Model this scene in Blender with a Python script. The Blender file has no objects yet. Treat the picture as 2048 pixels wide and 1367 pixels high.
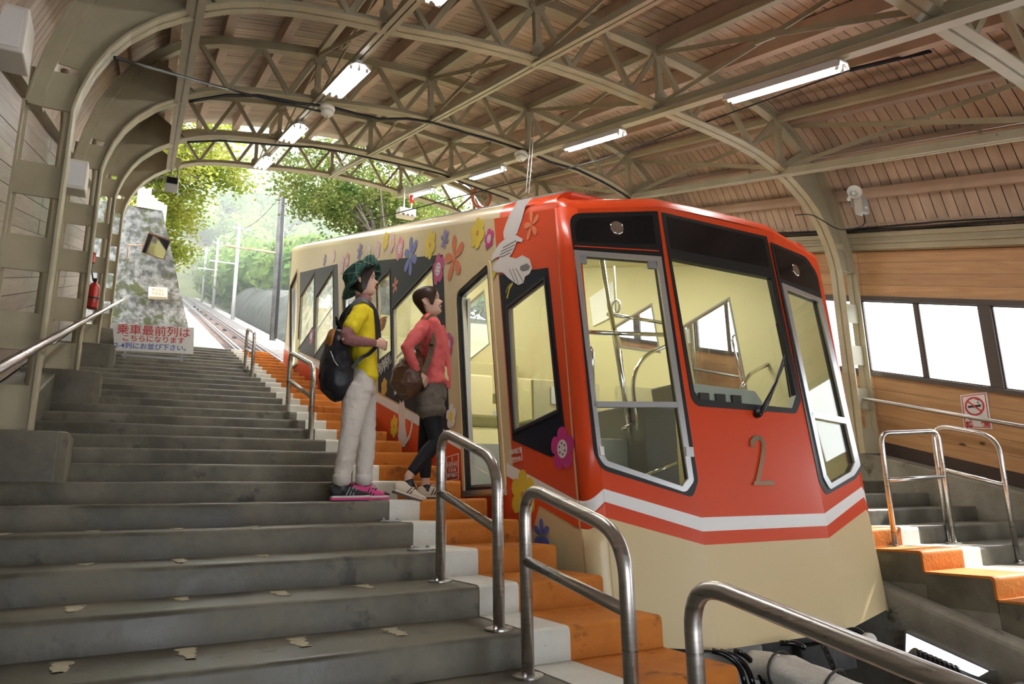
import bpy, bmesh, math, random
from mathutils import Vector, Matrix, noise
from mathutils.geometry import delaunay_2d_cdt
random.seed(7)
SC = bpy.context.scene
COL = SC.collection

# ------------------------------------------------------------------ camera
cam_d = bpy.data.cameras.new('camera')
cam = bpy.data.objects.new('camera', cam_d); COL.objects.link(cam)
yaw, pitch, roll = 0.4925, 0.2249, -0.0176
_w = Vector((math.sin(yaw)*math.cos(pitch), math.cos(yaw)*math.cos(pitch), math.sin(pitch)))
_r = Vector((math.cos(yaw), -math.sin(yaw), 0)); _u = _r.cross(_w)
_r2 = _r*math.cos(roll) + _u*math.sin(roll); _u2 = _u*math.cos(roll) - _r*math.sin(roll)
cam.matrix_world = Matrix(((_r2.x, _u2.x, -_w.x, 0), (_r2.y, _u2.y, -_w.y, 0), (_r2.z, _u2.z, -_w.z, 1.5), (0, 0, 0, 1)))
cam_d.sensor_width = 36; cam_d.lens = 1401.2/2048*36
cam_d.clip_start = 0.05; cam_d.clip_end = 1200
SC.camera = cam

# ------------------------------------------------------------------ sky, sun, exposure
SC.view_settings.view_transform = 'Standard'; SC.view_settings.look = 'None'
SC.view_settings.gamma = 1; SC.view_settings.use_curve_mapping = False
SC.view_settings.exposure = 0.95
cy = SC.cycles; cy.use_adaptive_sampling = True; cy.adaptive_threshold = 0.06; cy.max_bounces = 5; cy.diffuse_bounces = 3; cy.glossy_bounces = 3; cy.transmission_bounces = 4; cy.transparent_max_bounces = 24
cy.caustics_reflective = False; cy.caustics_refractive = False
world = bpy.data.worlds.new('sky'); SC.world = world; world.use_nodes = True
wn = world.node_tree
bg = wn.nodes['Background']; bg.inputs['Color'].default_value = (0.90, 0.95, 1.0, 1); bg.inputs['Strength'].default_value = 3.5
sun_d = bpy.data.lights.new('sun', 'SUN'); sun_d.energy = 10.0; sun_d.angle = 0.02; sun_d.color = (1.0, 0.94, 0.84)
sun = bpy.data.objects.new('sun', sun_d); COL.objects.link(sun)
sun.rotation_euler = Vector((0.80, -0.06, 0.60)).to_track_quat('Z', 'Y').to_euler()

# ------------------------------------------------------------------ layout numbers (metres)
X0, Y0, Z0 = 1.6386, 4.9528, 1.5298          # grey / white paint border, nosing of the step the two people stand on
RISE, RUN = 0.15, 0.49725
T = RISE/RUN                                   # slope of the whole station
XW, XO = X0+0.2292, X0+0.7716                  # white / orange border, platform edge
XR = 5.38                                      # edge of the right platform
WL, WR = -1.15, 8.30                           # side walls
FR = [2.55, 5.65, 8.75, 11.85, 14.95]          # roof frames
def noz(y): return Z0 + (y-Y0)*T
def sl(x, y, rel): return Vector((x, y, noz(y)+rel))

# ------------------------------------------------------------------ helpers
ORG = {}
def org(o): return ORG.get(o, Vector((0, 0, 0)))
def tag(o, label=None, cat=None, group=None, kind=None):
    if label: o['label'] = label
    if cat: o['category'] = cat
    if group: o['group'] = group
    if kind: o['kind'] = kind
    return o
def empty(name, loc=(0, 0, 0), label=None, cat=None, group=None, kind=None, parent=None):
    o = bpy.data.objects.new(name, None); COL.objects.link(o)
    o.empty_display_size = 0.1
    loc = Vector(loc)
    if parent: o.parent = parent; o.location = loc-org(parent)
    else: o.location = loc
    ORG[o] = loc
    return tag(o, label, cat, group, kind)

class MB:
    def __init__(s): s.v = []; s.f = []; s.m = []; s.cm = 0
    def add(s, vs, fs):
        b = len(s.v); s.v += [tuple(v) for v in vs]
        for f in fs: s.f.append(tuple(b+i for i in f)); s.m.append(s.cm)
        return s
    def box(s, x0, x1, y0, y1, z0, z1):
        vs = [(x, y, z) for z in (z0, z1) for y in (y0, y1) for x in (x0, x1)]
        return s.add(vs, [(0, 2, 3, 1), (4, 5, 7, 6), (0, 1, 5, 4), (2, 6, 7, 3), (0, 4, 6, 2), (1, 3, 7, 5)])
    def slbox(s, x0, x1, y0, y1, r0, r1):      # box that follows the slope (heights are above the nosing plane)
        vs = [(x, y, noz(y)+r) for r in (r0, r1) for y in (y0, y1) for x in (x0, x1)]
        return s.add(vs, [(0, 2, 3, 1), (4, 5, 7, 6), (0, 1, 5, 4), (2, 6, 7, 3), (0, 4, 6, 2), (1, 3, 7, 5)])
    def bar(s, p, q, w, h, up=(0, 0, 1)):      # rectangular bar p->q, w across, h along up
        p, q = Vector(p), Vector(q); d = (q-p).normalized(); up = Vector(up)
        a = d.cross(up)
        if a.length < 1e-4: a = d.cross(Vector((0, 1, 0)))
        a.normalize(); b = a.cross(d).normalized()
        vs = []
        for c in (p, q):
            for (i, j) in ((-1, -1), (1, -1), (1, 1), (-1, 1)): vs.append(c + a*(i*w/2) + b*(j*h/2))
        return s.add(vs, [(0, 1, 2, 3), (7, 6, 5, 4), (0, 4, 5, 1), (1, 5, 6, 2), (2, 6, 7, 3), (3, 7, 4, 0)])
    def tube(s, pts, r, n=10, cap=True, closed=False):
        pts = [Vector(p) for p in pts]; k = len(pts)
        rs = r if isinstance(r, (list, tuple)) else [r]*k
        prev = None; rings = []
        for i, p in enumerate(pts):
            if closed: d = pts[(i+1) % k]-pts[i-1]
            else: d = pts[min(i+1, k-1)]-pts[max(i-1, 0)]
            if d.length < 1e-9: d = Vector((0, 0, 1))
            d.normalize()
            if prev is None:
                a = d.cross(Vector((0, 0, 1)))
                if a.length < 1e-3: a = d.cross(Vector((0, 1, 0)))
            else:
                a = prev-d*prev.dot(d)
                if a.length < 1e-6: a = d.orthogonal()
            a.normalize(); prev = a; b = d.cross(a)
            rings.append([p+(a*math.cos(2*math.pi*j/n)+b*math.sin(2*math.pi*j/n))*rs[i] for j in range(n)])
        vs = [v for rg in rings for v in rg]; fs = []
        for i in range(k if closed else k-1):
            i2 = (i+1) % k
            for j in range(n): fs.append((i*n+j, i*n+(j+1) % n, i2*n+(j+1) % n, i2*n+j))
        if cap and not closed: fs.append(tuple(range(n-1, -1, -1))); fs.append(tuple(range((k-1)*n, k*n)))
        return s.add(vs, fs)
    def lathe(s, prof, c, axis=(0, 0, 1), n=20):
        c = Vector(c); ax = Vector(axis).normalized(); a = ax.orthogonal().normalized(); b = ax.cross(a)
        vs = []; fs = []
        for (r, h) in prof:
            for j in range(n):
                t = 2*math.pi*j/n; vs.append(c+ax*h+(a*math.cos(t)+b*math.sin(t))*max(r, 1e-4))
        for i in range(len(prof)-1):
            for j in range(n): fs.append((i*n+j, i*n+(j+1) % n, (i+1)*n+(j+1) % n, (i+1)*n+j))
        fs.append(tuple(range(n-1, -1, -1))); fs.append(tuple(range((len(prof)-1)*n, len(prof)*n)))
        return s.add(vs, fs)
    def prism(s, poly, fmap, d, holes=(), mats=(0, 0, 0)):
        # poly / holes: 2-D outlines; fmap(a, b) -> point on the surface; d: thickness vector to the back
        d = Vector(d); loops = [list(poly)]+[list(h) for h in holes]
        flat = [p for l in loops for p in l]
        edges = []; k = 0
        for l in loops:
            edges += [(k+i, k+(i+1) % len(l)) for i in range(len(l))]; k += len(l)
        v2, _, tris, ov, _, _ = delaunay_2d_cdt([Vector((p[0], p[1])) for p in flat], edges, [], 0, 1e-6)
        idx = [o[0] if o else None for o in ov]
        for i, v in enumerate(v2):
            if idx[i] is None: flat.append((v.x, v.y)); idx[i] = len(flat)-1
        def inside(x, y):
            hit = []
            for l in loops:
                c = False
                for i in range(len(l)):
                    (xa, ya), (xb, yb) = l[i-1], l[i]
                    if (ya > y) != (yb > y) and x < (xb-xa)*(y-ya)/(yb-ya)+xa: c = not c
                hit.append(c)
            return hit[0] and not any(hit[1:])
        tri = []
        for t in tris:
            c = (v2[t[0]]+v2[t[1]]+v2[t[2]])/3
            if inside(c.x, c.y): tri.append(tuple(idx[i] for i in t))
        front = [Vector(fmap(*p)) for p in flat]; n = len(front)
        vs = front+[p+d for p in front]
        def orient(t):
            a, b, c = (front[i] for i in t)
            return t if (b-a).cross(c-a).dot(d) < 0 else (t[0], t[2], t[1])
        tri = [orient(tuple(t)) for t in tri]
        keep = s.cm
        s.cm = mats[0]; b0 = len(s.v); s.add(vs, tri)
        s.cm = mats[1]
        for t in tri: s.f.append(tuple(b0+n+i for i in reversed(t))); s.m.append(s.cm)
        s.cm = mats[2]; k = 0
        for l in loops:
            m = len(l)
            for i in range(m):
                j = (i+1) % m
                s.f.append((b0+k+i, b0+k+j, b0+n+k+j, b0+n+k+i)); s.m.append(s.cm)
            k += m
        s.cm = keep
        return s
    def build(s, name, mats, parent=None, smooth=False, bevel=0, seg=2, auto=None):
        me = bpy.data.meshes.new(name)
        xs = [min(v[i] for v in s.v) for i in range(3)]; xe = [max(v[i] for v in s.v) for i in range(3)]
        c = Vector([(a+b)/2 for a, b in zip(xs, xe)])
        me.from_pydata([(v[0]-c.x, v[1]-c.y, v[2]-c.z) for v in s.v], [], s.f)
        if not isinstance(mats, (list, tuple)): mats = [mats]
        for m in mats: me.materials.append(m)
        if len(mats) > 1: me.polygons.foreach_set('material_index', s.m)
        bm = bmesh.new(); bm.from_mesh(me)
        if auto is None: bmesh.ops.recalc_face_normals(bm, faces=bm.faces)
        bm.to_mesh(me); bm.free()
        if smooth: me.polygons.foreach_set('use_smooth', [True]*len(me.polygons))
        me.update()
        o = bpy.data.objects.new(name, me); COL.objects.link(o)
        if parent: o.parent = parent; o.location = c-org(parent)
        else: o.location = c
        ORG[o] = c
        if bevel:
            b = o.modifiers.new('bevel', 'BEVEL'); b.width = bevel; b.segments = seg; b.limit_method = 'ANGLE'; b.angle_limit = 0.6
            if smooth: b.harden_normals = True
        return o
def dup(o, off, parent=None):
    c = o.copy(); COL.objects.link(c); off = Vector(off)
    ORG[c] = org(o)+off
    par = parent or o.parent
    c.parent = par
    c.location = ORG[c]-org(par) if par else ORG[c]
    return c
def smooth_by_angle(o, ang=0.7):
    o.data.polygons.foreach_set('use_smooth', [True]*len(o.data.polygons))
    bm = bmesh.new(); bm.from_mesh(o.data)
    for e in bm.edges:
        if len(e.link_faces) == 2 and e.calc_face_angle(0) > ang: e.smooth = False
    bm.to_mesh(o.data); bm.free()
    return o
def arc(c, r, a0, a1, n, ex, ey):
    c = Vector(c); ex, ey = Vector(ex), Vector(ey)
    return [c+ex*(r*math.cos(a0+(a1-a0)*i/n))+ey*(r*math.sin(a0+(a1-a0)*i/n)) for i in range(n+1)]
def round_path(pts, r, n=6):
    # polyline with its inner corners rounded
    pts = [Vector(p) for p in pts]; out = [pts[0]]
    for i in range(1, len(pts)-1):
        a, b, c = pts[i-1], pts[i], pts[i+1]
        u = (a-b); v = (c-b); k = min(r, u.length*0.49, v.length*0.49)
        u.normalize(); v.normalize()
        for j in range(n+1):
            t = j/n; p = b+u*k*(1-t)**2+v*k*t**2
            out.append(p)
    out.append(pts[-1]); return out
def round_poly(pts, r, n=4):
    # closed 2-D outline with rounded corners; r may be a list
    k = len(pts); out = []
    for i in range(k):
        rr = r[i] if isinstance(r, (list, tuple)) else r
        a, b, c = Vector(pts[i-1]), Vector(pts[i]), Vector(pts[(i+1) % k])
        if rr <= 0: out.append((b.x, b.y)); continue
        u = a-b; v = c-b; m = min(rr, u.length*0.49, v.length*0.49); u.normalize(); v.normalize()
        for j in range(n+1):
            t = j/n; p = b+u*m*(1-t)**2+v*m*t**2; out.append((p.x, p.y))
    return out
def interp(tab, x):
    if x <= tab[0][0]: return tab[0][1]
    for (a, b), (c, d) in zip(tab, tab[1:]):
        if x <= c: return b+(d-b)*(x-a)/(c-a)
    return tab[-1][1]

# ------------------------------------------------------------------ materials
def _new(name):
    m = bpy.data.materials.new(name); m.use_nodes = True
    nt = m.node_tree; b = nt.nodes['Principled BSDF']
    return m, nt, b
def N(nt, t, **kw):
    n = nt.nodes.new(t)
    for k, v in kw.items():
        if k.startswith('i_'):
            key = k[2:]; key = int(key) if key.isdigit() else key.replace('_', ' ')
            n.inputs[key].default_value = v
        else: setattr(n, k, v)
    return n
def rgba(c): return (c[0], c[1], c[2], 1)
def srgb(r, g, b):
    f = lambda u: (u/255/12.92) if u/255 <= 0.04045 else ((u/255+0.055)/1.055)**2.4
    return (f(r), f(g), f(b))
def plain(name, c, rough=0.5, metal=0.0, spec=0.5, coat=0.0, var=0.0):
    m, nt, b = _new(name)
    b.inputs['Base Color'].default_value = rgba(c); b.inputs['Roughness'].default_value = rough
    b.inputs['Metallic'].default_value = metal; b.inputs['Specular IOR Level'].default_value = spec
    b.inputs['Coat Weight'].default_value = coat; b.inputs['Coat Roughness'].default_value = 0.08
    return m
def mottled(name, c1, c2, scale=3.0, rough=0.6, detail=6, bump=0.0, bscale=40, stretch=(1, 1, 1), rnd=0.0, metal=0.0, spots=None, spec=0.5, lo=0.35, hi=0.65, coat=0.0, rough2=None):
    """two tones mixed by noise in place, optional dark spots, fine relief and a tone shift per object"""
    m, nt, b = _new(name)
    geo = N(nt, 'ShaderNodeNewGeometry'); mp = N(nt, 'ShaderNodeMapping'); mp.inputs['Scale'].default_value = stretch
    nt.links.new(geo.outputs['Position'], mp.inputs['Vector'])
    no = N(nt, 'ShaderNodeTexNoise'); no.inputs['Scale'].default_value = scale; no.inputs['Detail'].default_value = min(detail, 5); no.inputs['Roughness'].default_value = 0.62
    nt.links.new(mp.outputs[0], no.inputs['Vector'])
    mr = N(nt, 'ShaderNodeMapRange'); mr.inputs['From Min'].default_value = lo; mr.inputs['From Max'].default_value = hi
    nt.links.new(no.outputs['Fac'], mr.inputs['Value'])
    mx = N(nt, 'ShaderNodeMix', data_type='RGBA'); mx.inputs['A'].default_value = rgba(c1); mx.inputs['B'].default_value = rgba(c2)
    nt.links.new(mr.outputs[0], mx.inputs['Factor']); out = mx.outputs['Result']
    if spots:
        sc_, th, col = spots
        n2 = N(nt, 'ShaderNodeTexNoise'); n2.inputs['Scale'].default_value = sc_; n2.inputs['Detail'].default_value = 4; n2.inputs['Roughness'].default_value = 0.65
        nt.links.new(geo.outputs['Position'], n2.inputs['Vector'])
        r2 = N(nt, 'ShaderNodeMapRange'); r2.inputs['From Min'].default_value = th; r2.inputs['From Max'].default_value = th+0.09
        nt.links.new(n2.outputs['Fac'], r2.inputs['Value'])
        m2 = N(nt, 'ShaderNodeMix', data_type='RGBA'); m2.inputs['B'].default_value = rgba(col)
        nt.links.new(out, m2.inputs['A']); nt.links.new(r2.outputs[0], m2.inputs['Factor']); out = m2.outputs['Result']
    if rnd:
        oi = N(nt, 'ShaderNodeObjectInfo'); hs = N(nt, 'ShaderNodeHueSaturation')
        r3 = N(nt, 'ShaderNodeMapRange'); r3.inputs['To Min'].default_value = 1-rnd; r3.inputs['To Max'].default_value = 1+rnd
        nt.links.new(oi.outputs['Random'], r3.inputs['Value']); nt.links.new(r3.outputs[0], hs.inputs['Value'])
        nt.links.new(out, hs.inputs['Color']); out = hs.outputs['Color']
    nt.links.new(out, b.inputs['Base Color'])
    b.inputs['Roughness'].default_value = rough; b.inputs['Metallic'].default_value = metal; b.inputs['Specular IOR Level'].default_value = spec
    b.inputs['Coat Weight'].default_value = coat
    if rough2 is not None:
        r4 = N(nt, 'ShaderNodeMapRange'); r4.inputs['To Min'].default_value = rough; r4.inputs['To Max'].default_value = rough2
        nt.links.new(mr.outputs[0], r4.inputs['Value']); nt.links.new(r4.outputs[0], b.inputs['Roughness'])
    if bump:
        n3 = N(nt, 'ShaderNodeTexNoise'); n3.inputs['Scale'].default_value = bscale; n3.inputs['Detail'].default_value = 2
        nt.links.new(mp.outputs[0], n3.inputs['Vector'])
        bp = N(nt, 'ShaderNodeBump'); bp.inputs['Strength'].default_value = bump; bp.inputs['Distance'].default_value = 0.01
        nt.links.new(n3.outputs['Fac'], bp.inputs['Height']); nt.links.new(bp.outputs[0], b.inputs['Normal'])
    return m
def wood(name, c1, c2, knot=(0.06, 0.03, 0.015), rough=0.45, grain=9.0, knots=True, rnd=0.16, kscale=3.2):
    """boards that run along the slope: grain stretched that way, knots"""
    m, nt, b = _new(name)
    geo = N(nt, 'ShaderNodeNewGeometry'); mp = N(nt, 'ShaderNodeMapping')
    mp.inputs['Rotation'].default_value = (-math.atan(T), 0, 0)
    nt.links.new(geo.outputs['Position'], mp.inputs['Vector'])
    oi = N(nt, 'ShaderNodeObjectInfo')
    off = N(nt, 'ShaderNodeVectorMath', operation='ADD'); sc2 = N(nt, 'ShaderNodeVectorMath', operation='SCALE')
    cmb = N(nt, 'ShaderNodeCombineXYZ')
    nt.links.new(oi.outputs['Random'], cmb.inputs['X']); nt.links.new(oi.outputs['Random'], cmb.inputs['Y'])
    nt.links.new(cmb.outputs[0], sc2.inputs[0]); sc2.inputs['Scale'].default_value = 37.0
    nt.links.new(mp.outputs[0], off.inputs[0]); nt.links.new(sc2.outputs[0], off.inputs[1])
    st = N(nt, 'ShaderNodeVectorMath', operation='MULTIPLY'); st.inputs[1].default_value = (1.0, 0.08, 1.0)
    nt.links.new(off.outputs[0], st.inputs[0])
    no = N(nt, 'ShaderNodeTexNoise'); no.inputs['Scale'].default_value = grain*3; no.inputs['Detail'].default_value = 3; no.inputs['Distortion'].default_value = 0.6
    nt.links.new(st.outputs[0], no.inputs['Vector'])
    mr = N(nt, 'ShaderNodeMapRange'); mr.inputs['From Min'].default_value = 0.3; mr.inputs['From Max'].default_value = 0.7
    nt.links.new(no.outputs['Fac'], mr.inputs['Value'])
    mx = N(nt, 'ShaderNodeMix', data_type='RGBA'); mx.inputs['A'].default_value = rgba(c1); mx.inputs['B'].default_value = rgba(c2)
    nt.links.new(mr.outputs[0], mx.inputs['Factor']); out = mx.outputs['Result']
    if knots:
        s2 = N(nt, 'ShaderNodeVectorMath', operation='MULTIPLY'); s2.inputs[1].default_value = (1.0, 0.62, 1.0)
        nt.links.new(off.outputs[0], s2.inputs[0])
        vo = N(nt, 'ShaderNodeTexVoronoi'); vo.inputs['Scale'].default_value = kscale
        nt.links.new(s2.outputs[0], vo.inputs['Vector'])
        r2 = N(nt, 'ShaderNodeMapRange'); r2.inputs['From Min'].default_value = 0.085; r2.inputs['From Max'].default_value = 0.05
        nt.links.new(vo.outputs['Distance'], r2.inputs['Value'])
        m2 = N(nt, 'ShaderNodeMix', data_type='RGBA'); m2.inputs['B'].default_value = rgba(knot)
        nt.links.new(out, m2.inputs['A']); nt.links.new(r2.outputs[0], m2.inputs['Factor']); out = m2.outputs['Result']
    hs = N(nt, 'ShaderNodeHueSaturation'); r3 = N(nt, 'ShaderNodeMapRange'); r3.inputs['To Min'].default_value = 1-rnd; r3.inputs['To Max'].default_value = 1+rnd
    nt.links.new(oi.outputs['Random'], r3.inputs['Value']); nt.links.new(r3.outputs[0], hs.inputs['Value'])
    nt.links.new(out, hs.inputs['Color']); nt.links.new(hs.outputs['Color'], b.inputs['Base Color'])
    b.inputs['Roughness'].default_value = rough
    bp = N(nt, 'ShaderNodeBump'); bp.inputs['Strength'].default_value = 0.12; bp.inputs['Distance'].default_value = 0.004
    nt.links.new(no.outputs['Fac'], bp.inputs['Height']); nt.links.new(bp.outputs[0], b.inputs['Normal'])
    return m
def glass(name, tint=(1, 1, 1), refl=0.9, rough=0.0):
    m, nt, b = _new(name); nt.nodes.remove(b)
    tr = N(nt, 'ShaderNodeBsdfTransparent'); tr.inputs['Color'].default_value = rgba(tint)
    gl = N(nt, 'ShaderNodeBsdfGlossy'); gl.inputs['Roughness'].default_value = rough; gl.inputs['Color'].default_value = (refl, refl, refl, 1)
    lw = N(nt, 'ShaderNodeLayerWeight'); lw.inputs['Blend'].default_value = 0.5
    pw = N(nt, 'ShaderNodeMath', operation='POWER'); pw.inputs[1].default_value = 5.0
    fr = N(nt, 'ShaderNodeMapRange'); fr.inputs['To Min'].default_value = 0.035; fr.inputs['To Max'].default_value = 0.95
    nt.links.new(lw.outputs['Facing'], pw.inputs[0]); nt.links.new(pw.outputs[0], fr.inputs['Value'])
    mx = N(nt, 'ShaderNodeMixShader')
    nt.links.new(fr.outputs[0], mx.inputs[0]); nt.links.new(tr.outputs[0], mx.inputs[1]); nt.links.new(gl.outputs[0], mx.inputs[2])
    nt.links.new(mx.outputs[0], nt.nodes['Material Output'].inputs['Surface'])
    return m
def glow(name, c, strength):
    m, nt, b = _new(name)
    b.inputs['Base Color'].default_value = rgba(c); b.inputs['Emission Color'].default_value = rgba(c); b.inputs['Emission Strength'].default_value = strength
    return m
def leafy(name, c1, c2, scale=0.8, trans=0.5):
    m, nt, b = _new(name); nt.nodes.remove(b)
    geo = N(nt, 'ShaderNodeNewGeometry'); no = N(nt, 'ShaderNodeTexNoise'); no.inputs['Scale'].default_value = scale; no.inputs['Detail'].default_value = 3
    nt.links.new(geo.outputs['Position'], no.inputs['Vector'])
    mr = N(nt, 'ShaderNodeMapRange'); mr.inputs['From Min'].default_value = 0.35; mr.inputs['From Max'].default_value = 0.65
    nt.links.new(no.outputs['Fac'], mr.inputs['Value'])
    mx = N(nt, 'ShaderNodeMix', data_type='RGBA'); mx.inputs['A'].default_value = rgba(c1); mx.inputs['B'].default_value = rgba(c2)
    nt.links.new(mr.outputs[0], mx.inputs['Factor'])
    d = N(nt, 'ShaderNodeBsdfDiffuse'); t = N(nt, 'ShaderNodeBsdfTranslucent'); ms = N(nt, 'ShaderNodeMixShader'); ms.inputs[0].default_value = trans
    nt.links.new(mx.outputs['Result'], d.inputs['Color']); nt.links.new(mx.outputs['Result'], t.inputs['Color'])
    nt.links.new(d.outputs[0], ms.inputs[1]); nt.links.new(t.outputs[0], ms.inputs[2])
    nt.links.new(ms.outputs[0], nt.nodes['Material Output'].inputs['Surface'])
    return m

M = {}
M['concrete'] = mottled('stair_concrete', (0.076, 0.068, 0.048), (0.172, 0.155, 0.115), 1.9, 0.38, 8, bump=0.16, bscale=30, spots=(4.2, 0.595, (0.06, 0.055, 0.042)), rough2=0.62, lo=0.38, hi=0.62)
M['concrete_pale'] = mottled('wall_concrete', (0.20, 0.185, 0.15), (0.33, 0.31, 0.26), 2.5, 0.8, 8, bump=0.4, bscale=25, spots=(4.0, 0.62, (0.10, 0.085, 0.06)))
M['white_paint'] = mottled('worn_white_paint', (0.60, 0.59, 0.53), (0.70, 0.69, 0.63), 3.0, 0.55, 5, bump=0.15, bscale=40, spots=(28.0, 0.66, (0.16, 0.15, 0.13)))
M['orange'] = mottled('worn_orange_paint', (0.42, 0.135, 0.018), (0.55, 0.19, 0.030), 3.2, 0.62, 7, bump=0.3, bscale=35, spots=(6.0, 0.60, (0.24, 0.085, 0.02)), spec=0.18)
M['old_mark'] = mottled('worn_cream_mark', (0.42, 0.38, 0.26), (0.52, 0.48, 0.34), 20, 0.7)
M['frame'] = mottled('beige_steel_paint', (0.365, 0.325, 0.215), (0.45, 0.405, 0.28), 1.6, 0.48, 6, bump=0.05, bscale=20, spots=(9.0, 0.69, (0.17, 0.11, 0.06)))
M['rust'] = mottled('rusty_edge', (0.20, 0.12, 0.07), (0.35, 0.28, 0.2), 8, 0.7)
M['ceil'] = mottled('pink_brown_ceiling_board', (0.46, 0.345, 0.265), (0.58, 0.455, 0.36), 2.5, 0.6, 6, bump=0.1, bscale=30, rnd=0.12, stretch=(0.5, 3, 1))
M['purlin'] = mottled('pink_brown_beam', (0.46, 0.335, 0.25), (0.56, 0.42, 0.325), 2.0, 0.6, 6, bump=0.1, bscale=30, rnd=0.06)
M['wood_r'] = wood('honey_pine_board', (0.44, 0.235, 0.105), (0.56, 0.325, 0.155), rnd=0.12, kscale=2.6)
M['wood_l'] = wood('weathered_board', (0.25, 0.19, 0.15), (0.37, 0.29, 0.23), rough=0.38, knots=False, rnd=0.16)
M['dark_trim'] = plain('dark_brown_trim', (0.045, 0.03, 0.026), 0.5)
M['window_frame'] = plain('brown_window_frame', (0.075, 0.058, 0.052), 0.45)
M['steel'] = mottled('brushed_steel', (0.50, 0.48, 0.45), (0.60, 0.58, 0.55), 6, 0.27, 4, stretch=(1, 1, 14), metal=1.0, rough2=0.36)
M['chrome'] = plain('polished_steel', (0.72, 0.71, 0.69), 0.12, 1.0)
M['alu'] = plain('window_aluminium', (0.72, 0.73, 0.74), 0.32, 0.85)
M['black'] = plain('black_rubber', (0.012, 0.012, 0.013), 0.4)
M['black_gloss'] = plain('black_gloss', (0.008, 0.008, 0.01), 0.12)
M['cable'] = plain('black_cable', (0.01, 0.011, 0.013), 0.5)
M['red'] = plain('car_red', (0.70, 0.068, 0.015), 0.33, spec=0.35, coat=0.08)
M['cream'] = plain('car_cream', (0.70, 0.555, 0.31), 0.33, spec=0.4, coat=0.15)
M['gold'] = plain('door_rim_gold', (0.55, 0.42, 0.17), 0.35, coat=0.3)
M['white'] = plain('car_white', (0.88, 0.87, 0.85), 0.35)
M['navy'] = plain('car_charcoal', (0.014, 0.016, 0.026), 0.34, spec=0.12)
M['inside'] = plain('cabin_cream', (0.72, 0.66, 0.40), 0.55)
M['inside2'] = plain('cabin_pale', (0.70, 0.68, 0.55), 0.5)
M['cab_grey'] = plain('console_grey', (0.52, 0.55, 0.50), 0.5)
M['seat'] = mottled('moss_seat_cloth', (0.16, 0.15, 0.06), (0.24, 0.22, 0.10), 60, 0.9)
M['glass'] = glass('car_glass', (0.93, 0.95, 0.93))
M['glass_dark'] = glass('dark_glass', (0.10, 0.105, 0.11))
M['pane'] = glass('window_glass', (0.96, 0.97, 0.98))
M['off_white'] = plain('off_white_plastic', (0.72, 0.70, 0.63), 0.5)
M['grey_metal'] = plain('grey_metal', (0.30, 0.30, 0.31), 0.45, 0.3)
M['dark_metal'] = mottled('oily_dark_metal', (0.02, 0.02, 0.02), (0.05, 0.046, 0.042), 5, 0.65)
M['rail'] = plain('rail_steel', (0.42, 0.42, 0.45), 0.28, 1.0)
M['rail_side'] = mottled('rusty_rail', (0.10, 0.06, 0.045), (0.17, 0.12, 0.10), 12, 0.8)

# ================================================================== STAIRCASES
def wob(x, k, s=1.0): return noise.noise(Vector((x*1.3, k*7.31, s)))*0.004 + noise.noise(Vector((x*6, k*3.7, s+5)))*0.0018
def step_piece(x0, x1, k, sec, lift=0.0, nseg=12):
    mb = MB(); yk, zk = Y0+k*RUN, Z0+k*RISE; vs = []; fs = []; m = len(sec)
    for i in range(nseg+1):
        x = x0+(x1-x0)*i/nseg; w1, w2 = wob(x, k), wob(x, k, 9.0)
        for (a, b) in sec:
            near = 1.0 if a < 0.1 else 0.3
            vs.append((x, yk+a+(w2*1.5 if a < 0.1 else 0), zk+b+w1*near))
    for i in range(nseg):
        for j in range(m):
            j2 = (j+1) % m; fs.append((i*m+j, i*m+j2, (i+1)*m+j2, (i+1)*m+j))
    fs.append(tuple(range(m-1, -1, -1))); fs.append(tuple(range(nseg*m, (nseg+1)*m)))
    return mb.add(vs, fs)
SOLID = [(0.0, -0.24), (0.0, -0.026), (0.004, -0.010), (0.012, -0.003), (0.028, 0.0), (RUN+0.002, 0.0), (RUN+0.002, -0.24)]
e = 0.005
SHELL = [(-e, -0.149), (-e, -0.026), (-e+0.003, -0.008), (0.008, 0.001), (0.028, e), (RUN-e, e), (RUN-e, -0.01), (0.03, -0.012), (0.012, -0.03), (0.012, -0.149)]
def staircase(name, label, x_in, x_out, x_w, x_o, side):
    root = empty(name, (x_in, Y0, Z0), label, kind='structure')
    for k in range(-12, 23):
        ns = 40 if k < 3 else 14
        a, b = min(x_in, x_out), max(x_in, x_out)
        st = step_piece(a, b, k, SOLID, nseg=ns).build('step', M['concrete'], root); smooth_by_angle(st, 0.9)
        a, b = sorted((x_w, x_o)); p = step_piece(a, b, k, SHELL, nseg=6).build('white_paint_band', M['white_paint'], root); smooth_by_angle(p, 0.9)
        a, b = sorted((x_o, x_in+(0.004 if side > 0 else -0.004))); p = step_piece(a, b, k, SHELL, nseg=8).build('orange_paint_band', M['orange'], root); smooth_by_angle(p, 0.9)
    return root
stairs_l = staircase('staircase', 'wide grey concrete staircase with white and orange edge on the left', XO, WL, X0, XW, 1)
stairs_r = staircase('staircase', 'concrete staircase with orange edge beyond the car on the right', XR, 8.0, 6.15, 5.90, -1)
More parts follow.
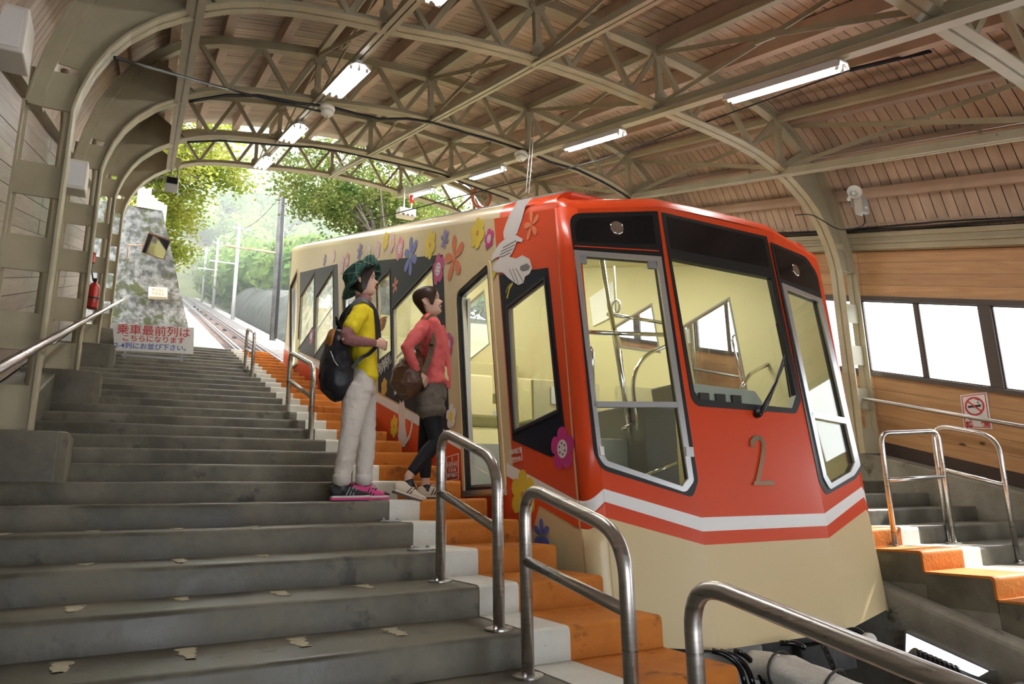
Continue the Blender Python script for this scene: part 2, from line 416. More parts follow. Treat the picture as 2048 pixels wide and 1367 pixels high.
# worn queue marks on the left treads
for k, xs in {-6: (-0.17, 0.26, 0.695, 1.13), -5: (-0.17, 0.26, 0.695, 1.13), -4: (-0.175, 0.26, 0.695, 1.13), -3: (-0.175, 0.26, 0.70, 1.14), -2: (-0.175, 0.26, 0.69), -1: (-0.6, -0.178, 0.265, 0.697), 0: (-0.6, -0.17), 1: (-0.6,)}.items():
    for x in xs:
        yk, zk = Y0+k*RUN, Z0+k*RISE
        L = random.uniform(0.13, 0.34); y1 = yk+RUN-random.uniform(0.05, 0.1); mb = MB(); n = 12; vs = []; fs = []
        for i in range(n+1):
            y = y1-L*i/n; w = 0.034*(1-0.55*i/n)
            a, b = random.uniform(-0.014, 0.010), random.uniform(-0.010, 0.014)
            for xx in (x-w+a, x+w+b):
                zz = zk+wob(xx, k)*0.3+0.0035
                vs += [(xx, y, zz), (xx, y, zz-0.004)]
        for i in range(n):
            q = i*4; fs += [(q, q+2, q+6, q+4), (q, q+4, q+5, q+1), (q+2, q+3, q+7, q+6)]
        o = mb.add(vs, fs).build('paint_mark', M['old_mark'], stairs_l)
# solid ground under both flights, landings at the top
for (a, b) in ((WL, XO-0.004), (XR+0.004, WR)):
    tag(MB().slbox(a, b, -1.3, 17.4, -1.9, -0.185).build('floor', M['concrete_pale']), 'sloped concrete base under the staircase', kind='structure')
tag(MB().box(WL, XO, Y0+23*RUN, 17.7, 3.6, Z0+22*RISE+0.03).build('floor', M['concrete']), 'concrete landing at the top of the left staircase', kind='structure')
# plinths under the columns and the sloping kerb along the left wall
kerb = empty('trim_1', (WL, Y0, Z0), 'concrete kerb with column plinths along the left wall', kind='structure')
MB().slbox(WL, -0.80, -1.3, 16.5, -0.3, 0.27).build('kerb', M['concrete'], kerb, bevel=0.015)
for y in FR:
    z = noz(y)+0.27
    pl = [(-1.12, y-0.17), (-0.45, y-0.17), (-0.40, y-0.12), (-0.40, y+0.42), (-1.12, y+0.42)]
    mb = MB().prism(pl, lambda a, b: (a, b, z), (0, 0, -0.62)); mb.build('plinth', M['concrete'], kerb, bevel=0.012)
kerb_r = empty('trim_2', (WR, Y0, Z0), 'sloping concrete kerb along the foot of the right wall', kind='structure')
MB().slbox(7.98, WR-0.01, -1.3, 16.5, -0.4, 0.27).build('kerb', M['concrete_pale'], kerb_r, bevel=0.015)

# ================================================================== TRACK PIT
pit = empty('floor', (3.9, Y0, Z0-1.4), 'sloping concrete pit floor below the funicular track', kind='structure')
MB().slbox(XO, XR, -3.1, 120, -1.9, -1.45).build('pit_slab', M['concrete_pale'], pit)
MB().slbox(5.20, XR+0.001, -1.5, 17.2, -1.5, -0.33).build('ledge', M['concrete_pale'], pit, bevel=0.05, seg=3)
trk = empty('railway_track', (3.9, Y0, Z0-1.4), 'steel funicular track with two rails and a hauling cable running uphill', 'railway track')
for x in (3.37, 4.43):
    r = MB()
    prof = [(-0.035, -1.20), (0.035, -1.20), (0.035, -1.235), (0.012, -1.25), (0.012, -1.33), (0.06, -1.345), (0.06, -1.36), (-0.06, -1.36), (-0.06, -1.345), (-0.012, -1.33), (-0.012, -1.25), (-0.035, -1.235)]
    vs = [(x+a, y, noz(y)+b) for y in (-1.5, 110) for a, b in prof]; n = len(prof)
    r.add(vs, [(i, (i+1) % n, n+(i+1) % n, n+i) for i in range(n)]+[tuple(range(n))[::-1], tuple(range(n, 2*n))])
    r.build('rail', M['rail'], trk)
slp = MB().slbox(2.95, 4.85, -1.4, -1.2, -1.46, -1.36).build('sleeper', M['rail_side'], trk)
for i in range(1, 110): dup(slp, (0, i*0.62, i*0.62*T))
MB().tube([sl(3.9, y, -1.22) for y in (-1.5, 110)], 0.022, 8).build('cable', M['dark_metal'], trk, smooth=True)
pul = MB().tube([Vector((3.80, 16.0, 0)), Vector((4.0, 16.0, 0))], 0.11, 14)
pul.v = [(v[0], v[1], v[2]+noz(16.0)-1.34) for v in pul.v]
pul = pul.build('cable_pulley', M['dark_metal'], trk, smooth=False)
for i in range(1, 12): dup(pul, (0, i*5.2, i*5.2*T))

# ================================================================== SIDE WALLS
wl = empty('wall_left', (WL, Y0, Z0), 'left wall of weathered wooden boards behind the steel columns', kind='structure')
bays = [FR[0]-3.1]+FR
for i in range(17):
    r0 = 0.28+i*0.165; p = MB().slbox(WL-0.03, WL, bays[0], bays[1]-0.006, r0+0.003, r0+0.162).build('plank', M['wood_l'], wl)
    for j in (-1, 1, 2, 3, 4): dup(p, (random.uniform(-0.004, 0.004), 3.1*j, 3.1*j*T))
MB().slbox(WL-0.10, WL-0.035, -3.1, 15.2, -0.5, 3.3).build('backing', M['dark_trim'], wl)
wr = empty('wall_right', (WR, Y0, Z0), 'right wall of knotty honey pine boards above and below the window band', kind='structure')
for (r0, n, h) in ((2.335, 4, 0.153), (0.425, 5, 0.169)):
    for i in range(n):
        a = r0+i*h; p = MB().slbox(WR, WR+0.03, bays[0], bays[1]-0.004, a+0.0015, a+h-0.0015).build('plank', M['wood_r'], wr)
        for j in (-1, 1, 2, 3, 4): dup(p, (random.uniform(-0.003, 0.003), 3.1*j, 3.1*j*T))
for i in range(6):  # planks added over the unseen window band to keep its reflection off the car
    p = MB().slbox(WR, WR+0.03, bays[0]-3.1, bays[0]+1.02, 1.327+i*0.157, 1.327+i*0.157+0.154).build('plank', M['wood_r'], wr)
for (a, b) in ((2.33, 3.4), (-0.5, 1.27)): MB().slbox(WR+0.032, WR+0.08, -3.1, 15.0, a, b).build('backing', M['dark_trim'], wr)
MB().slbox(WR-0.03, WR+0.05, -3.1, 15.0, 2.27, 2.335).build('window_head', M['window_frame'], wr)
MB().slbox(WR-0.05, WR+0.06, -3.1, 15.0, 1.27, 1.325).build('window_sill', M['window_frame'], wr)
tag(MB().slbox(WR-0.02, WR, -3.1, 15.0, 0.27, 0.425).build('baseboard_right', M['dark_trim']), 'dark brown baseboard below the pine boards', kind='structure')
# windows: 1.55 m units with a thin middle mullion
wi = 0
for j in range(-3, 7):
    ya, yb = 4.20+1.55*(j-1), 4.20+1.55*j
    if yb > 15.0: continue
    if yb < 1.5: continue
    wi += 1
    w = empty('window_%d' % wi, sl(WR, ya, 1.33), 'clear window in the pine wall', kind='structure')
    f = MB(); f.slbox(WR-0.02, WR+0.06, yb-0.065, yb+0.065, 1.325, 2.27); f.build('post', M['window_frame'], w)
    ym = (ya+yb)/2
    MB().slbox(WR, WR+0.03, ym-0.02, ym+0.02, 1.325, 2.27).build('mullion', M['window_frame'], w)
    for (p, q) in ((ya+0.065, ym-0.02), (ym+0.02, yb-0.065)):
        s = MB(); t = 0.016
        s.slbox(WR+0.005, WR+0.025, p, q, 1.325, 1.325+t).slbox(WR+0.005, WR+0.025, p, q, 2.27-t, 2.27).slbox(WR+0.005, WR+0.025, p, p+t, 1.325, 2.27).slbox(WR+0.005, WR+0.025, q-t, q, 1.325, 2.27)
        sh = s.build('sash', M['window_frame'], w)
        MB().slbox(WR+0.012, WR+0.017, p+t, q-t, 1.325+t, 2.27-t).build('pane', M['pane'], sh)

# ================================================================== ROOF FRAMES
XC = 3.6
BOT = [(0, 4.30), (0.6, 4.285), (1.15, 4.24), (1.65, 4.17), (2.2, 4.115), (2.66, 4.05), (3.0, 3.97), (3.23, 3.88), (3.42, 3.78), (3.57, 3.68), (3.75, 3.54), (3.92, 3.36), (4.04, 3.18), (4.13, 2.98), (4.19, 2.78), (4.22, 2.62)]
TOP = [(0, 5.09), (0.8, 5.05), (1.5, 5.0), (2.0, 4.93), (2.6, 4.83), (3.1, 4.73), (3.4, 4.62), (3.62, 4.47), (3.85, 4.26), (4.05, 4.03), (4.22, 3.75), (4.36, 3.42), (4.45, 3.08), (4.5, 2.8), (4.52, 2.62)]
BASE = 0.27
def sym(tab): return [(XC-d, r) for d, r in reversed(tab)]+[(XC+d, r) for d, r in tab[1:]]
def botr(x): return interp(BOT, abs(x-XC))
def topr(x): return interp(TOP, abs(x-XC))
def ribbon(mb, pts, y0, y1, t, yf):
    """plate of thickness t on the upper side of a 2-D polyline (x, rel), spanning y0..y1 at frame yf"""
    zf = noz(yf); n = len(pts); nrm = []
    for i in range(n):
        a, b = Vector(pts[max(i-1, 0)]), Vector(pts[min(i+1, n-1)]); d = (b-a).normalized(); nrm.append(Vector((-d.y, d.x)))
    vs = []
    for i in range(n):
        p = Vector(pts[i]); q = p+nrm[i]*t
        for (c, y) in ((p, y0), (p, y1), (q, y1), (q, y0)): vs.append((c.x, yf+y, zf+c.y))
    fs = []
    for i in range(n-1):
        for j in range(4): fs.append((i*4+j, i*4+(j+1) % 4, i*4+4+(j+1) % 4, i*4+4+j))
    fs += [(3, 2, 1, 0), ((n-1)*4, (n-1)*4+1, (n-1)*4+2, (n-1)*4+3)]
    return mb.add(vs, fs)
NODES = [0.11, 1.75, 3.40, 5.05, 7.0]
def make_frame(yf):
    root = empty('trim_%d' % (3+FR.index(yf)), (XC, yf, noz(yf)), 'arched beige steel roof frame spanning from wall to wall', kind='structure')
    zf = noz(yf)
    m = MB(); ribbon(m, sym(BOT), -0.085, 0.085, 0.018, yf); ribbon(m, sym(BOT), -0.01, 0.01, 0.10, yf); m.build('bottom_chord', M['frame'], root)
    m = MB(); ribbon(m, sym(TOP), -0.075, 0.075, -0.016, yf); ribbon(m, sym(TOP), -0.05, 0.05, -0.10, yf); m.build('top_chord', M['frame'], root)
    for s in (-1, 1):
        xi, xo = XC+s*4.22, XC+s*4.52
        # column: inner tee, outer angle, batten plates, base
        m = MB(); a, b = sorted((xi, xi+s*0.018)); m.box(a, b, yf-0.085, yf+0.085, zf+BASE, zf+2.63); a, b = sorted((xi, xi+s*0.05)); m.box(a, b, yf-0.011, yf+0.011, zf+BASE, zf+2.63)
        m.build('inner_column', M['frame'], root)
        m = MB(); a, b = sorted((xo, xo+s*0.016)); m.box(a, b, yf-0.075, yf+0.075, zf+BASE, zf+2.63); a, b = sorted((xo-s*0.02, xo)); m.box(a, b, yf-0.01, yf+0.01, zf+BASE, zf+2.63)
        m.build('outer_column', M['frame'], root)
        a, b = sorted((xi+s*0.02, xo))
        for (r0, r1) in ((1.93, 2.18), (1.38, 1.63), (0.82, 1.08), (BASE, 0.58)):
            MB().box(a, b, yf-0.028, yf-0.012, zf+r0, zf+r1).build('batten_plate', M['frame'], root)
        a, b = sorted((xi+s*0.02-s*0.02, xo)); MB().box(a, b, yf-0.03, yf-0.012, zf+2.62, zf+2.92).build('batten_plate', M['frame'], root)
        # solid web of the haunch
        lo = [(XC+s*d, r+0.02) for d, r in BOT if 3.1 <= d and r > 2.93]; hi = [(XC+s*d, r-0.02) for d, r in TOP if d >= 3.7 and r > 3.0]
        lo = [(XC+s*3.32, interp(BOT, 3.32)+0.02)]+[p for p in lo if abs(p[0]-XC) > 3.33]
        poly = lo+[(XC+s*4.16, 2.98), (XC+s*4.46, 3.02)]+hi[::-1]
        MB().prism(poly, lambda a_, b_: (a_, yf-0.007, zf+b_), (0, 0.014, 0)).build('haunch_plate', M['frame'], root)
        x1 = XC+s*3.32; x2 = hi[0][0]
        MB().bar((x1, yf, zf+botr(x1)+0.03), (x2, yf, zf+topr(x2)-0.03), 0.10, 0.012, (0, 0, 1)).build('stiffener', M['frame'], root)
    # web members
    seq = []
    xs = [NODES[0]+0.16]+NODES[1:4]+[NODES[4]-0.02]
    for a, b in zip(xs, xs[1:]):
        n = 4; seq += [(a+(b-a)*i/n, i % 2) for i in range(n)]
    seq.append((xs[-1], 0))
    for (xa, ta), (xb, tb) in zip(seq, seq[1:]):
        pa = (xa, yf, zf+(botr(xa)+0.06 if ta else topr(xa)-0.06)); pb = (xb, yf, zf+(botr(xb)+0.06 if tb else topr(xb)-0.06))
        MB().bar(pa, pb, 0.055, 0.055, (0, 1, 0)).build('web_brace', M['frame'], root)
    for x in NODES:
        if x not in (NODES[0],):
            MB().bar((x, yf, zf+botr(x)+0.02), (x, yf, zf+topr(x)-0.04), 0.07, 0.07, (0, 1, 0)).build('web_post', M['frame'], root)
            g = [(-0.09, 0.0), (0.09, 0.0), (0.09, 0.12), (0.04, 0.2), (-0.04, 0.2), (-0.09, 0.12)]
            MB().prism(g, lambda a, b: (x+a, yf-0.043, zf+botr(x)+0.02+b), (0, 0.008, 0)).build('gusset_plate', M['frame'], root)
            MB().prism(g, lambda a, b: (x+a, yf-0.043, zf+topr(x)-0.02-b), (0, 0.008, 0)).build('gusset_plate', M['frame'], root)
    return root
f0 = make_frame(FR[0])
for i, y in enumerate(FR[1:], 4):
    d = Vector((0, y-FR[0], (y-FR[0])*T))
    r = f0.copy(); r.name = 'trim_%d' % i; COL.objects.link(r); ORG[r] = org(f0)+d; r.location = ORG[r]
    for ch in f0.children: dup(ch, d, r)
# ---- members along the slope, between the frames
ties = empty('trim_8', (XC, Y0, Z0+4.2), 'beige steel tie beams and cross braces between the roof frames', kind='structure')
def bays_of(o, j0=-1, j1=4):
    for j in range(j0, j1):
        if j: dup(o, (0, 3.1*j, 3.1*j*T))
ya, yb = FR[0], FR[1]
for x in NODES:
    r = botr(x)-0.01
    w2 = 0.07 if x == NODES[0] else 0.055
    m = MB(); m.slbox(x-w2, x-0.008, ya, yb, r-0.012, r); m.slbox(x+0.008, x+w2, ya, yb, r-0.012, r); m.slbox(x-0.02, x-0.008, ya, yb, r, r+0.09); m.slbox(x+0.008, x+0.02, ya, yb, r, r+0.09)
    if x == NODES[0]: m.slbox(x-0.06, x+0.06, ya, yb, r+0.45, r+0.462); m.slbox(x-0.006, x+0.006, ya, yb, r, r+0.45)
    bays_of(m.build('tie_beam', M['frame'], ties))
    if x == NODES[0]: continue
    lo, hi = botr(x)+0.10, topr(x)-0.10
    xe = x+(0.25 if x > 6.5 else 0)
    bays_of(MB().bar(sl(x-0.03, ya+0.06, lo), sl(xe-0.03, yb-0.06, hi), 0.012, 0.055).build('cross_brace', M['frame'], ties))
    bays_of(MB().bar(sl(xe+0.03, ya+0.06, hi), sl(x+0.03, yb-0.06, lo), 0.012, 0.055).build('cross_brace', M['frame'], ties))
    ym = (ya+yb)/2; mid = (lo+hi)/2; xm = (x+xe)/2
    g = [(-0.12, -0.05), (0.12, -0.05), (0.12, 0.05), (-0.12, 0.05)]
    bays_of(MB().prism(g, lambda a, b: sl(xm-0.012, ym+a, mid+b), (0.024, 0, 0)).build('gusset_plate', M['frame'], ties))
    bays_of(MB().slbox(x-0.04, x+0.04, ya, yb, topr(x)-0.09, topr(x)-0.01).build('tie_beam', M['frame'], ties))
# lamp duct under the right hand row
bays_of(MB().slbox(NODES[3]-0.135, NODES[3]-0.025, ya, yb, 4.075, 4.13).build('lamp_duct', M['frame'], ties))
# ---- ceiling: purlins, boards, outer roof sheet
ceil = empty('ceiling', (XC, Y0, Z0+5.3), 'curved ceiling of pinkish brown boards on long wooden beams', kind='structure')
CE = [(0, 5.36), (1.5, 5.27), (2.6, 5.10), (3.15, 4.99), (3.5, 4.85), (3.8, 4.62), (4.05, 4.36), (4.28, 4.03), (4.46, 3.65), (4.60, 3.25), (4.66, 2.95)]
for d in (0.0, 0.78, 1.56, 2.32, 3.02, 3.62, 4.13):
    for s in ((-1, 1) if d else (1,)):
        x = XC+s*d; r = interp(CE, d)
        bays_of(MB().slbox(x-0.055, x+0.055, ya+0.001, yb-0.001, r-0.24, r-0.012).build('beam', M['purlin'], ceil))
bw = 0.128
m = MB(); pts = sym(CE)
vs = []; fs = []
for (x, r) in pts:
    vs += [(x, 0.005, noz(0.005)+r), (x, bw-0.005, noz(bw-0.005)+r), (x, bw-0.005, noz(bw-0.005)+r+0.016), (x, 0.005, noz(0.005)+r+0.016)]
for i in range(len(pts)-1):
    for j in range(4): fs.append((i*4+j, i*4+(j+1) % 4, i*4+4+(j+1) % 4, i*4+4+j))
bd = m.add(vs, fs).build('plank', M['ceil'], ceil)
bd0 = bd
for i in range(-14, 120):
    if i: dup(bd, (0, i*bw, i*bw*T+random.uniform(-0.002, 0.002)))
m = MB(); vs = []; fs = []
for (x, r) in pts: vs += [(x, -3.0, noz(-3.0)+r+0.03), (x, 15.5, noz(15.5)+r+0.03), (x, 15.5, noz(15.5)+r+0.09), (x, -3.0, noz(-3.0)+r+0.09)]
for i in range(len(pts)-1):
    for j in range(4): fs.append((i*4+j, i*4+(j+1) % 4, i*4+4+(j+1) % 4, i*4+4+j))
m.add(vs, fs).build('roof_sheet', M['dark_trim'], ceil)
# channel and fascia at the head of the right wall and of the left one
head = empty('trim_9', (WR, Y0, Z0+3), 'pale beam with ledges along the head of the right wall', kind='structure')
bays_of(MB().slbox(WR-0.13, WR+0.03, ya, yb, 2.955, 3.18).build('beam', M['frame'], head))
bays_of(MB().slbox(WR-0.16, WR-0.13, ya, yb, 3.03, 3.06).build('ledge', M['frame'], head))
bays_of(MB().slbox(WR-0.16, WR-0.13, ya, yb, 3.12, 3.18).build('ledge', M['frame'], head))
bays_of(MB().slbox(7.93, 7.99, ya, yb, 3.60, 3.74).build('fascia', M['purlin'], head))
headl = empty('trim_10', (WL, Y0, Z0+3), 'beam along the head of the left wall', kind='structure')
bays_of(MB().slbox(WL-0.02, WL+0.10, ya, yb, 2.95, 3.15).build('beam', M['frame'], headl))
# unseen lower end of the hall; wall openings placed for frontal sky light
wb = empty('wall_back', (XC, -3.1, 0), 'unseen rear wall of the hall with two openings added for frontal light', kind='structure')
for (xa, xb, za, zb) in ((WL-0.1, -0.9, -4.5, 5.0), (2.9, 5.8, -4.5, 5.0), (8.2, WR+0.1, -4.5, 5.0), (-0.9, 2.9, 2.1, 5.0), (-0.9, 2.9, -4.5, 0.1), (5.8, 8.2, 2.5, 5.0), (5.8, 8.2, -4.5, 0.0)):
    MB().box(xa, xb, -3.2, -3.0, za, zb).build('wall_panel', M['wood_l'], wb)
tag(MB().box(WL, WR, -3.0, -1.0, -0.6, Z0-12*RISE).build('floor', M['concrete']), 'lower concrete floor at the foot of the stairs', kind='structure')

# ================================================================== FUNICULAR CAR
CX = 3.895; XS, XF = 2.535, 5.255
YK, YC, ZR, LEAN = 3.755, 3.60, 1.57, 0.085
CAR = empty('funicular_car', (CX, 9.2, noz(9.2)-1.2), 'red and cream funicular car number 2 with painted flowers and a white bird', 'funicular')
_st = (5.039, 3.881)
ZT = lambda y: _st[1]+(y-_st[0])*T                 # top of the flat side wall
BOTR = -0.60                                        # lower edge of the side skirt above the nosing plane
def side(y, z): return (XS, y, z)
def fside(y, z): return (XF, y, z)
def off(fn, d): return lambda a, b: tuple(Vector(fn(a, b))+Vector(d))
def facL(x, z): return (x, YK-(x-XS)/0.765*0.155+(z-ZR)*LEAN, z)
def facC(x, z): return (x, YC+(z-ZR)*LEAN, z)
def facR(x, z): return (x, YK-(XF-x)/0.765*0.155+(z-ZR)*LEAN, z)
def mir(p): return (2*CX-p[0], p[1])
nL = Vector((-0.155, -0.765, 0.07)).normalized(); nC = Vector((0, -1, LEAN)).normalized(); nR = Vector((0.155, -0.765, 0.07)).normalized()
nS = Vector((-1, 0, 0))
def yfront(z): return YK+0.11+(z-ZR)*LEAN
YREAR = 14.75
def yrear(z): return YREAR-(z-4.0)*0.10
# ---- openings in the near side
dF = [(5.606, 1.557), (5.811, 3.425), (5.126, 3.496), (4.898, 1.546)]
dM = [(9.633, 2.772), (10.074, 4.586), (9.475, 4.810), (8.441, 2.541)]
dR = [(13.981, 4.444), (14.436, 5.934), (13.718, 6.085), (13.167, 4.227)]
for dd in (dF, dM, dR):
    zb = noz((dd[0][0]+dd[3][0])/2)-0.02; dd[0] = (dd[0][0], zb); dd[3] = (dd[3][0], zb)
doorF, doorM, doorR = (round_poly(d, [0, 0.10, 0.04, 0]) for d in (dF, dM, dR))
w1a = [(7.562, 2.695), (7.684, 3.748), (6.420, 3.891), (6.288, 2.901)]
w1b = [(8.194, 3.220), (8.342, 4.243), (7.832, 4.268), (7.708, 3.249)]
w2a = [(11.838, 3.975), (11.879, 5.030), (10.738, 5.168), (10.547, 4.168)]
w2b = [(13.249, 4.378), (13.251, 5.418), (12.115, 5.535), (11.977, 4.530)]
wcab = [(4.713, 2.031), (4.782, 3.016), (4.204, 3.085), (4.078, 2.110)]
HOLES = [doorF, doorM, doorR, w1a, w1b, w2a, w2b, wcab]
zb_f = noz(yfront(1.0))+BOTR
ytf = yfront(3.6)
for _ in range(8): ytf = yfront(ZT(ytf))
ytr = YREAR
for _ in range(8): ytr = yrear(ZT(ytr))
outer = [(yfront(zb_f), zb_f), (yrear(noz(14.7)+BOTR), noz(14.7)+BOTR), (ytr, ZT(ytr)), (ytf, ZT(ytf))]
MB().prism(outer, side, (0.045, 0, 0), HOLES, (0, 1, 0)).build('side_panel', [M['cream'], M['inside']], CAR)
HF = [[(5.636, 2.689), (5.733, 3.347), (5.019, 3.478), (4.898, 2.527)], [(6.869, 3.370), (6.973, 3.631), (6.231, 3.734), (6.142, 3.162)], w1b, w2a, w2b]
MB().prism(outer, fside, (-0.045, 0, 0), HF, (0, 1, 0)).build('side_panel', [M['cream'], M['inside']], CAR)
# ---- bands along the side: white stripe, red band, red front zone, charcoal window panels
def rel_of(p): return p[1]-noz(p[0])
rw1, rw0 = rel_of((4.915, 1.817)), rel_of((4.918, 1.721)); rc = rel_of((4.285, 1.456))
def cut_doors(a, b):
    """y spans of a band between the door openings"""
    ends = [yfront(1.6)]; spans = []
    for d in (dF, dM, dR):
        lo, hi = d[3][0]-0.055, d[0][0]+0.055
        spans.append((ends[-1], lo)); ends.append(hi)
    spans.append((ends[-1], YREAR-0.02)); return spans
def band(nm, r0, r1, mat, d):
    for (y0, y1) in cut_doors(r0, r1):
        if y1-y0 < 0.03: continue
        poly = [(y0, noz(y0)+r0), (y1, noz(y1)+r0), (y1, noz(y1)+r1), (y0, noz(y0)+r1)]
        MB().prism(poly, off(side, (-d, 0, 0)), (d, 0, 0)).build(nm, mat, CAR)
band('white_stripe', rw0, rw1, M['white'], 0.003)
band('red_band', rc, rw0-0.001, M['red'], 0.003)
yA, yB = (4.359, 1.480)[0], (4.734, 1.173)[0]
low = [(yA, noz(yA)+rc+0.001), (yB, noz(yB)+BOTR+0.01), (YREAR-0.02, noz(YREAR)+BOTR+0.01), (YREAR-0.02, noz(YREAR)+rc+0.001)]
MB().prism(low, off(side, (-0.0028, 0, 0)), (0.0028, 0, 0), [doorF, doorM, doorR]).build('red_skirt', M['red'], CAR)
redz = [(yfront(1.75), noz(yfront(1.75))+rw1+0.002), (4.86, noz(4.86)+rw1+0.002), (4.820, 2.402), (4.940, 3.367), (5.006, 3.868), (ytf, ZT(ytf))]
redz[1] = ((4.742, 1.788)[0], noz((4.742, 1.788)[0])+rw1+0.002)
MB().prism(redz, off(side, (-0.002, 0, 0)), (0.002, 0, 0), [wcab]).build('red_front_zone', M['red'], CAR)
ncab = [(4.736, 1.961), (4.922, 3.340), (4.143, 3.158), (3.989, 1.938), (4.016, 1.817), (4.178, 1.801)]
MB().prism(ncab, off(side, (-0.005, 0, 0)), (0.003, 0, 0), [wcab]).build('charcoal_panel', M['navy'], CAR)
nav1 = [(8.162, 2.831), (8.391, 4.575), (6.154, 3.920), (5.995, 2.413), (5.970, 2.137)]
MB().prism(nav1, off(side, (-0.004, 0, 0)), (0.003, 0, 0), [w1a, w1b]).build('charcoal_panel', M['navy'], CAR)
nav2 = [(13.095, 4.299), (13.447, 5.950), (10.458, 5.185), (10.082, 3.443)]
MB().prism(nav2, off(side, (-0.004, 0, 0)), (0.003, 0, 0), [w2a, w2b]).build('charcoal_panel', M['navy'], CAR)
def ring(poly, w, fn, d, nm, mat, par, th=None):
    """frame around a 2-D outline: outline grown by w minus the outline"""
    k = len(poly); c = Vector((sum(p[0] for p in poly)/k, sum(p[1] for p in poly)/k)); out = []
    area = sum(poly[i][0]*poly[(i+1) % k][1]-poly[(i+1) % k][0]*poly[i][1] for i in range(k))
    sg = 1 if area > 0 else -1
    for i in range(k):
        a, b, e_ = Vector(poly[i-1]), Vector(poly[i]), Vector(poly[(i+1) % k])
        n1 = Vector(((b-a).y, -(b-a).x)).normalized()*sg; n2 = Vector(((e_-b).y, -(e_-b).x)).normalized()*sg
        m = (n1+n2); m = m/max(m.length_squared, 0.3)*2*0.5*2 if m.length > 1e-5 else n1
        q = b+(n1+n2)*(w/max(1+n1.dot(n2), 0.35)); out.append((q.x, q.y))
    o, i_ = (out, poly) if w > 0 else (poly, out)
    return MB().prism(o, fn, d, [i_]).build(nm, mat, par)
for wdo in (w1a, w1b, w2a, w2b, wcab):
    rg = ring(wdo, 0.022, off(side, (-0.009, 0, 0)), (0.03, 0, 0), 'window_frame', M['black'], CAR)
    MB().prism(wdo, off(side, (0.015, 0, 0)), (0.005, 0, 0)).build('pane', M['glass'], rg)
    ring(wdo, -0.014, off(side, (0.006, 0, 0)), (0.012, 0, 0), 'inner_bead', M['grey_metal'], rg)
for wdo in HF:
    fpn = ring(wdo, 0.02, off(fside, (-0.052, 0, 0)), (0.012, 0, 0), 'far_window_frame', M['grey_metal'], CAR)
    MB().prism(wdo, off(fside, (-0.02, 0, 0)), (-0.005, 0, 0)).build('pane', M['pane'], fpn)
# middle rail across the big panes
for wdo in (w1a, w2a):
    (a, b), (c, d) = wdo[0], wdo[3]
    MB().bar((XS+0.018, a, b+0.42*(wdo[1][1]-b)), (XS+0.018, c, d+0.42*(wdo[2][1]-d)), 0.014, 0.022).build('window_bar', M['alu'], CAR)
for nm, dd, dp in (('F', doorF, dF), ('M', doorM, dM), ('R', doorR, dR)):
    rg = ring(dd, 0.045, off(side, (-0.012, 0, 0)), (0.02, 0, 0), 'door_surround', M['gold'] if nm != 'F' else M['cream'], CAR)
    ring(dd, -0.028, off(side, (-0.004, 0, 0)), (0.03, 0, 0), 'door_seal', M['black'], rg)
    ring([(y, z) for y, z in dd], -0.05, off(side, (0.03, 0, 0)), (0.04, 0, 0), 'door_jamb', M['alu'], rg)
    y0, y1, zb = dp[3][0], dp[0][0], dp[0][1]
    MB().box(XS-0.03, XS+0.3, y0-0.02, y1+0.02, zb-0.03, zb+0.004).build('door_sill', M['alu'], rg)
    # open door leaf slid behind the wall, on the uphill side
    lf = MB().prism([(y1+0.12, zb+0.02), (y1+0.5, zb+0.02), (y1+0.5, dp[1][1]-0.06), (y1+0.12, dp[1][1]-0.06)], off(side, (0.075, 0, 0)), (0.03, 0, 0)).build('door_leaf', M['alu'], CAR)
# ---- front facets
zc0, zc1 = (3.303, 0.585)[1], (5.213, 0.656)[1]
ztc = (3.313, 3.638)[1]; ztk = ZT(yfront(3.6)-0.11)
xk = XS+0.108
fL = [(xk, zc1), (3.30, zc0), (3.30, ztc), (xk, ztk)]
fC = [(3.30, zc0), (4.49, zc0), (4.49, ztc), (3.30, ztc)]
fR = [mir(p) for p in fL]
winL = [(2.623, 3.176), (3.212, 3.182), (3.239, 1.629), (3.192, 1.580), (2.685, 1.747), (2.652, 1.798)]
winC = [(3.342, 3.221), (4.364, 3.212), (4.409, 2.259), (4.339, 2.155), (3.430, 2.176), (3.389, 2.230)]
winR = [(4.525, 3.141), (5.016, 3.121), (5.094, 1.762), (4.997, 1.690), (4.654, 1.599), (4.602, 1.658)]
MB().prism(fL, facL, -nL*0.04, [winL], (0, 1, 2)).build('front_panel', [M['red'], M['inside2'], M['black']], CAR)
MB().prism(fC, facC, -nC*0.04, [winC], (0, 1, 2)).build('front_panel', [M['red'], M['inside2'], M['black']], CAR)
MB().prism(fR, facR, -nR*0.04, [winR], (0, 1, 2)).build('front_panel', [M['red'], M['inside2'], M['black']], CAR)
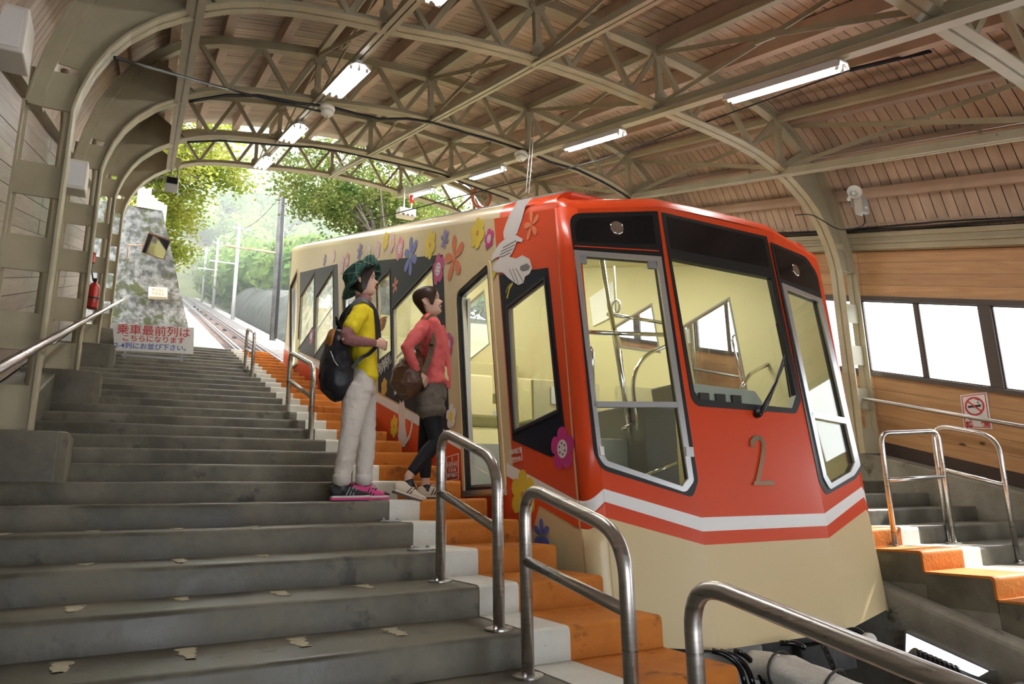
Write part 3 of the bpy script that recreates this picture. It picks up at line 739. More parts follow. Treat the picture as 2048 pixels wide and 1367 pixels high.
# black surrounds
sL = round_poly([(2.574, 3.497), (3.277, 3.596), (3.280, 3.102), (3.314, 1.615), (3.258, 1.512), (2.642, 1.693), (2.601, 1.801), (2.589, 3.120)], [0.09, 0.01, 0, 0.03, 0.03, 0.05, 0.03, 0])
sC = round_poly([(3.305, 3.591), (4.404, 3.582), (4.419, 3.254), (4.460, 2.223), (4.378, 2.115), (3.398, 2.125), (3.353, 2.178), (3.318, 3.126)], [0.01, 0.01, 0, 0.03, 0.03, 0.04, 0.03, 0])
sR = round_poly([(4.423, 3.532), (4.976, 3.524), (5.115, 3.394), (5.111, 3.061), (5.200, 1.712), (5.074, 1.636), (4.561, 1.511), (4.493, 1.602), (4.442, 3.138)], [0.01, 0.06, 0.05, 0, 0.03, 0.03, 0.03, 0.03, 0])
for s_, w_, fn, n_ in ((sL, winL, facL, nL), (sC, winC, facC, nC), (sR, winR, facR, nR)):
    MB().prism(s_, off(fn, n_*0.004), -n_*0.004, [w_]).build('window_surround', M['black'], CAR)
    MB().prism(w_, off(fn, -n_*0.012), -n_*0.005).build('windscreen', M['glass'], CAR)
# silver sash of the two corner windows
sashL = round_poly([(2.586, 3.211), (3.252, 3.221), (3.277, 1.615), (3.208, 1.542), (2.658, 1.718), (2.623, 1.779)], [0, 0, 0.02, 0.03, 0.03, 0.02])
rgL = MB().prism(sashL, off(facL, nL*0.014), -nL*0.02, [winL]).build('silver_sash', M['alu'], CAR)
MB().prism([(2.623, 2.135), (3.227, 2.146), (3.229, 2.108), (2.627, 2.098)], off(facL, nL*0.014), -nL*0.03).build('sash_bar', M['alu'], rgL)
MB().prism([(2.632, 1.840), (2.659, 1.837), (2.660, 1.779), (2.633, 1.782)], off(facL, nL*0.03), -nL*0.02).build('latch', M['white'], rgL)
MB().prism([(3.240, 1.840), (3.295, 1.837), (3.293, 1.773), (3.238, 1.776)], off(facL, nL*0.03), -nL*0.02).build('latch', M['alu'], rgL)
for q in ([(2.623, 3.176), (2.675, 3.177), (2.673, 3.116), (2.625, 3.116)], [(3.141, 3.184), (3.204, 3.186), (3.204, 3.123), (3.141, 3.122)]):
    MB().prism(q, off(facL, nL*0.012), -nL*0.02).build('hinge', M['grey_metal'], rgL)
sashR = round_poly([(4.463, 3.181), (5.088, 3.157), (5.179, 1.744), (5.044, 1.663), (4.614, 1.551), (4.550, 1.639)], [0, 0, 0.02, 0.03, 0.03, 0.02])
rgR = MB().prism(sashR, off(facR, nR*0.014), -nR*0.02, [winR]).build('silver_sash', M['alu'], CAR)
MB().prism([(4.532, 2.142), (5.101, 2.123), (5.097, 2.074), (4.531, 2.095)], off(facR, nR*0.014), -nR*0.03).build('sash_bar', M['alu'], rgR)
# dark upper glass, headlights behind it, red trim line
upL = round_poly([(2.608, 3.457), (3.227, 3.553), (3.229, 3.319), (2.614, 3.279)], [0.08, 0.01, 0.01, 0.01])
upC = [(3.354, 3.563), (4.357, 3.552), (4.368, 3.303), (3.350, 3.302)]
upR = round_poly([(4.459, 3.505), (4.931, 3.490), (5.071, 3.366), (5.068, 3.217), (4.470, 3.225)], [0.01, 0.05, 0.04, 0.01, 0.01])
for u, fn, n_ in ((upL, facL, nL), (upC, facC, nC), (upR, facR, nR)):
    MB().prism(u, off(fn, n_*0.006), -n_*0.003).build('dark_glass', M['black_gloss'], CAR)
MB().prism([(2.593, 3.250), (3.243, 3.272), (3.242, 3.264), (2.592, 3.242)], off(facL, nL*0.006), -nL*0.003).build('red_line', M['red'], CAR)
for cpt, fn, n_ in (((2.931, 3.420), facL, nL), ((4.740, 3.352), facR, nR)):
    c = Vector(fn(*cpt))+n_*0.004
    hl = MB().lathe([(0.0, 0.0), (0.052, 0.001), (0.055, 0.006), (0.046, 0.009), (0.03, 0.006), (0.0, 0.003)], c, n_, 24).build('headlight', M['chrome'], CAR, smooth=True)
# painted bands on the facets
wTL, wTC, wTR = [(2.593, 1.574), (3.297, 1.387)], [(3.318, 1.383), (4.511, 1.397)], None
zwt = ((2.586, 1.574)[1], (3.309, 1.383)[1]); zwb = ((2.578, 1.494)[1], (3.310, 1.295)[1]); zcr = ((2.569, 1.397)[1], (3.312, 1.211)[1])
def fband(nm, lo, hi, mat, d):
    # lo / hi: heights at (outer corner, centre facet)
    MB().prism([(xk, lo[0]), (3.30, lo[1]), (3.30, hi[1]), (xk, hi[0])], off(facL, nL*d), -nL*d).build(nm, mat, CAR)
    MB().prism([(3.30, lo[1]), (4.49, lo[1]), (4.49, hi[1]), (3.30, hi[1])], off(facC, nC*d), -nC*d).build(nm, mat, CAR)
    MB().prism([mir(p) for p in [(xk, lo[0]), (3.30, lo[1]), (3.30, hi[1]), (xk, hi[0])]], off(facR, nR*d), -nR*d).build(nm, mat, CAR)
fband('white_stripe', zwb, zwt, M['white'], 0.0025)
fband('cream_skirt', (zc1, zc0), zcr, M['cream'], 0.002)
# ---- rounded corner posts (near and far), painted in the same zones
ycut = yfront(1.7)
sdz = {'w1': noz(ycut)+rw1, 'w0': noz(ycut)+rw0, 'c': noz(ycut)+rc, 'b': zb_f, 't': ZT(ytf)}
fz = {'w1': zwt[0], 'w0': zwb[0], 'c': zcr[0], 'b': zc1, 't': ztk}
for flip in (0, 1):
    A = Vector((XS, YK+0.11)); K = Vector((XS, YK)); B = Vector((xk, YK-0.108/0.765*0.155))
    for (lo, hi, mat) in (('b', 'c', 'cream'), ('c', 'w0', 'red'), ('w0', 'w1', 'white'), ('w1', 't', 'red')):
        m = MB(); n = 10; rows = 6; vs = []; fs = []
        for i in range(n+1):
            t = i/n; p = A*(1-t)**2+K*2*t*(1-t)+B*t**2
            dip = -0.035*math.sin(math.pi*min(1, t*1.4)) if lo != 'b' else 0
            za = sdz[lo]*(1-t)+fz[lo]*t+(0 if lo == 'b' else -0.03*math.sin(math.pi*t)); zb = sdz[hi]*(1-t)+fz[hi]*t+(0 if hi == 't' else -0.03*math.sin(math.pi*t))
            for j in range(rows+1):
                z = za+(zb-za)*j/rows; x = p.x if not flip else 2*CX-p.x
                vs.append((x, p.y+(z-ZR)*LEAN, z))
        for i in range(n):
            for j in range(rows):
                q = i*(rows+1)+j; fs.append((q, q+1, q+rows+2, q+rows+1))
        o = m.add(vs, fs).build('corner_post', M[mat], CAR, smooth=True)
        so = o.modifiers.new('thick', 'SOLIDIFY'); so.thickness = 0.012
# ---- rear end, floor plate, roof
MB().prism([(XS, noz(14.6)+BOTR), (XF, noz(14.6)+BOTR), (XF, ZT(ytr)), (XS, ZT(ytr))], lambda x, z: (x, yrear(z), z), (0, -0.04, 0), [[(2.9, 5.6), (4.9, 5.6), (4.9, 6.4), (2.9, 6.4)]], (0, 1, 0)).build('rear_panel', [M['cream'], M['inside']], CAR)
MB().prism([(2.9, 5.6), (4.9, 5.6), (4.9, 6.4), (2.9, 6.4)], lambda x, z: (x, yrear(z)-0.01, z), (0, -0.006, 0)).build('rear_window', M['glass'], CAR)
loop = []                                            # roof edge loop: (x, y, z)
for i in range(25):
    y = ytr+(ytf-ytr)*i/24; loop.append((XS, y, ZT(y)))
A = Vector((XS, YK+0.11)); K = Vector((XS, YK)); B = Vector((xk, YK-0.108/0.765*0.155))
def cpt(t):
    p = A*(1-t)**2+K*2*t*(1-t)+B*t**2; z = sdz['t']*(1-t)+ztk*t; return (p.x, p.y+(z-ZR)*LEAN, z)
half = [cpt(i/8) for i in range(1, 9)]
half += [facL(xk+(3.30-xk)*i/4, ztk+(ztc-ztk)*i/4) for i in range(1, 5)]
cen = [facC(3.30+1.19*i/6, ztc+0.012*math.sin(math.pi*i/6)) for i in range(1, 6)]
loop = loop+half+cen+[(2*CX-x, y, z) for x, y, z in reversed(half)]+[(2*CX-x, y, z) for x, y, z in reversed(loop)]
n = len(loop); rowsv = []; rr = 0.17
ctr = lambda p: Vector((CX, min(max(p[1], 4.5), 14.0), p[2]))
for a in range(0, 8):
    t = a/7*math.pi/2; row = []
    for i, p in enumerate(loop):
        P = Vector(p)
        if i < 25 or i >= n-25: inn = Vector((1 if i < 25 else -1, 0, 0))
        else:
            q0, q1 = Vector(loop[i-1]), Vector(loop[i+1]); d = (q1-q0); inn = Vector((-d.y, d.x, 0)).normalized()
            if inn.y < 0: inn = -inn
        up = Vector((0, 0, 1)) if (i < 25 or i >= n-25) else Vector((0, 0.3, 1)).normalized()
        k = 1.0 if (i < 25 or i >= n-25) else 0.8
        row.append(P+inn*rr*k*(1-math.cos(t))+up*rr*k*math.sin(t)*0.95)
    rowsv.append(row)
rm = MB(); vs = [v for r_ in rowsv for v in r_]; fs = []; mm = []
for a in range(7):
    for i in range(n-1): fs.append((a*n+i, a*n+i+1, (a+1)*n+i+1, (a+1)*n+i))
rm.add(vs, fs); top = rowsv[-1]; b0 = len(rm.v)
rm.v += [tuple(v) for v in top]
crown = []
for i in range((n)//2):
    j = n-1-i; rm.f.append((b0+i, b0+i+1, b0+j-1, b0+j)); rm.m.append(0)
# colour the front part of the shell red, the rest cream
yb_red = (5.006, 3.873)[0]
rm.m = [0]*len(rm.f)
for k_, f in enumerate(rm.f):
    cy = sum(rm.v[i][1] for i in f)/len(f)
    rm.m[k_] = 1 if cy < yb_red else 0
ro = rm.build('roof', [M['cream'], M['red']], CAR); smooth_by_angle(ro, 1.2)
mm_ = MB().slbox(XS+0.16, XS+0.30, 4.15, 14.2, ZT(5)-noz(5)+0.155, ZT(5)-noz(5)+0.185); mm_.build('gutter', M['grey_metal'], CAR)
MB().slbox(XS+0.05, XF-0.05, 4.02, 14.3, ZT(5)-noz(5)-0.03, ZT(5)-noz(5)-0.01).build('ceiling_liner', M['inside'], CAR)
# interior floor in tiers, seats, rails
tiers = [(3.72, 5.75, 1.50)]
y = 5.75
while y < 14.5: tiers.append((y, min(y+1.9, 14.7), noz(min(y+1.9, 14.7)-1.0)-0.02)); y += 1.9
for i, (a, b, z) in enumerate(tiers):
    MB().box(XS+0.05, XF-0.05, a+(0.04 if i == 0 else 0), b, z-0.75, z).build('floor_tier', M['cab_grey'] if i else M['grey_metal'], CAR)
    if i:
        for (xa, xb) in ((3.15, 3.75), (4.1, 5.15)):
            MB().box(xa, xb, b-0.62, b-0.12, z+0.30, z+0.44).build('seat_cushion', M['seat'], CAR, bevel=0.03)
            MB().box(xa, xb, b-0.16, b-0.06, z+0.40, z+0.98).build('seat_back', M['inside'], CAR, bevel=0.02)
            MB().box(xa+0.03, xb-0.03, b-0.58, b-0.14, z, z+0.30).build('seat_box', M['inside'], CAR)
        MB().tube([(3.12, b-0.11, z), (3.12, b-0.11, ZT(b)-0.05)], 0.018, 8).build('grab_pole', M['chrome'], CAR, smooth=True)
MB().box(XS+0.05, XF-0.05, 3.76, 14.5, 0.62, 0.66).build('floor_plate', M['dark_metal'], CAR)
# cab: console, partition with curved rail, poles, straps, lamps, stickers
con = MB().prism([(3.425, 2.329), (4.173, 2.303), (4.272, 2.167), (3.435, 2.179)], off(facC, (0, 0.16, 0)), (0, 0.35, 0)).build('driver_console', M['cab_grey'], CAR, bevel=0.02)
for (px0) in (0, 1, 2):
    a = (3.573, 2.223); MB().box(a[0]+px0*0.16, a[0]+0.09+px0*0.16, facC(*a)[1]+0.14, facC(*a)[1]+0.17, a[1]-0.03, a[1]+0.03).build('vent', M['black'], con)
MB().box(XS+0.7, XS+1.45, 5.62, 5.66, 1.5, 2.62).build('partition', M['inside'], CAR)
MB().box(4.2, XF-0.06, 5.62, 5.66, 1.5, 2.62).build('partition', M['inside'], CAR)
def rail_in(pts, r=0.018): return MB().tube(round_path(pts, 0.22, 6), r, 8).build('grab_rail', M['chrome'], CAR, smooth=True)
def q3(xz, y): return (xz[0], y, xz[1])
rail_in([q3((3.420, 3.529), 4.7), q3((3.684, 1.627), 4.7)], 0.022); rail_in([q3((3.790, 2.824), 5.0), q3((3.835, 1.669), 5.0)])
rail_in([q3((2.975, 2.754), 4.3), q3((3.711, 2.806), 4.3)]); rail_in([q3((3.597, 3.115), 4.9), q3((4.226, 3.103), 4.9)])
rail_in([q3((3.683, 1.704), 4.6), q3((3.584, 2.471), 4.6), q3((3.800, 2.712), 4.7), q3((4.145, 2.852), 4.8)])
rail_in([q3((3.590, 2.119), 4.6), q3((3.470, 2.061), 4.6)], 0.014); rail_in([q3((3.868, 2.016), 5.1), q3((4.358, 2.037), 5.1)])
rail_in([q3((3.482, 1.668), 4.4), q3((3.832, 1.786), 4.4)]); rail_in([q3((3.477, 2.462), 5.0), q3((3.484, 2.797), 5.0), q3((3.443, 2.839), 5.0)])
rail_in([q3((5.386, 2.592), 5.1), q3((5.291, 3.120), 5.1), q3((5.399, 3.152), 5.1), q3((5.452, 2.674), 5.1)], 0.012)
rail_in([q3((4.726, 2.449), 4.5), q3((4.843, 2.593), 4.5), q3((5.576, 2.868), 4.7)]); rail_in([q3((5.635, 2.863), 4.6), q3((5.986, 2.811), 4.6)])
rail_in([(2.72, 5.28, 1.75), (2.72, 5.28, 2.7), (2.72, 5.05, 2.85)])
MB().box(3.35, 3.75, 4.75, 5.1, 1.5, 2.0).build('cab_locker', M['cab_grey'], CAR, bevel=0.01)
MB().box(3.62, 3.95, 4.5, 5.2, 1.5, 2.28).build('cab_cupboard', M['grey_metal'], CAR, bevel=0.01)
for (x, y, z) in (((3.771, 3.230)[0], 5.0, (3.771, 3.230)[1]-0.06), (2.95, 8.2, 4.45)):
    MB().tube([(x, y, z+0.12), (x, y, z+0.45)], 0.012, 6).build('strap', M['inside2'], CAR)
    MB().tube([(x, y+0.06*math.cos(a), z+0.06+0.06*math.sin(a)) for a in [i*math.pi/8 for i in range(16)]], 0.012, 8, closed=True).build('strap_ring', M['white'], CAR, smooth=True)
M['cabin_lamp'] = glow('cabin_lamp', (1.0, 0.96, 0.82), 22.0)
for y in (4.6, 6.6, 9.0, 11.4, 13.4):
    MB().slbox(3.80, 3.99, y, y+1.1, ZT(5)-noz(5)-0.06, ZT(5)-noz(5)-0.032).build('cabin_lamp', M['cabin_lamp'], CAR)
MB().prism([(7.402, 3.748), (7.454, 4.153), (6.917, 4.228), (6.912, 3.777)], lambda a, b: (5.19, a, b), (0.006, 0, 0)).build('notice_poster', M['white'], CAR)
MB().box(3.42, 3.56, 5.608, 5.618, 2.40, 2.56).build('no_smoking_sticker', M['white'], CAR)
# ---- wiper, number, roof gear
wp = Vector(facC(*(3.955, 2.093)))
MB().lathe([(0.03, 0), (0.03, 0.03), (0.02, 0.05)], wp+nC*0.0, nC, 12).build('wiper_motor_cap', M['black'], CAR)
we = Vector(facC(*(4.325, 2.561)))
ar = MB().tube([wp+nC*0.045, (wp+we)/2+nC*0.07, we+nC*0.035], [0.016, 0.012, 0.007], 8).build('wiper_arm', M['black'], CAR, smooth=True)
MB().tube([wp+nC*0.04+Vector((0.05, 0, 0.01)), we+nC*0.035+Vector((0.012, 0, -0.03))], 0.006, 6).build('wiper_link', M['black'], ar)
b0_, b1_ = Vector(facC(*(4.321, 2.820))), Vector(facC(*(4.327, 2.235)))
MB().tube([b0_+nC*0.016, (b0_+b1_)/2+nC*0.026, b1_+nC*0.016], 0.008, 6).build('wiper_blade', M['black'], ar)
def stroke(pts, w):
    L, Rr = [], []
    for i, p in enumerate(pts):
        a, b = Vector(pts[max(i-1, 0)]), Vector(pts[min(i+1, len(pts)-1)]); d = (b-a).normalized(); nn = Vector((-d.y, d.x))*w/2
        L.append(tuple(Vector(p)+nn)); Rr.append(tuple(Vector(p)-nn))
    return L+Rr[::-1]
two = [(3.857, 1.851), (3.860, 1.887), (3.890, 1.913), (3.927, 1.921), (3.959, 1.911), (3.972, 1.879), (3.961, 1.832), (3.922, 1.743), (3.846, 1.600)]
MB().prism(stroke(two, 0.036), off(facC, nC*0.012), -nC*0.012).build('number_two', M['chrome'], CAR)
MB().prism([(3.820, 1.614), (4.012, 1.617), (4.009, 1.586), (3.809, 1.587)], off(facC, nC*0.0125), -nC*0.012).build('number_two_foot', M['chrome'], CAR)
# ---- pantograph on the roof
zt = lambda y: ZT(y)+0.17
pg = MB(); pg.bar((3.3, 9.6, zt(9.6)+0.16), (3.3, 11.0, zt(9.6)+0.42), 0.06, 0.03); pg.bar((3.0, 10.9, zt(9.6)+0.42), (4.3, 10.9, zt(9.6)+0.42), 0.05, 0.03); pg.bar((3.3, 9.6, zt(9.6)), (3.3, 9.6, zt(9.6)+0.16), 0.04, 0.04); pg.bar((3.3, 10.4, zt(10.4)-0.02), (3.3, 10.8, zt(9.6)+0.4), 0.03, 0.03)
pg.build('pantograph', M['dark_metal'], CAR)
hd = MB().tube(round_path([(4.3, 4.6, zt(4.6)-0.06), (4.3, 4.6, zt(4.6)+0.16), (4.3, 5.6, zt(5.6)+0.16), (4.3, 5.6, zt(5.6)-0.06)], 0.08, 4), 0.03, 8).build('roof_handle', M['grey_metal'], CAR, smooth=True)
# ---- painted flowers
FC = {}
for nm, c in dict(yellow=(0.80, 0.60, 0.05), gold=(0.72, 0.42, 0.04), magenta=(0.56, 0.035, 0.22), pink=(0.75, 0.25, 0.33), orange=(0.70, 0.17, 0.06), salmon=(0.78, 0.22, 0.10), blue=(0.12, 0.14, 0.45), violet=(0.28, 0.22, 0.55), pale=(0.80, 0.76, 0.74), green=(0.20, 0.32, 0.08), plum=(0.08, 0.01, 0.07), rose=(0.78, 0.50, 0.52), leaf=(0.65, 0.55, 0.05)).items(): FC[nm] = plain('paint_'+nm, c, 0.35)
def flower(c, t, petal, core=None, dots=None, np_=5, width=0.62, inner=0.30, rot=0.0, d=0.0055):
    """flat painted flower: c centre and t top point on the side panel"""
    R = abs(t[1]-c[1]); root = None
    for i in range(np_):
        a0 = math.pi/2+rot+2*math.pi*i/np_; pts = []
        for j in range(13):
            u = j/12*2*math.pi
            rr_ = R*(0.56+0.44*math.cos(u)); ss = R*width*0.5*math.sin(u)*(1.0+0.25*math.cos(u))
            pts.append((c[0]+rr_*math.cos(a0)-ss*math.sin(a0), c[1]+rr_*math.sin(a0)+ss*math.cos(a0)))
        pts = pts[:-1]
        o = MB().prism(pts, off(side, (-d-0.0001*i, 0, 0)), (0.0015, 0, 0)).build('petal', petal, CAR)
        tag(o, 'painted flower petal on the car side')
    def disc(r, mat, dd, nm):
        MB().prism([(c[0]+r*math.cos(u*math.pi/8), c[1]+r*math.sin(u*math.pi/8)) for u in range(16)], off(side, (-dd, 0, 0)), (0.002, 0, 0)).build(nm, mat, CAR)
    if core: disc(R*inner, core, d+0.0012, 'flower_heart')
    if dots:
        for i in range(6):
            a = i*math.pi/3+0.4; q = R*inner*0.6; r = R*0.055
            p = (c[0]+q*math.cos(a), c[1]+q*math.sin(a))
            MB().prism([(p[0]+r*math.cos(u*math.pi/4), p[1]+r*math.sin(u*math.pi/4)) for u in range(8)], off(side, (-d-0.002, 0, 0)), (0.001, 0, 0)).build('stamen', dots, CAR)
flower((4.588, 1.549), (4.580, 1.736), FC['yellow'], FC['leaf'], FC['orange'], 6, 0.70, 0.16)
flower((4.027, 1.845), (4.017, 1.994), FC['magenta'], FC['pale'], FC['plum'], 5, 0.80, 0.42)
flower((4.335, 1.274), (4.329, 1.389), FC['blue'], FC['green'], None, 6, 0.42, 0.14)
flower((5.332, 3.853), (5.329, 4.001), FC['yellow'], FC['leaf'], FC['orange'], 6, 0.72, 0.18)
flower((5.102, 3.720), (5.099, 3.811), FC['magenta'], FC['pale'], FC['plum'], 5, 0.8, 0.42)
flower((5.859, 3.788), (5.860, 4.023), FC['orange'], FC['salmon'], None, 5, 0.42, 0.14)
flower((6.097, 4.065), (6.098, 4.171), FC['violet'], FC['green'], None, 6, 0.44, 0.2)
flower((6.490, 4.136), (6.494, 4.293), FC['yellow'], FC['leaf'], FC['orange'], 6, 0.72, 0.18)
flower((7.084, 4.209), (7.094, 4.439), FC['blue'], FC['green'], None, 6, 0.44, 0.16)
flower((6.264, 3.802), (6.266, 3.968), FC['magenta'], FC['pale'], FC['plum'], 5, 0.8, 0.42)
flower((7.467, 4.428), (7.475, 4.574), FC['pink'], FC['pale'], FC['plum'], 5, 0.8, 0.4)
flower((7.771, 4.607), (7.779, 4.734), FC['rose'], FC['yellow'], None, 6, 0.7, 0.3)
flower((8.011, 4.710), (8.020, 4.833), FC['yellow'], FC['leaf'], None, 6, 0.7, 0.2)
flower((4.366, 3.571), (4.360, 3.692), FC['salmon'], FC['orange'], None, 5, 0.42, 0.14)
flower((7.604, 4.018), (7.611, 4.119), FC['salmon'], FC['orange'], None, 5, 0.42, 0.14)
flower((7.537, 2.351), (7.545, 2.481), FC['yellow'], FC['leaf'], FC['orange'], 6, 0.72, 0.18)
flower((7.931, 2.852), (7.940, 2.967), FC['gold'], FC['leaf'], FC['orange'], 6, 0.72, 0.18)
flower((5.924, 2.279), (5.924, 2.395), FC['pale'], FC['yellow'], None, 5, 0.8, 0.4)
flower((5.999, 2.963), (6.000, 3.085), FC['magenta'], FC['pale'], FC['plum'], 5, 0.8, 0.42)
flower((8.360, 4.708), (8.371, 4.836), FC['rose'], FC['pale'], FC['magenta'], 5, 0.8, 0.4)
flower((8.767, 4.809), (8.777, 4.920), FC['pale'], FC['yellow'], None, 5, 0.8, 0.3)
flower((9.188, 4.964), (9.203, 5.096), FC['violet'], FC['green'], None, 6, 0.44, 0.2)
flower((10.172, 5.074), (10.194, 5.226), FC['rose'], FC['pale'], FC['magenta'], 5, 0.8, 0.4)
flower((9.856, 5.053), (9.871, 5.168), FC['pink'], FC['pale'], None, 5, 0.8, 0.4)
flower((11.335, 5.529), (11.355, 5.642), FC['violet'], FC['green'], None, 6, 0.44, 0.2)
flower((10.710, 5.395), (10.727, 5.503), FC['rose'], FC['pale'], None, 5, 0.8, 0.4)
flower((12.113, 4.382), (12.146, 4.542), FC['magenta'], FC['pale'], None, 5, 0.8, 0.4)
# ---- painted white bird
BW = FC['pale']; BG = plain('paint_bird_grey', (0.22, 0.21, 0.21), 0.4)
def art(nm, pts, mat, d): return MB().prism(pts, off(side, (-d, 0, 0)), (0.0012, 0, 0)).build(nm, mat, CAR)
art('bird_wing', [(4.338, 3.786), (4.455, 3.760), (4.512, 3.673), (4.600, 3.582), (4.682, 3.592), (4.825, 3.621), (4.831, 3.684), (4.779, 3.742), (4.699, 3.802), (4.577, 3.859)], BW, 0.0062)
art('bird_wing', [(5.079, 3.498), (5.027, 3.555), (4.911, 3.605), (4.757, 3.615), (4.613, 3.579), (4.502, 3.505), (4.520, 3.485), (4.603, 3.521), (4.641, 3.482), (4.687, 3.448), (4.748, 3.431), (4.846, 3.440), (4.866, 3.484), (4.979, 3.505)], BW, 0.0068)
art('bird_body', [(4.885, 3.484), (4.743, 3.438), (4.620, 3.382), (4.519, 3.377), (4.406, 3.310), (4.369, 3.228), (4.412, 3.192), (4.481, 3.191), (4.506, 3.149), (4.586, 3.153), (4.652, 3.192), (4.749, 3.257), (4.850, 3.337), (4.969, 3.373), (5.039, 3.416), (5.007, 3.459)], BW, 0.0074)
art('bird_tail_mark', [(4.551, 3.297), (4.446, 3.287), (4.396, 3.248), (4.419, 3.226), (4.506, 3.239), (4.557, 3.268)], BG, 0.0082)
for p_, q_ in (((4.610, 3.530), (4.843, 3.547)), ((4.640, 3.503), (4.875, 3.526)), ((4.676, 3.482), (4.897, 3.505)), ((4.712, 3.461), (4.872, 3.476))):
    art('feather_line', stroke([p_, q_], 0.009), BG, 0.0078)
art('feather_line', stroke([(4.734, 3.329), (4.647, 3.197)], 0.008), BG, 0.0082)
art('feather_line', stroke([(4.677, 3.317), (4.586, 3.163)], 0.008), BG, 0.0082)
art('feather_line', stroke([(4.624, 3.301), (4.510, 3.157)], 0.008), BG, 0.0082)
art('bird_beak', [(5.031, 3.400), (4.960, 3.373), (4.988, 3.356), (5.021, 3.337), (5.037, 3.370)], FC['leaf'], 0.0082)
art('bird_leg', stroke([(4.686, 3.197), (4.742, 3.169), (4.785, 3.099)], 0.022), FC['leaf'], 0.0068)
art('bird_leg', stroke([(4.721, 3.202), (4.777, 3.183), (4.804, 3.151)], 0.0082), FC['leaf'], 0.0068)
# ---- painted white cat figure low on the side
cat_ = [(7.338, 2.109), (7.395, 2.238), (7.369, 2.373), (7.411, 2.515), (7.350, 2.624), (7.315, 2.581), (7.234, 2.603), (7.165, 2.485), (7.173, 2.325), (7.119, 2.203), (7.161, 2.095)]
art('painted_cat', cat_, BW, 0.0062)
art('painted_cat_tail', stroke([(7.148, 2.142), (7.027, 2.195), (6.969, 2.278), (6.943, 2.364)], 0.05), BW, 0.0062)
# ---- lettering plates on the side
def text(body, loc, size, mat, parent, rot=None, align='CENTER', depth=0.001, bold=0.0, xdir=None, ydir=None):
    cu = bpy.data.curves.new('lettering', 'FONT'); cu.body = body; cu.size = size; cu.align_x = align; cu.align_y = 'CENTER'; cu.extrude = depth
    cu.materials.append(mat)
    cu.offset = bold
    tmp = bpy.data.objects.new('tmp', cu); COL.objects.link(tmp)
    me = bpy.data.meshes.new_from_object(tmp.evaluated_get(bpy.context.evaluated_depsgraph_get()))
    bpy.data.objects.remove(tmp); me.name = 'lettering'
    o = bpy.data.objects.new('lettering', me); COL.objects.link(o)
    X = Vector(xdir).normalized(); Yd = Vector(ydir); Yd = (Yd-X*Yd.dot(X)).normalized(); Zd = X.cross(Yd)
    mw = Matrix((X, Yd, Zd)).transposed().to_4x4(); mw.translation = Vector(loc)
    if parent: mw.translation = Vector(loc)-org(parent); o.parent = parent
    o.matrix_local = mw if parent else mw
    if not parent: o.matrix_world = mw
    ORG[o] = Vector(loc)
    return o
M['letter_white'] = plain('letter_white', (0.8, 0.78, 0.74), 0.5); M['letter_red'] = plain('letter_red', (0.55, 0.03, 0.03), 0.5); M['letter_blue'] = plain('letter_blue', (0.05, 0.10, 0.42), 0.5)
pl = [(6.025, 1.706), (6.026, 1.909), (5.765, 1.924), (5.765, 1.714)]
ring(pl, 0.008, off(side, (-0.005, 0, 0)), (0.003, 0, 0), 'data_plate_border', M['letter_white'], CAR)
pc = ((pl[0][0]+pl[2][0])/2, (pl[0][1]+pl[2][1])/2); hh = (pl[1][1]-pl[0][1])
for i, tx in enumerate(('2', '最大定員 101名', '自  重 11.0t', '製造 平成12年')):
    text(tx, (XS-0.006, pc[0], pc[1]+hh*(0.36-0.24*i)), 0.036 if i else 0.045, M['letter_white'], CAR, xdir=(0, -1, 0), ydir=(0, 0, 1))
    if i: art('data_plate_line', stroke([(pl[0][0], pc[1]+hh*(0.48-0.24*i)), (pl[2][0], pc[1]+hh*(0.48-0.24*i))], 0.005), M['letter_white'], 0.005)
pq = [(4.774, 1.794), (4.780, 1.881), (4.596, 1.894), (4.592, 1.809)]
ring(pq, 0.005, off(side, (-0.008, 0, 0)), (0.003, 0, 0), 'maker_plate_border', M['letter_white'], CAR)
qc = ((pq[0][0]+pq[2][0])/2, (pq[0][1]+pq[2][1])/2)
text('大阪車輌工業', (XS-0.009, qc[0], qc[1]+0.025), 0.033, M['letter_white'], CAR, xdir=(0, -1, 0.0), ydir=(0, 0, 1))
text('平成12年4月', (XS-0.009, qc[0], qc[1]-0.025), 0.028, M['letter_white'], CAR, xdir=(0, -1, 0.0), ydir=(0, 0, 1))
for i, ch in enumerate('祭部賢先'):
    q = ((8.163, 3.084)[0]+((7.766, 3.134)[0]-(8.163, 3.084)[0])*i/3, (8.163, 3.084)[1]+((7.766, 3.134)[1]-(8.163, 3.084)[1])*i/3)
    text(ch, (XS-0.008, q[0], q[1]), 0.17, M['letter_white'], CAR, xdir=(0, -1, 0.5), ydir=(0, 0, 1))
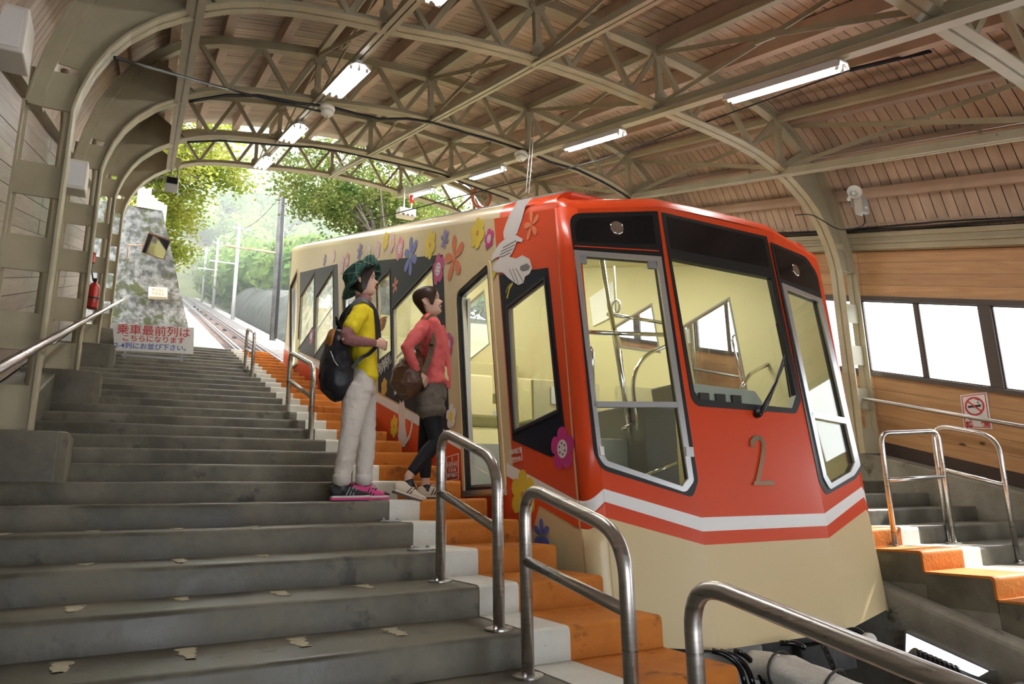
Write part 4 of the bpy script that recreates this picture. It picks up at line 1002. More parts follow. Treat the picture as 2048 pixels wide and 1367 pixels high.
# ---- running gear seen below the nose
und = MB().box(3.0, 4.8, 3.7, 6.5, 0.28, 0.60); und.build('underframe', M['dark_metal'], CAR)
for y in (4.1, 6.0):
    for x in (3.37, 4.43): MB().lathe([(0.06, -0.05), (0.27, -0.05), (0.30, -0.03), (0.30, 0.05), (0.1, 0.06)], (x, y, noz(y)-0.90), (1, 0, 0), 24).build('wheel', M['rail_side'], CAR)
MB().box(3.22, 3.75, 3.58, 4.2, 0.20, 0.57).build('gear_box', plain('gear_grey', (0.35, 0.35, 0.34), 0.5), CAR, bevel=0.02)
MB().box(4.15, 4.5, 3.62, 4.1, 0.10, 0.50).build('gear_box', M['dark_metal'], CAR, bevel=0.02)
def h3(q, y): return (q[0], y, q[1])
for pa in ([h3((3.185, 0.608), 3.45), h3((3.247, 0.587), 3.40), h3((3.304, 0.528), 3.35), h3((3.287, 0.417), 3.3)],
           [h3((3.249, 0.596), 3.45), h3((3.327, 0.567), 3.40), h3((3.367, 0.507), 3.35), h3((3.351, 0.409), 3.3)],
           [h3((3.372, 0.588), 3.45), h3((3.389, 0.570), 3.38), h3((3.428, 0.504), 3.33), h3((3.440, 0.397), 3.3)],
           [h3((3.710, 0.605), 3.40), h3((3.787, 0.605), 3.35), h3((3.823, 0.577), 3.3)],
           [h3((4.331, 0.615), 3.4), h3((4.380, 0.636), 3.35), h3((4.418, 0.580), 3.3), h3((4.434, 0.462), 3.0)]):
    MB().tube(round_path(pa, 0.06, 4), 0.017, 10).build('air_hose', M['black_gloss'], CAR, smooth=True)
bf = Vector(h3((4.393, 0.575), 3.25)); MB().lathe([(0.0, 0.0), (0.036, 0.004), (0.045, 0.015), (0.045, 0.05)], bf, (0.35, 0.9, -0.1), 20).build('white_lamp_cap', M['off_white'], CAR, smooth=True)
for i in range(7):
    c = Vector(((3.989, 0.572)[0]+0.016*i, 3.30, (3.989, 0.572)[1]-0.030*i)); ax = (1, 0, 0) if i % 2 else (0, 1, 0)
    a = Vector(ax); b = Vector((0, 0, 1))
    MB().tube([c+a*0.016*math.cos(t*math.pi/6)+b*0.03*math.sin(t*math.pi/6) for t in range(12)], 0.006, 6, closed=True).build('chain_link', M['dark_metal'], CAR)

# ================================================================== HANDRAILS
def handrail(label, pts, r, group=None, mid=None, flanges=True, rad=0.16, mat='steel'):
    root = empty('handrail', pts[0], label, 'handrail', group)
    MB().tube(round_path(pts, rad, 8), r, 14).build('rail_tube', M[mat], root, smooth=True)
    if mid: MB().tube(mid, r*0.82, 12).build('middle_bar', M[mat], root, smooth=True)
    if flanges:
        for p in (pts[0], pts[-1]):
            fl = MB().lathe([(0.066, 0), (0.066, 0.008), (0.05, 0.011), (r, 0.012)], p, (0, 0, 1), 20).build('foot_plate', M['steel'], root)
            for a in (0.8, 3.9):
                MB().lathe([(0.010, 0.008), (0.010, 0.020), (0.005, 0.026)], Vector(p)+Vector((0.048*math.cos(a), 0.048*math.sin(a), 0)), (0, 0, 1), 6).build('bolt', M['steel'], fl)
    return root
def tread(y): return Z0+math.floor((y-Y0)/RUN+1e-6)*RISE
RX = 1.555
def stair_rail(label, ya, yb, h, r=0.0275, slope=0.30, mid=None):
    za, zb = tread(ya), tread(yb); ta = za+h; tb = ta-(ya-yb)*slope; mid = mid or (za+h*0.54, tb-h*0.46)
    handrail(label, [(RX, ya, za), (RX, ya, ta), (RX, yb, tb), (RX, yb, zb)], r, 'steel hoop handrails on the left staircase', [(RX, ya, mid[0]), (RX, yb, mid[1])])
stair_rail('steel hoop handrail beside the dark-legged person in the red jacket', 3.785, 3.073, 1.915-tread(3.785), slope=0.30, mid=(1.56, 1.375))
stair_rail('steel hoop handrail in front of the car nose, bolted to the stairs', 2.805, 2.085, 1.575-tread(2.805), slope=0.265, mid=(1.25, 1.125))
stair_rail('nearest steel hoop handrail at the bottom right corner', 1.76, 0.62, 1.262-tread(1.76), slope=0.19, mid=(0.93, 0.75))
stair_rail('steel hoop handrail on the stairs behind the backpack', 8.57, 7.25, (1.525, 3.297)[1]-tread(8.57)+0.02)
stair_rail('small far steel hoop handrail near the top of the stairs', 12.75, 11.8, (1.552, 4.546)[1]-tread(12.75)+0.02)
for (x, y) in ((1.60, 4.80), (RX, 4.11)):
    z = tread(y)
    root = empty('blanking_plate', (x, y, z), 'small dark oval blanking plate on the step %s' % ('below the pink shoes' if y > 4.5 else 'two steps below the pink shoes'), 'plate')
    MB().lathe([(0.075, 0), (0.075, 0.006), (0.06, 0.012)], (x, y, z+0.003), (0, 0, 1), 16).build('disc', M['grey_metal'], root)
    for s in (-1, 1): MB().lathe([(0.011, 0.01), (0.011, 0.022), (0.006, 0.027)], (x+0.05*s, y, z+0.003), (0, 0, 1), 6).build('bolt', M['grey_metal'], root)
# right hand pair
za = tread(3.9)
handrail('steel hoop handrail standing across the right stairs beside the car', [(5.72, 3.90, za), (5.72, 3.90, (5.646, 2.029)[1]), (6.42, 3.82, (6.459, 2.064)[1]), (6.42, 3.82, za)], 0.021, 'steel hoop handrails on the right staircase', [(5.72, 3.90, (5.611, 1.634)[1]), (6.42, 3.82, (6.475, 1.657)[1])], rad=0.09)
za, zb = tread(3.94), tread(3.43)
handrail('taller steel hoop handrail nearer the pine wall, sloping down', [(6.56, 3.95, za), (6.56, 3.95, (6.462, 2.141)[1]), (6.66, 3.45, (6.590, 1.990)[1]), (6.66, 3.45, zb)], 0.021, 'steel hoop handrails on the right staircase', [(6.56, 3.95, (6.365, 1.742)[1]), (6.66, 3.45, (6.654, 1.570)[1])], rad=0.16)
# long wall rails
wrl = empty('wall_handrail', sl(-0.55, 3.0, 0.95), 'long steel handrail along the columns of the left wall', 'handrail')
p0, p1 = Vector((-0.55, 2.4, 1.74)), Vector((-0.46, 15.6, 5.63)); d = (p1-p0)
MB().tube([p0, p0+d*0.985, p1+Vector((0.0, 0.10, 0.0)), p1+Vector((-0.05, 0.22, -0.05))], 0.024, 14).build('rail_tube', M['steel'], wrl, smooth=True)
for y in FR:
    t = (y-2.4)/13.2; q = p0+d*t
    MB().tube([q, q+Vector((-0.03, 0, -0.07)), (-0.62, y, q.z-0.08)], 0.010, 8).build('bracket', M['steel'], wrl, smooth=True)
wrr = empty('wall_handrail', sl(8.0, 3.0, 0.96), 'long steel handrail in front of the right pine wall', 'handrail')
MB().tube([sl(8.0, 0.5, 0.96), sl(8.0, 12.0, 0.96)], 0.022, 14).build('rail_tube', M['steel'], wrr, smooth=True)
for y in FR[:4]:
    MB().tube([sl(8.0, y+0.1, 0.96), sl(8.0, y+0.1, 0.90), sl(8.29, y+0.1, 0.88)], 0.010, 8).build('bracket', M['steel'], wrr, smooth=True)

# ================================================================== FLUORESCENT LAMPS
M['tube'] = glow('fluorescent_tube', (1.0, 0.98, 0.95), 36.0)
M['lamp_white'] = plain('lamp_enamel', (0.78, 0.78, 0.78), 0.35)
def lamp(x, yc, r, wide, label, group):
    """fixture under a tie beam: sloped body, reflector, tubes and their holders"""
    root = empty('fluorescent_lamp', sl(x, yc, r), label, 'lamp', group); L = 0.60
    n = 3 if wide else 2
    w = 0.125 if wide else 0.07
    m = MB(); pts = [(-w, 0.0), (-0.05, 0.06), (0.05, 0.06), (w, 0.0), (w-0.006, -0.004), (0.045, 0.048), (-0.045, 0.048), (-w+0.006, -0.004)]
    vs = [sl(x+a, y, r+b) for y in (yc-L-0.05, yc+L+0.05) for a, b in pts]; k = len(pts)
    m.add(vs, [(i, (i+1) % k, k+(i+1) % k, k+i) for i in range(k)]+[tuple(range(k)), tuple(range(k, 2*k))]).build('housing', M['lamp_white'], root)
    MB().slbox(x-0.03, x+0.03, yc-L, yc+L, r+0.06, r+0.085 if not wide else botr(x)-0.02).build('mounting_rail', M['lamp_white'], root)
    for i in range(n):
        xx = x+(i-(n-1)/2)*(0.085 if wide else 0.066)
        tb = MB().tube([sl(xx, yc-L+0.03, r+0.004), sl(xx, yc+L-0.03, r+0.004)], 0.019, 10).build('tube', M['tube'], root, smooth=True)
        for s in (-1, 1):
            MB().tube([sl(xx, yc+s*L, r+0.05), sl(xx, yc+s*L, r-0.016)], 0.017, 8).build('tube_holder', M['off_white'], tb, smooth=True)
G1, G2 = 'wide fluorescent lamps of the left row', 'narrow fluorescent lamps of the right row'
lamp(NODES[1], 7.22, 4.02, True, 'nearest wide three-tube fluorescent lamp high above the stairs', G1)
lamp(NODES[1], 10.45, 4.02, True, 'middle wide fluorescent lamp of the row above the stairs', G1)
lamp(NODES[1], 13.60, 4.02, True, 'farthest wide fluorescent lamp against the bright opening', G1)
lamp(NODES[3]-0.08, 3.92, 3.99, False, 'nearest and largest narrow fluorescent lamp above the car front', G2)
lamp(NODES[3]-0.08, 6.92, 3.99, False, 'second narrow fluorescent lamp from the front in the right row', G2)
lamp(NODES[3]-0.08, 10.1, 3.99, False, 'third narrow fluorescent lamp, beside the round mirror', G2)
lamp(NODES[3]-0.08, 13.25, 3.99, False, 'farthest narrow fluorescent lamp, above the white meter box', G2)
lamp(NODES[1], 4.0, 4.02, True, 'wide fluorescent lamp of the stair row cut off by the upper picture edge', G1)

# ================================================================== SMALL FITTINGS
def detector(px_, y, z, label):
    c = Vector((px_, y, z)); root = empty('fire_detector', c, label, 'detector', 'round white ceiling detectors')
    MB().lathe([(0.10, 0.06), (0.105, 0.03), (0.095, 0.0)], c, (0, 0, 1), 24).build('base', M['off_white'], root, smooth=True)
    MB().lathe([(0.088, 0.0), (0.085, -0.035), (0.06, -0.065), (0.02, -0.075)], c, (0, 0, 1), 24).build('dome', M['off_white'], root, smooth=True)
    MB().lathe([(0.012, -0.072), (0.012, -0.084)], c, (0, 0, 1), 8).build('indicator', M['grey_metal'], root)
a = (1.862, 6.653); detector(a[0], 8.60, a[1], 'round white detector on the roof frame left of the middle')
a = (4.829, 6.682); detector(a[0], 8.60, a[1], 'round white detector on the roof frame above the car')
# wall boxes on the left
def wall_box(label, y, r, sx, sy, sz, nm='speaker_box', x=-1.0):
    c = sl(x, y, r); root = empty(nm, c, label, 'box')
    MB().box(c.x-sx/2, c.x+sx/2, c.y-sy/2, c.y+sy/2, c.z-sz/2, c.z+sz/2).build('case', M['off_white'], root, bevel=0.012)
    MB().box(c.x-sx/2+0.03, c.x+sx/2-0.03, c.y-sy/2-0.006, c.y-sy/2, c.z-sz/2+0.03, c.z+sz/2-0.03).build('front_grille', M['grey_metal'] if False else M['lamp_white'], root)
    MB().box(c.x-0.03, c.x+0.03, c.y+sy/2-0.002, c.y+sy/2+0.05, c.z-0.05, c.z+0.05).build('bracket', M['frame'], root)
wall_box('white speaker box high on the left wall at the picture edge', 5.20, 2.98, 0.20, 0.30, 0.34, x=-0.98)
wall_box('smaller white speaker box behind the first left column', 8.45, 2.45, 0.20, 0.24, 0.34, x=-0.83)
# hanging camera at the far frame
a = (0.167, 7.823); c = Vector((a[0], 14.7, a[1]))
root = empty('security_camera', c, 'grey hooded security camera hanging from the farthest frame', 'camera')
MB().box(c.x-0.12, c.x+0.12, c.y-0.30, c.y+0.12, c.z-0.09, c.z+0.08).build('housing', M['grey_metal'], root, bevel=0.015)
MB().box(c.x-0.095, c.x+0.095, c.y-0.308, c.y-0.298, c.z-0.07, c.z+0.06).build('lens_window', M['black_gloss'], root)
MB().tube([c+Vector((-0.02, 0, 0.06)), c+Vector((-0.02, 0, 0.45))], 0.018, 8).build('drop_rod', M['frame'], root)
MB().tube([c+Vector((0.09, 0, 0.06)), c+Vector((0.10, 0, 0.30)), c+Vector((0.05, 0.02, 0.55))], 0.018, 8).build('arm', M['frame'], root)
MB().box(c.x-0.06, c.x+0.12, c.y-0.05, c.y+0.05, c.z+0.42, c.z+0.62).build('clamp', M['frame'], root)
# rectangular mirror in front of the retaining wall
c = Vector(((0.001, 7.017)[0], 16.2, (0.001, 7.017)[1]))
root = empty('traffic_mirror', c, 'tilted rectangular mirror with brown frame before the mossy wall', 'mirror', 'safety mirrors')
nn_ = Vector((0.21, -0.90, -0.34)).normalized(); u0 = Vector((0, 0, 1)).cross(-nn_).normalized()*-1; u0 = -u0 if u0.x < 0 else u0; v0 = (-nn_).cross(u0); v0 = -v0 if v0.z < 0 else v0
ca, sa = math.cos(-0.14), math.sin(-0.14); ur = u0*ca+v0*sa; vr = v0*ca-u0*sa
mm2 = lambda a, b: tuple(c+ur*a+vr*b)
rc_ = [(-0.235, -0.22), (0.235, -0.22), (0.235, 0.22), (-0.235, 0.22)]
M['mirror'] = plain('mirror_glass', (0.85, 0.87, 0.88), 0.03, 1.0); M['brown'] = plain('mirror_frame_brown', (0.20, 0.12, 0.08), 0.5); M['mirror_red'] = plain('mirror_frame_red', (0.50, 0.12, 0.05), 0.45)
MB().prism(rc_, mm2, tuple(-nn_*0.05)).build('back_plate', M['brown'], root)
MB().prism([(p[0]*0.92, p[1]*0.92) for p in rc_], lambda a, b: tuple(Vector(mm2(a, b))+nn_*0.012), tuple(-nn_*0.01)).build('mirror_face', M['mirror'], root)
MB().prism([(-0.25, 0.22), (0.25, 0.22), (0.25, 0.25), (-0.25, 0.25)], lambda a, b: tuple(Vector(mm2(a, b))+nn_*0.14), tuple(-nn_*0.2)).build('hood', M['brown'], root)
q = Vector(mm2(-0.235, -0.05)); MB().tube([q+Vector((0, 0.03, 0)), q+Vector((-0.30, 0.3, 0.06)), q+Vector((-0.32, 1.3, 0.06))], 0.02, 8).build('bracket', M['rust'], root)
# round mirror by the car roof
c = Vector(((6.068, 7.897)[0], 12.6, (6.068, 7.897)[1]))
root = empty('traffic_mirror', c, 'round convex mirror with red rim beyond the car roof', 'mirror', 'safety mirrors')
nm_ = Vector((0.14, -0.92, -0.37)).normalized()
MB().lathe([(0.235, -0.02), (0.255, 0.0), (0.255, 0.03), (0.235, 0.035)], c, nm_, 32).build('rim', M['mirror_red'], root, smooth=True)
MB().lathe([(0.236, 0.02), (0.18, 0.045), (0.10, 0.062), (0.0, 0.068)], c, nm_, 32).build('mirror_face', M['mirror'], root, smooth=True)
MB().tube([c-nm_*0.02, c+Vector((0.0, 0.3, 0.0)), c+Vector((0, 0.32, 0.9))], 0.02, 8).build('bracket', M['frame'], root)
# white meter box and red lamp under the far tie beam
c = Vector(((4.668, 7.555)[0], 13.4, (4.668, 7.555)[1]))
root = empty('signal_box', c, 'small white control box hanging above the car roof', 'box')
MB().box(c.x-0.19, c.x+0.19, c.y-0.12, c.y+0.12, c.z-0.08, c.z+0.10).build('case', M['off_white'], root, bevel=0.015)
for s in (-0.1, 0.0, 0.1): MB().box(c.x+s-0.025, c.x+s+0.025, c.y-0.125, c.y-0.118, c.z-0.075, c.z-0.04).build('terminal', M['black'], root)
MB().tube([c+Vector((-0.05, 0, 0.1)), c+Vector((-0.05, 0, 0.62))], 0.02, 8).build('drop_rod', M['off_white'], root)
MB().tube([c+Vector((0.12, 0, 0.28)), c+Vector((0.12, 0, 0.45))], 0.04, 12).build('red_lamp', plain('red_lens', (0.5, 0.01, 0.02), 0.2), root, smooth=True)
MB().tube([c+Vector((0.12, 0, 0.1)), c+Vector((0.12, 0, 0.28))], 0.012, 8).build('lamp_stem', M['off_white'], root)
# horn speaker with its transformer box on the right eave
c = Vector(((7.284, 5.021)[0], 4.9, (7.284, 5.021)[1]))
root = empty('horn_speaker', c, 'small cream horn loudspeaker on the right eave beam', 'loudspeaker')
ax = Vector((-0.55, -0.80, 0.05)).normalized()
MB().lathe([(0.025, -0.16), (0.03, -0.08), (0.045, -0.03), (0.085, 0.03), (0.088, 0.036), (0.08, 0.03), (0.035, -0.03), (0.0, -0.035)], c, ax, 20).build('horn', M['off_white'], root, smooth=True)
MB().lathe([(0.02, -0.03), (0.026, 0.015), (0.0, 0.022)], c, ax, 14).build('driver', M['off_white'], root, smooth=True)
MB().tube([c+Vector((0.04, 0.06, -0.02)), c+Vector((0.05, 0.08, -0.14))], 0.012, 6).build('bracket', M['grey_metal'], root)
c2 = Vector(((7.372, 4.863)[0], 4.88, (7.372, 4.863)[1]))
root = empty('junction_box', c2, 'grey junction box just below the horn loudspeaker', 'box')
MB().box(c2.x-0.065, c2.x+0.065, c2.y-0.05, c2.y+0.05, c2.z-0.10, c2.z+0.10).build('case', plain('box_grey', (0.40, 0.38, 0.33), 0.5), root, bevel=0.008)
MB().box(c2.x-0.012, c2.x+0.03, c2.y-0.053, c2.y-0.048, c2.z-0.05, c2.z-0.025).build('sticker', M['white'], root)
MB().tube(round_path([c2+Vector((0.02, 0, -0.1)), c2+Vector((0.02, 0, -0.25)), c2+Vector((-0.18, 0.2, -0.27)), c2+Vector((-0.26, 0.5, 0.05)), c2+Vector((-0.3, 0.7, 0.1))], 0.1, 5), 0.007, 6).build('cable', M['cable'], root, smooth=True)
# conduits on the right eave
for i, (x, r) in enumerate(((8.19, 3.24), (8.20, 3.31), (8.20, 3.38), (7.62, 4.12), (7.72, 4.06))):
    root = empty('conduit', sl(x, 2, r), ['lowest of three parallel conduits along the right eave', 'middle of three parallel conduits along the right eave', 'uppermost of three parallel conduits along the right eave', 'higher of two conduits under the curved ceiling', 'lower of two conduits under the curved ceiling'][i], 'conduit', 'conduits along the right eave')
    MB().tube([sl(x, -1, r), sl(x, 14.8, r)], 0.022, 10).build('pipe', M['purlin'], root, smooth=True)
    for y in (1.2, 3.6, 6.7, 9.8): MB().slbox(x-0.03, x+0.03, y-0.015, y+0.015, r-0.03, r+0.03).build('saddle', M['frame'], root)
for i, (dx, dr) in enumerate(((0, 0), (0.04, 0.015), (0.075, -0.01), (0.03, 0.04))):
    o = MB().tube([sl(8.08+dx, y, 3.205+dr+0.012*math.sin(y*2.1+i*1.7)) for y in [k*0.5 for k in range(0, 30)]], 0.011, 6).build('eave_cable', M['cable'], None, smooth=True)
    tag(o, ['black cable lying on the beam at the head of the right wall', 'second black cable of the bundle on the right wall beam', 'outermost black cable of the bundle on the right wall beam', 'uppermost black cable of the bundle on the right wall beam'][i], 'cable', 'loose cables on the right wall beam')
# black cables along the roof frames
def cable(label, pts, r, mat='cable', nm='roof_cable'):
    pts = [Vector(p) for p in pts]; out = []
    for a, b in zip(pts, pts[1:]):
        for i in range(6): out.append(a.lerp(b, i/6))
    out.append(pts[-1])
    return tag(MB().tube(out, r, 7).build(nm, M[mat], None, smooth=True), label, 'cable')
def under(x, y, d=0.02): return Vector((x, y, noz(y)+botr(x)-d))
y = FR[2]-0.09
cable('thick black cable slung along the second visible frame', [under(x, y, 0.03+(0.10 if 2.2 < x < 2.9 else 0.02)+0.02*math.sin(x*5)) for x in [0.2, 0.6, 1.0, 1.5, 1.9, 2.3, 2.6, 3.0, 3.4, 3.9, 4.4, 4.9, 5.4, 5.9, 6.4, 6.8, 7.1, 7.4]], 0.02)
y = FR[3]-0.09
cable('thick black cable slung along the third visible frame', [under(x, y, 0.03+0.05*abs(math.sin(x*1.3))) for x in [0.3, 0.8, 1.3, 1.8, 2.3, 2.8, 3.3, 3.8, 4.3, 4.8, 5.3, 5.8, 6.3]], 0.018)
a0 = (-0.404, 4.846); a1 = (0.765, 6.620); a2 = (1.836, 6.624)
cable('thin dark bar running from the first left haunch to the next frame', [(a0[0], 5.55, a0[1]), (a1[0], 8.6, a1[1]), (a2[0], 8.6, a2[1])], 0.014)
b0 = (3.190, 6.241); b1 = (5.287, 6.066); b2 = (6.161, 5.787); b3 = (7.942, 6.322)
cable('thin black wire crossing the hall above the car', [(b0[0], 11.0, b0[1]), (b1[0], 7.2, b1[1]), (b2[0], 4.0, b2[1])], 0.009)
cable('thick dark conduit at the upper right corner', [(b2[0], 4.0, b2[1]), (b3[0], 3.2, b3[1])], 0.022)
for (px0, s) in ((0, 0), (1, 0.04)):
    q0 = (4.104, 6.297); q1 = (3.990, 5.237)
    cable('%s of two thin steel hanger wires above the car' % ('left' if px0 == 0 else 'right'), [(q0[0]+s, 7.0, q0[1]), (q1[0]+s, 7.0, q1[1])], 0.006, 'alu', 'hanger_wire')
# drain pipes beside the left columns
for y in FR[1:4]:
    x = -0.72; root = empty('drain_pipe', sl(x, y+0.42, 0.3), ['rust-speckled drain pipe beside the nearest visible left column', 'drain pipe beside the second left column', 'drain pipe beside the third left column'][FR.index(y)-1], 'pipe', 'drain pipes of the left wall')
    MB().tube([(x, y+0.42, noz(y+0.42)+0.2), (x, y+0.42, noz(y+0.42)+2.6), (x-0.05, y+0.42, noz(y)+3.2)], 0.032, 12).build('pipe', M['frame'], root, smooth=True)
    MB().tube([(x, y+0.42, noz(y)+1.5), (x, y+0.42, noz(y)+1.58)], 0.038, 12).build('pipe_clip', M['rust'], root)
# fire extinguisher at the second column
a = (-0.576, 3.872); c = Vector((a[0], 8.95, a[1]))
root = empty('fire_extinguisher', c, 'red fire extinguisher hung on the second left column', 'extinguisher')
M['ext_red'] = plain('extinguisher_red', (0.42, 0.015, 0.012), 0.3, coat=0.5)
MB().lathe([(0.0, -0.16), (0.052, -0.16), (0.056, -0.14), (0.056, 0.09), (0.045, 0.125), (0.02, 0.145), (0.018, 0.16)], c, (0, 0, 1), 18).build('cylinder', M['ext_red'], root, smooth=True)
MB().box(c.x-0.018, c.x+0.018, c.y-0.06, c.y+0.03, c.z+0.16, c.z+0.185).build('valve', M['black'], root)
MB().tube([c+Vector((-0.02, 0, 0.17)), c+Vector((-0.05, 0, 0.30)), c+Vector((-0.05, 0, 0.40))], 0.010, 6).build('hose', M['black'], root)
MB().tube([c+Vector((-0.05, 0, 0.38)), c+Vector((-0.05, 0, 0.50))], 0.028, 10).build('nozzle', M['ext_red'], root)
MB().lathe([(0.060, -0.05), (0.060, -0.03)], c, (0, 0, 1), 18).build('strap', M['black'], root)

# ================================================================== SIGNS
pA, pB = (-0.518, 4.487), (0.705, 4.528); pC, pD = (0.733, 4.063), (-0.445, 4.031)
c = Vector(((pA[0]+pC[0])/2, 12.9, (pA[1]+pC[1])/2))
sgn = empty('queue_sign', c-Vector((0, 0, 0.3)), 'white boarding notice with red and blue Japanese lettering on the stairs', 'sign')
MB().prism([pD, pC, pB, pA], lambda a, b: (a, 12.9, b), (0, 0.02, 0)).build('board', plain('sign_white', (0.74, 0.74, 0.72), 0.5), sgn)
ux = Vector((pB[0]-pA[0], 0, pB[1]-pA[1])).normalized(); uy = Vector((-ux.z, 0, ux.x)); W_ = (Vector((pB[0]-pA[0], 0, pB[1]-pA[1]))).length; Hh = (Vector((pA[0]-pD[0], 0, pA[1]-pD[1]))).length
for tx, s, v, mt in (('乗車最前列は', 0.185, 0.27, 'letter_red'), ('こちらになります', 0.118, -0.03, 'letter_red'), ('2-4列にお並び下さい。', 0.110, -0.31, 'letter_blue')):
    text(tx, c+uy*(Hh*v)+Vector((0, -0.004, 0)), s, M[mt], sgn, bold=0.0015, xdir=ux, ydir=uy)
for s in (-0.4, 0.45):
    MB().box(c.x+s-0.02, c.x+s+0.02, 12.925, 12.965, tread(12.94), c.z+0.1).build('stand_leg', M['grey_metal'], sgn)
MB().box(c.x-0.45, c.x+0.5, 12.93, 12.96, tread(12.94)+0.02, tread(12.94)+0.06).build('stand_bar', M['grey_metal'], sgn)
# no-smoking sign on the right wall
q = [(4.610, 2.607), (4.322, 2.606), (4.330, 2.191), (4.625, 2.231)]
ns = empty('no_smoking_sign', (8.285, q[0][0], q[3][1]), 'white no smoking sign with red border on the pine wall', 'sign')
fw = lambda a, b: (8.285, a, b)
MB().prism(q, fw, (0.012, 0, 0)).build('board', plain('notice_white', (0.78, 0.77, 0.76), 0.5), ns)
cy, cz = sum(p[0] for p in q)/4, sum(p[1] for p in q)/4
qi = [((p[0]-cy)*0.90+cy, (p[1]-cz)*0.93+cz) for p in q]
ring(qi, -0.008, off(fw, (-0.003, 0, 0)), (0.003, 0, 0), 'red_border', M['letter_red'], ns)
R_ = 0.105; cz2 = cz+0.055
circ = [(cy+R_*math.cos(t*math.pi/16), cz2+R_*math.sin(t*math.pi/16)) for t in range(32)]
ring(circ, -0.018, off(fw, (-0.004, 0, 0)), (0.003, 0, 0), 'prohibition_ring', M['letter_red'], ns)
MB().prism(stroke([(cy+R_*0.7, cz2+R_*0.7), (cy-R_*0.7, cz2-R_*0.7)], 0.016), off(fw, (-0.005, 0, 0)), (0.003, 0, 0)).build('prohibition_bar', M['letter_red'], ns)
MB().prism([(cy+0.07, cz2-0.012), (cy-0.07, cz2-0.012), (cy-0.07, cz2+0.012), (cy+0.07, cz2+0.012)], off(fw, (-0.0035, 0, 0)), (0.002, 0, 0)).build('cigarette', M['black'], ns)
MB().prism(stroke([(cy-0.055, cz2+0.02), (cy-0.035, cz2+0.045), (cy-0.06, cz2+0.06), (cy-0.02, cz2+0.08)], 0.009), off(fw, (-0.0035, 0, 0)), (0.002, 0, 0)).build('smoke', M['black'], ns)
text('No Smoking', (8.280, cy, cz-0.085), 0.032, M['black'], ns, xdir=(0, -1, 0), ydir=(0, 0, 1))
text('禁　煙', (8.280, cy, cz-0.150), 0.085, M['letter_red'], ns, bold=0.002, xdir=(0, -1, 0), ydir=(0, 0, 1))
# plate on the mossy wall is built with that wall

# ================================================================== UNDER THE NOSE OF THE CAR: wrapped coupling, plate, shoe
c = Vector((3.62, 2.75, 0.25))
wrap = empty('wrapped_coupling', c, 'white mesh sheet wrapped around machinery below the car nose', 'cover')
M['mesh_sheet'] = mottled('white_mesh_sheet', (0.68, 0.66, 0.60), (0.80, 0.78, 0.72), 40, 0.7, bump=0.8, bscale=160)
m = MB(); n = 22; k = 18; vs = []; fs = []
pth = [Vector((3.48, 3.42, 0.50)), Vector((3.52, 3.22, 0.50)), Vector((3.57, 3.0, 0.46)), Vector((3.63, 2.75, 0.39)), Vector((3.70, 2.5, 0.32)), Vector((3.78, 2.25, 0.25))]
for i in range(n+1):
    t = i/n*(len(pth)-1); j = min(int(t), len(pth)-2); p = pth[j].lerp(pth[j+1], t-j); d = (pth[j+1]-pth[j]).normalized()
    a = d.cross(Vector((0, 0, 1))).normalized(); b = a.cross(d)
    for q_ in range(k):
        u = 2*math.pi*q_/k; rr_ = 0.125*(1+0.25*noise.noise(Vector((math.cos(u)*1.6, math.sin(u)*1.6, i*0.35)))+0.12*noise.noise(Vector((math.cos(u)*5, math.sin(u)*5, i*0.8))))*(0.75+0.4*i/n)
        vs.append(p+a*rr_*math.cos(u)*1.15+b*rr_*math.sin(u)*0.8)
for i in range(n):
    for q_ in range(k): fs.append((i*k+q_, i*k+(q_+1) % k, (i+1)*k+(q_+1) % k, (i+1)*k+q_))
fs += [tuple(range(k))[::-1], tuple(range(n*k, (n+1)*k))]
o = m.add(vs, fs).build('sheet', M['mesh_sheet'], wrap, smooth=True)
for i in (4, 10, 16):
    t = i/n*(len(pth)-1); j = min(int(t), len(pth)-2); p = pth[j].lerp(pth[j+1], t-j); d = (pth[j+1]-pth[j]).normalized(); a = d.cross(Vector((0, 0, 1))).normalized(); b = a.cross(d)
    MB().tube([p+a*0.14*math.cos(u*math.pi/9)*(0.9+0.4*i/n)+b*0.105*math.sin(u*math.pi/9)*(0.9+0.4*i/n) for u in range(18)], 0.008, 6, closed=True).build('tie_cord', M['dark_metal'], wrap)
for i, (x0, x1, y0, y1, z0, z1, lb) in enumerate(((3.25, 3.70, 2.2, 3.3, -0.30, 0.33, 'black machinery frame under the white mesh sheet'), (4.55, 5.05, 1.9, 2.75, -0.45, 0.33, 'dark machinery block by the pit wall at the lower right'))):
    r_ = empty('machinery_box', ((x0+x1)/2, (y0+y1)/2, z0), lb, 'machine')
    MB().box(x0, x1, y0, y1, z0, z1).build('case', M['dark_metal'], r_, bevel=0.03)
    MB().box(x0+0.05, x1-0.05, y0+0.05, y1-0.05, z1, z1+0.03).build('cover', M['grey_metal'] if i else M['black'], r_, bevel=0.01)
    for (a, b) in ((x0+0.08, y0+0.08), (x1-0.08, y0+0.08)): MB().lathe([(0.02, 0), (0.02, 0.02), (0.01, 0.026)], (a, b, z1+0.03), (0, 0, 1), 8).build('bolt', M['grey_metal'], r_)
dr = empty('cable_drum', (4.6, 2.95, 0.45), 'black ribbed roll lying across the pit beside the glowing panel', 'drum')
d0, d1 = Vector(((4.407, 0.517)[0], 3.0, (4.407, 0.517)[1])), Vector(((4.805, 0.307)[0], 2.75, (4.805, 0.307)[1]))
MB().tube([d0, d1], 0.05, 14).build('core', M['black'], dr, smooth=True)
for i in range(9):
    q = d0.lerp(d1, 0.02+i*0.06); dd = (d1-d0).normalized(); MB().tube([q, q+dd*0.012], 0.062, 16).build('rib', M['black_gloss'], dr)
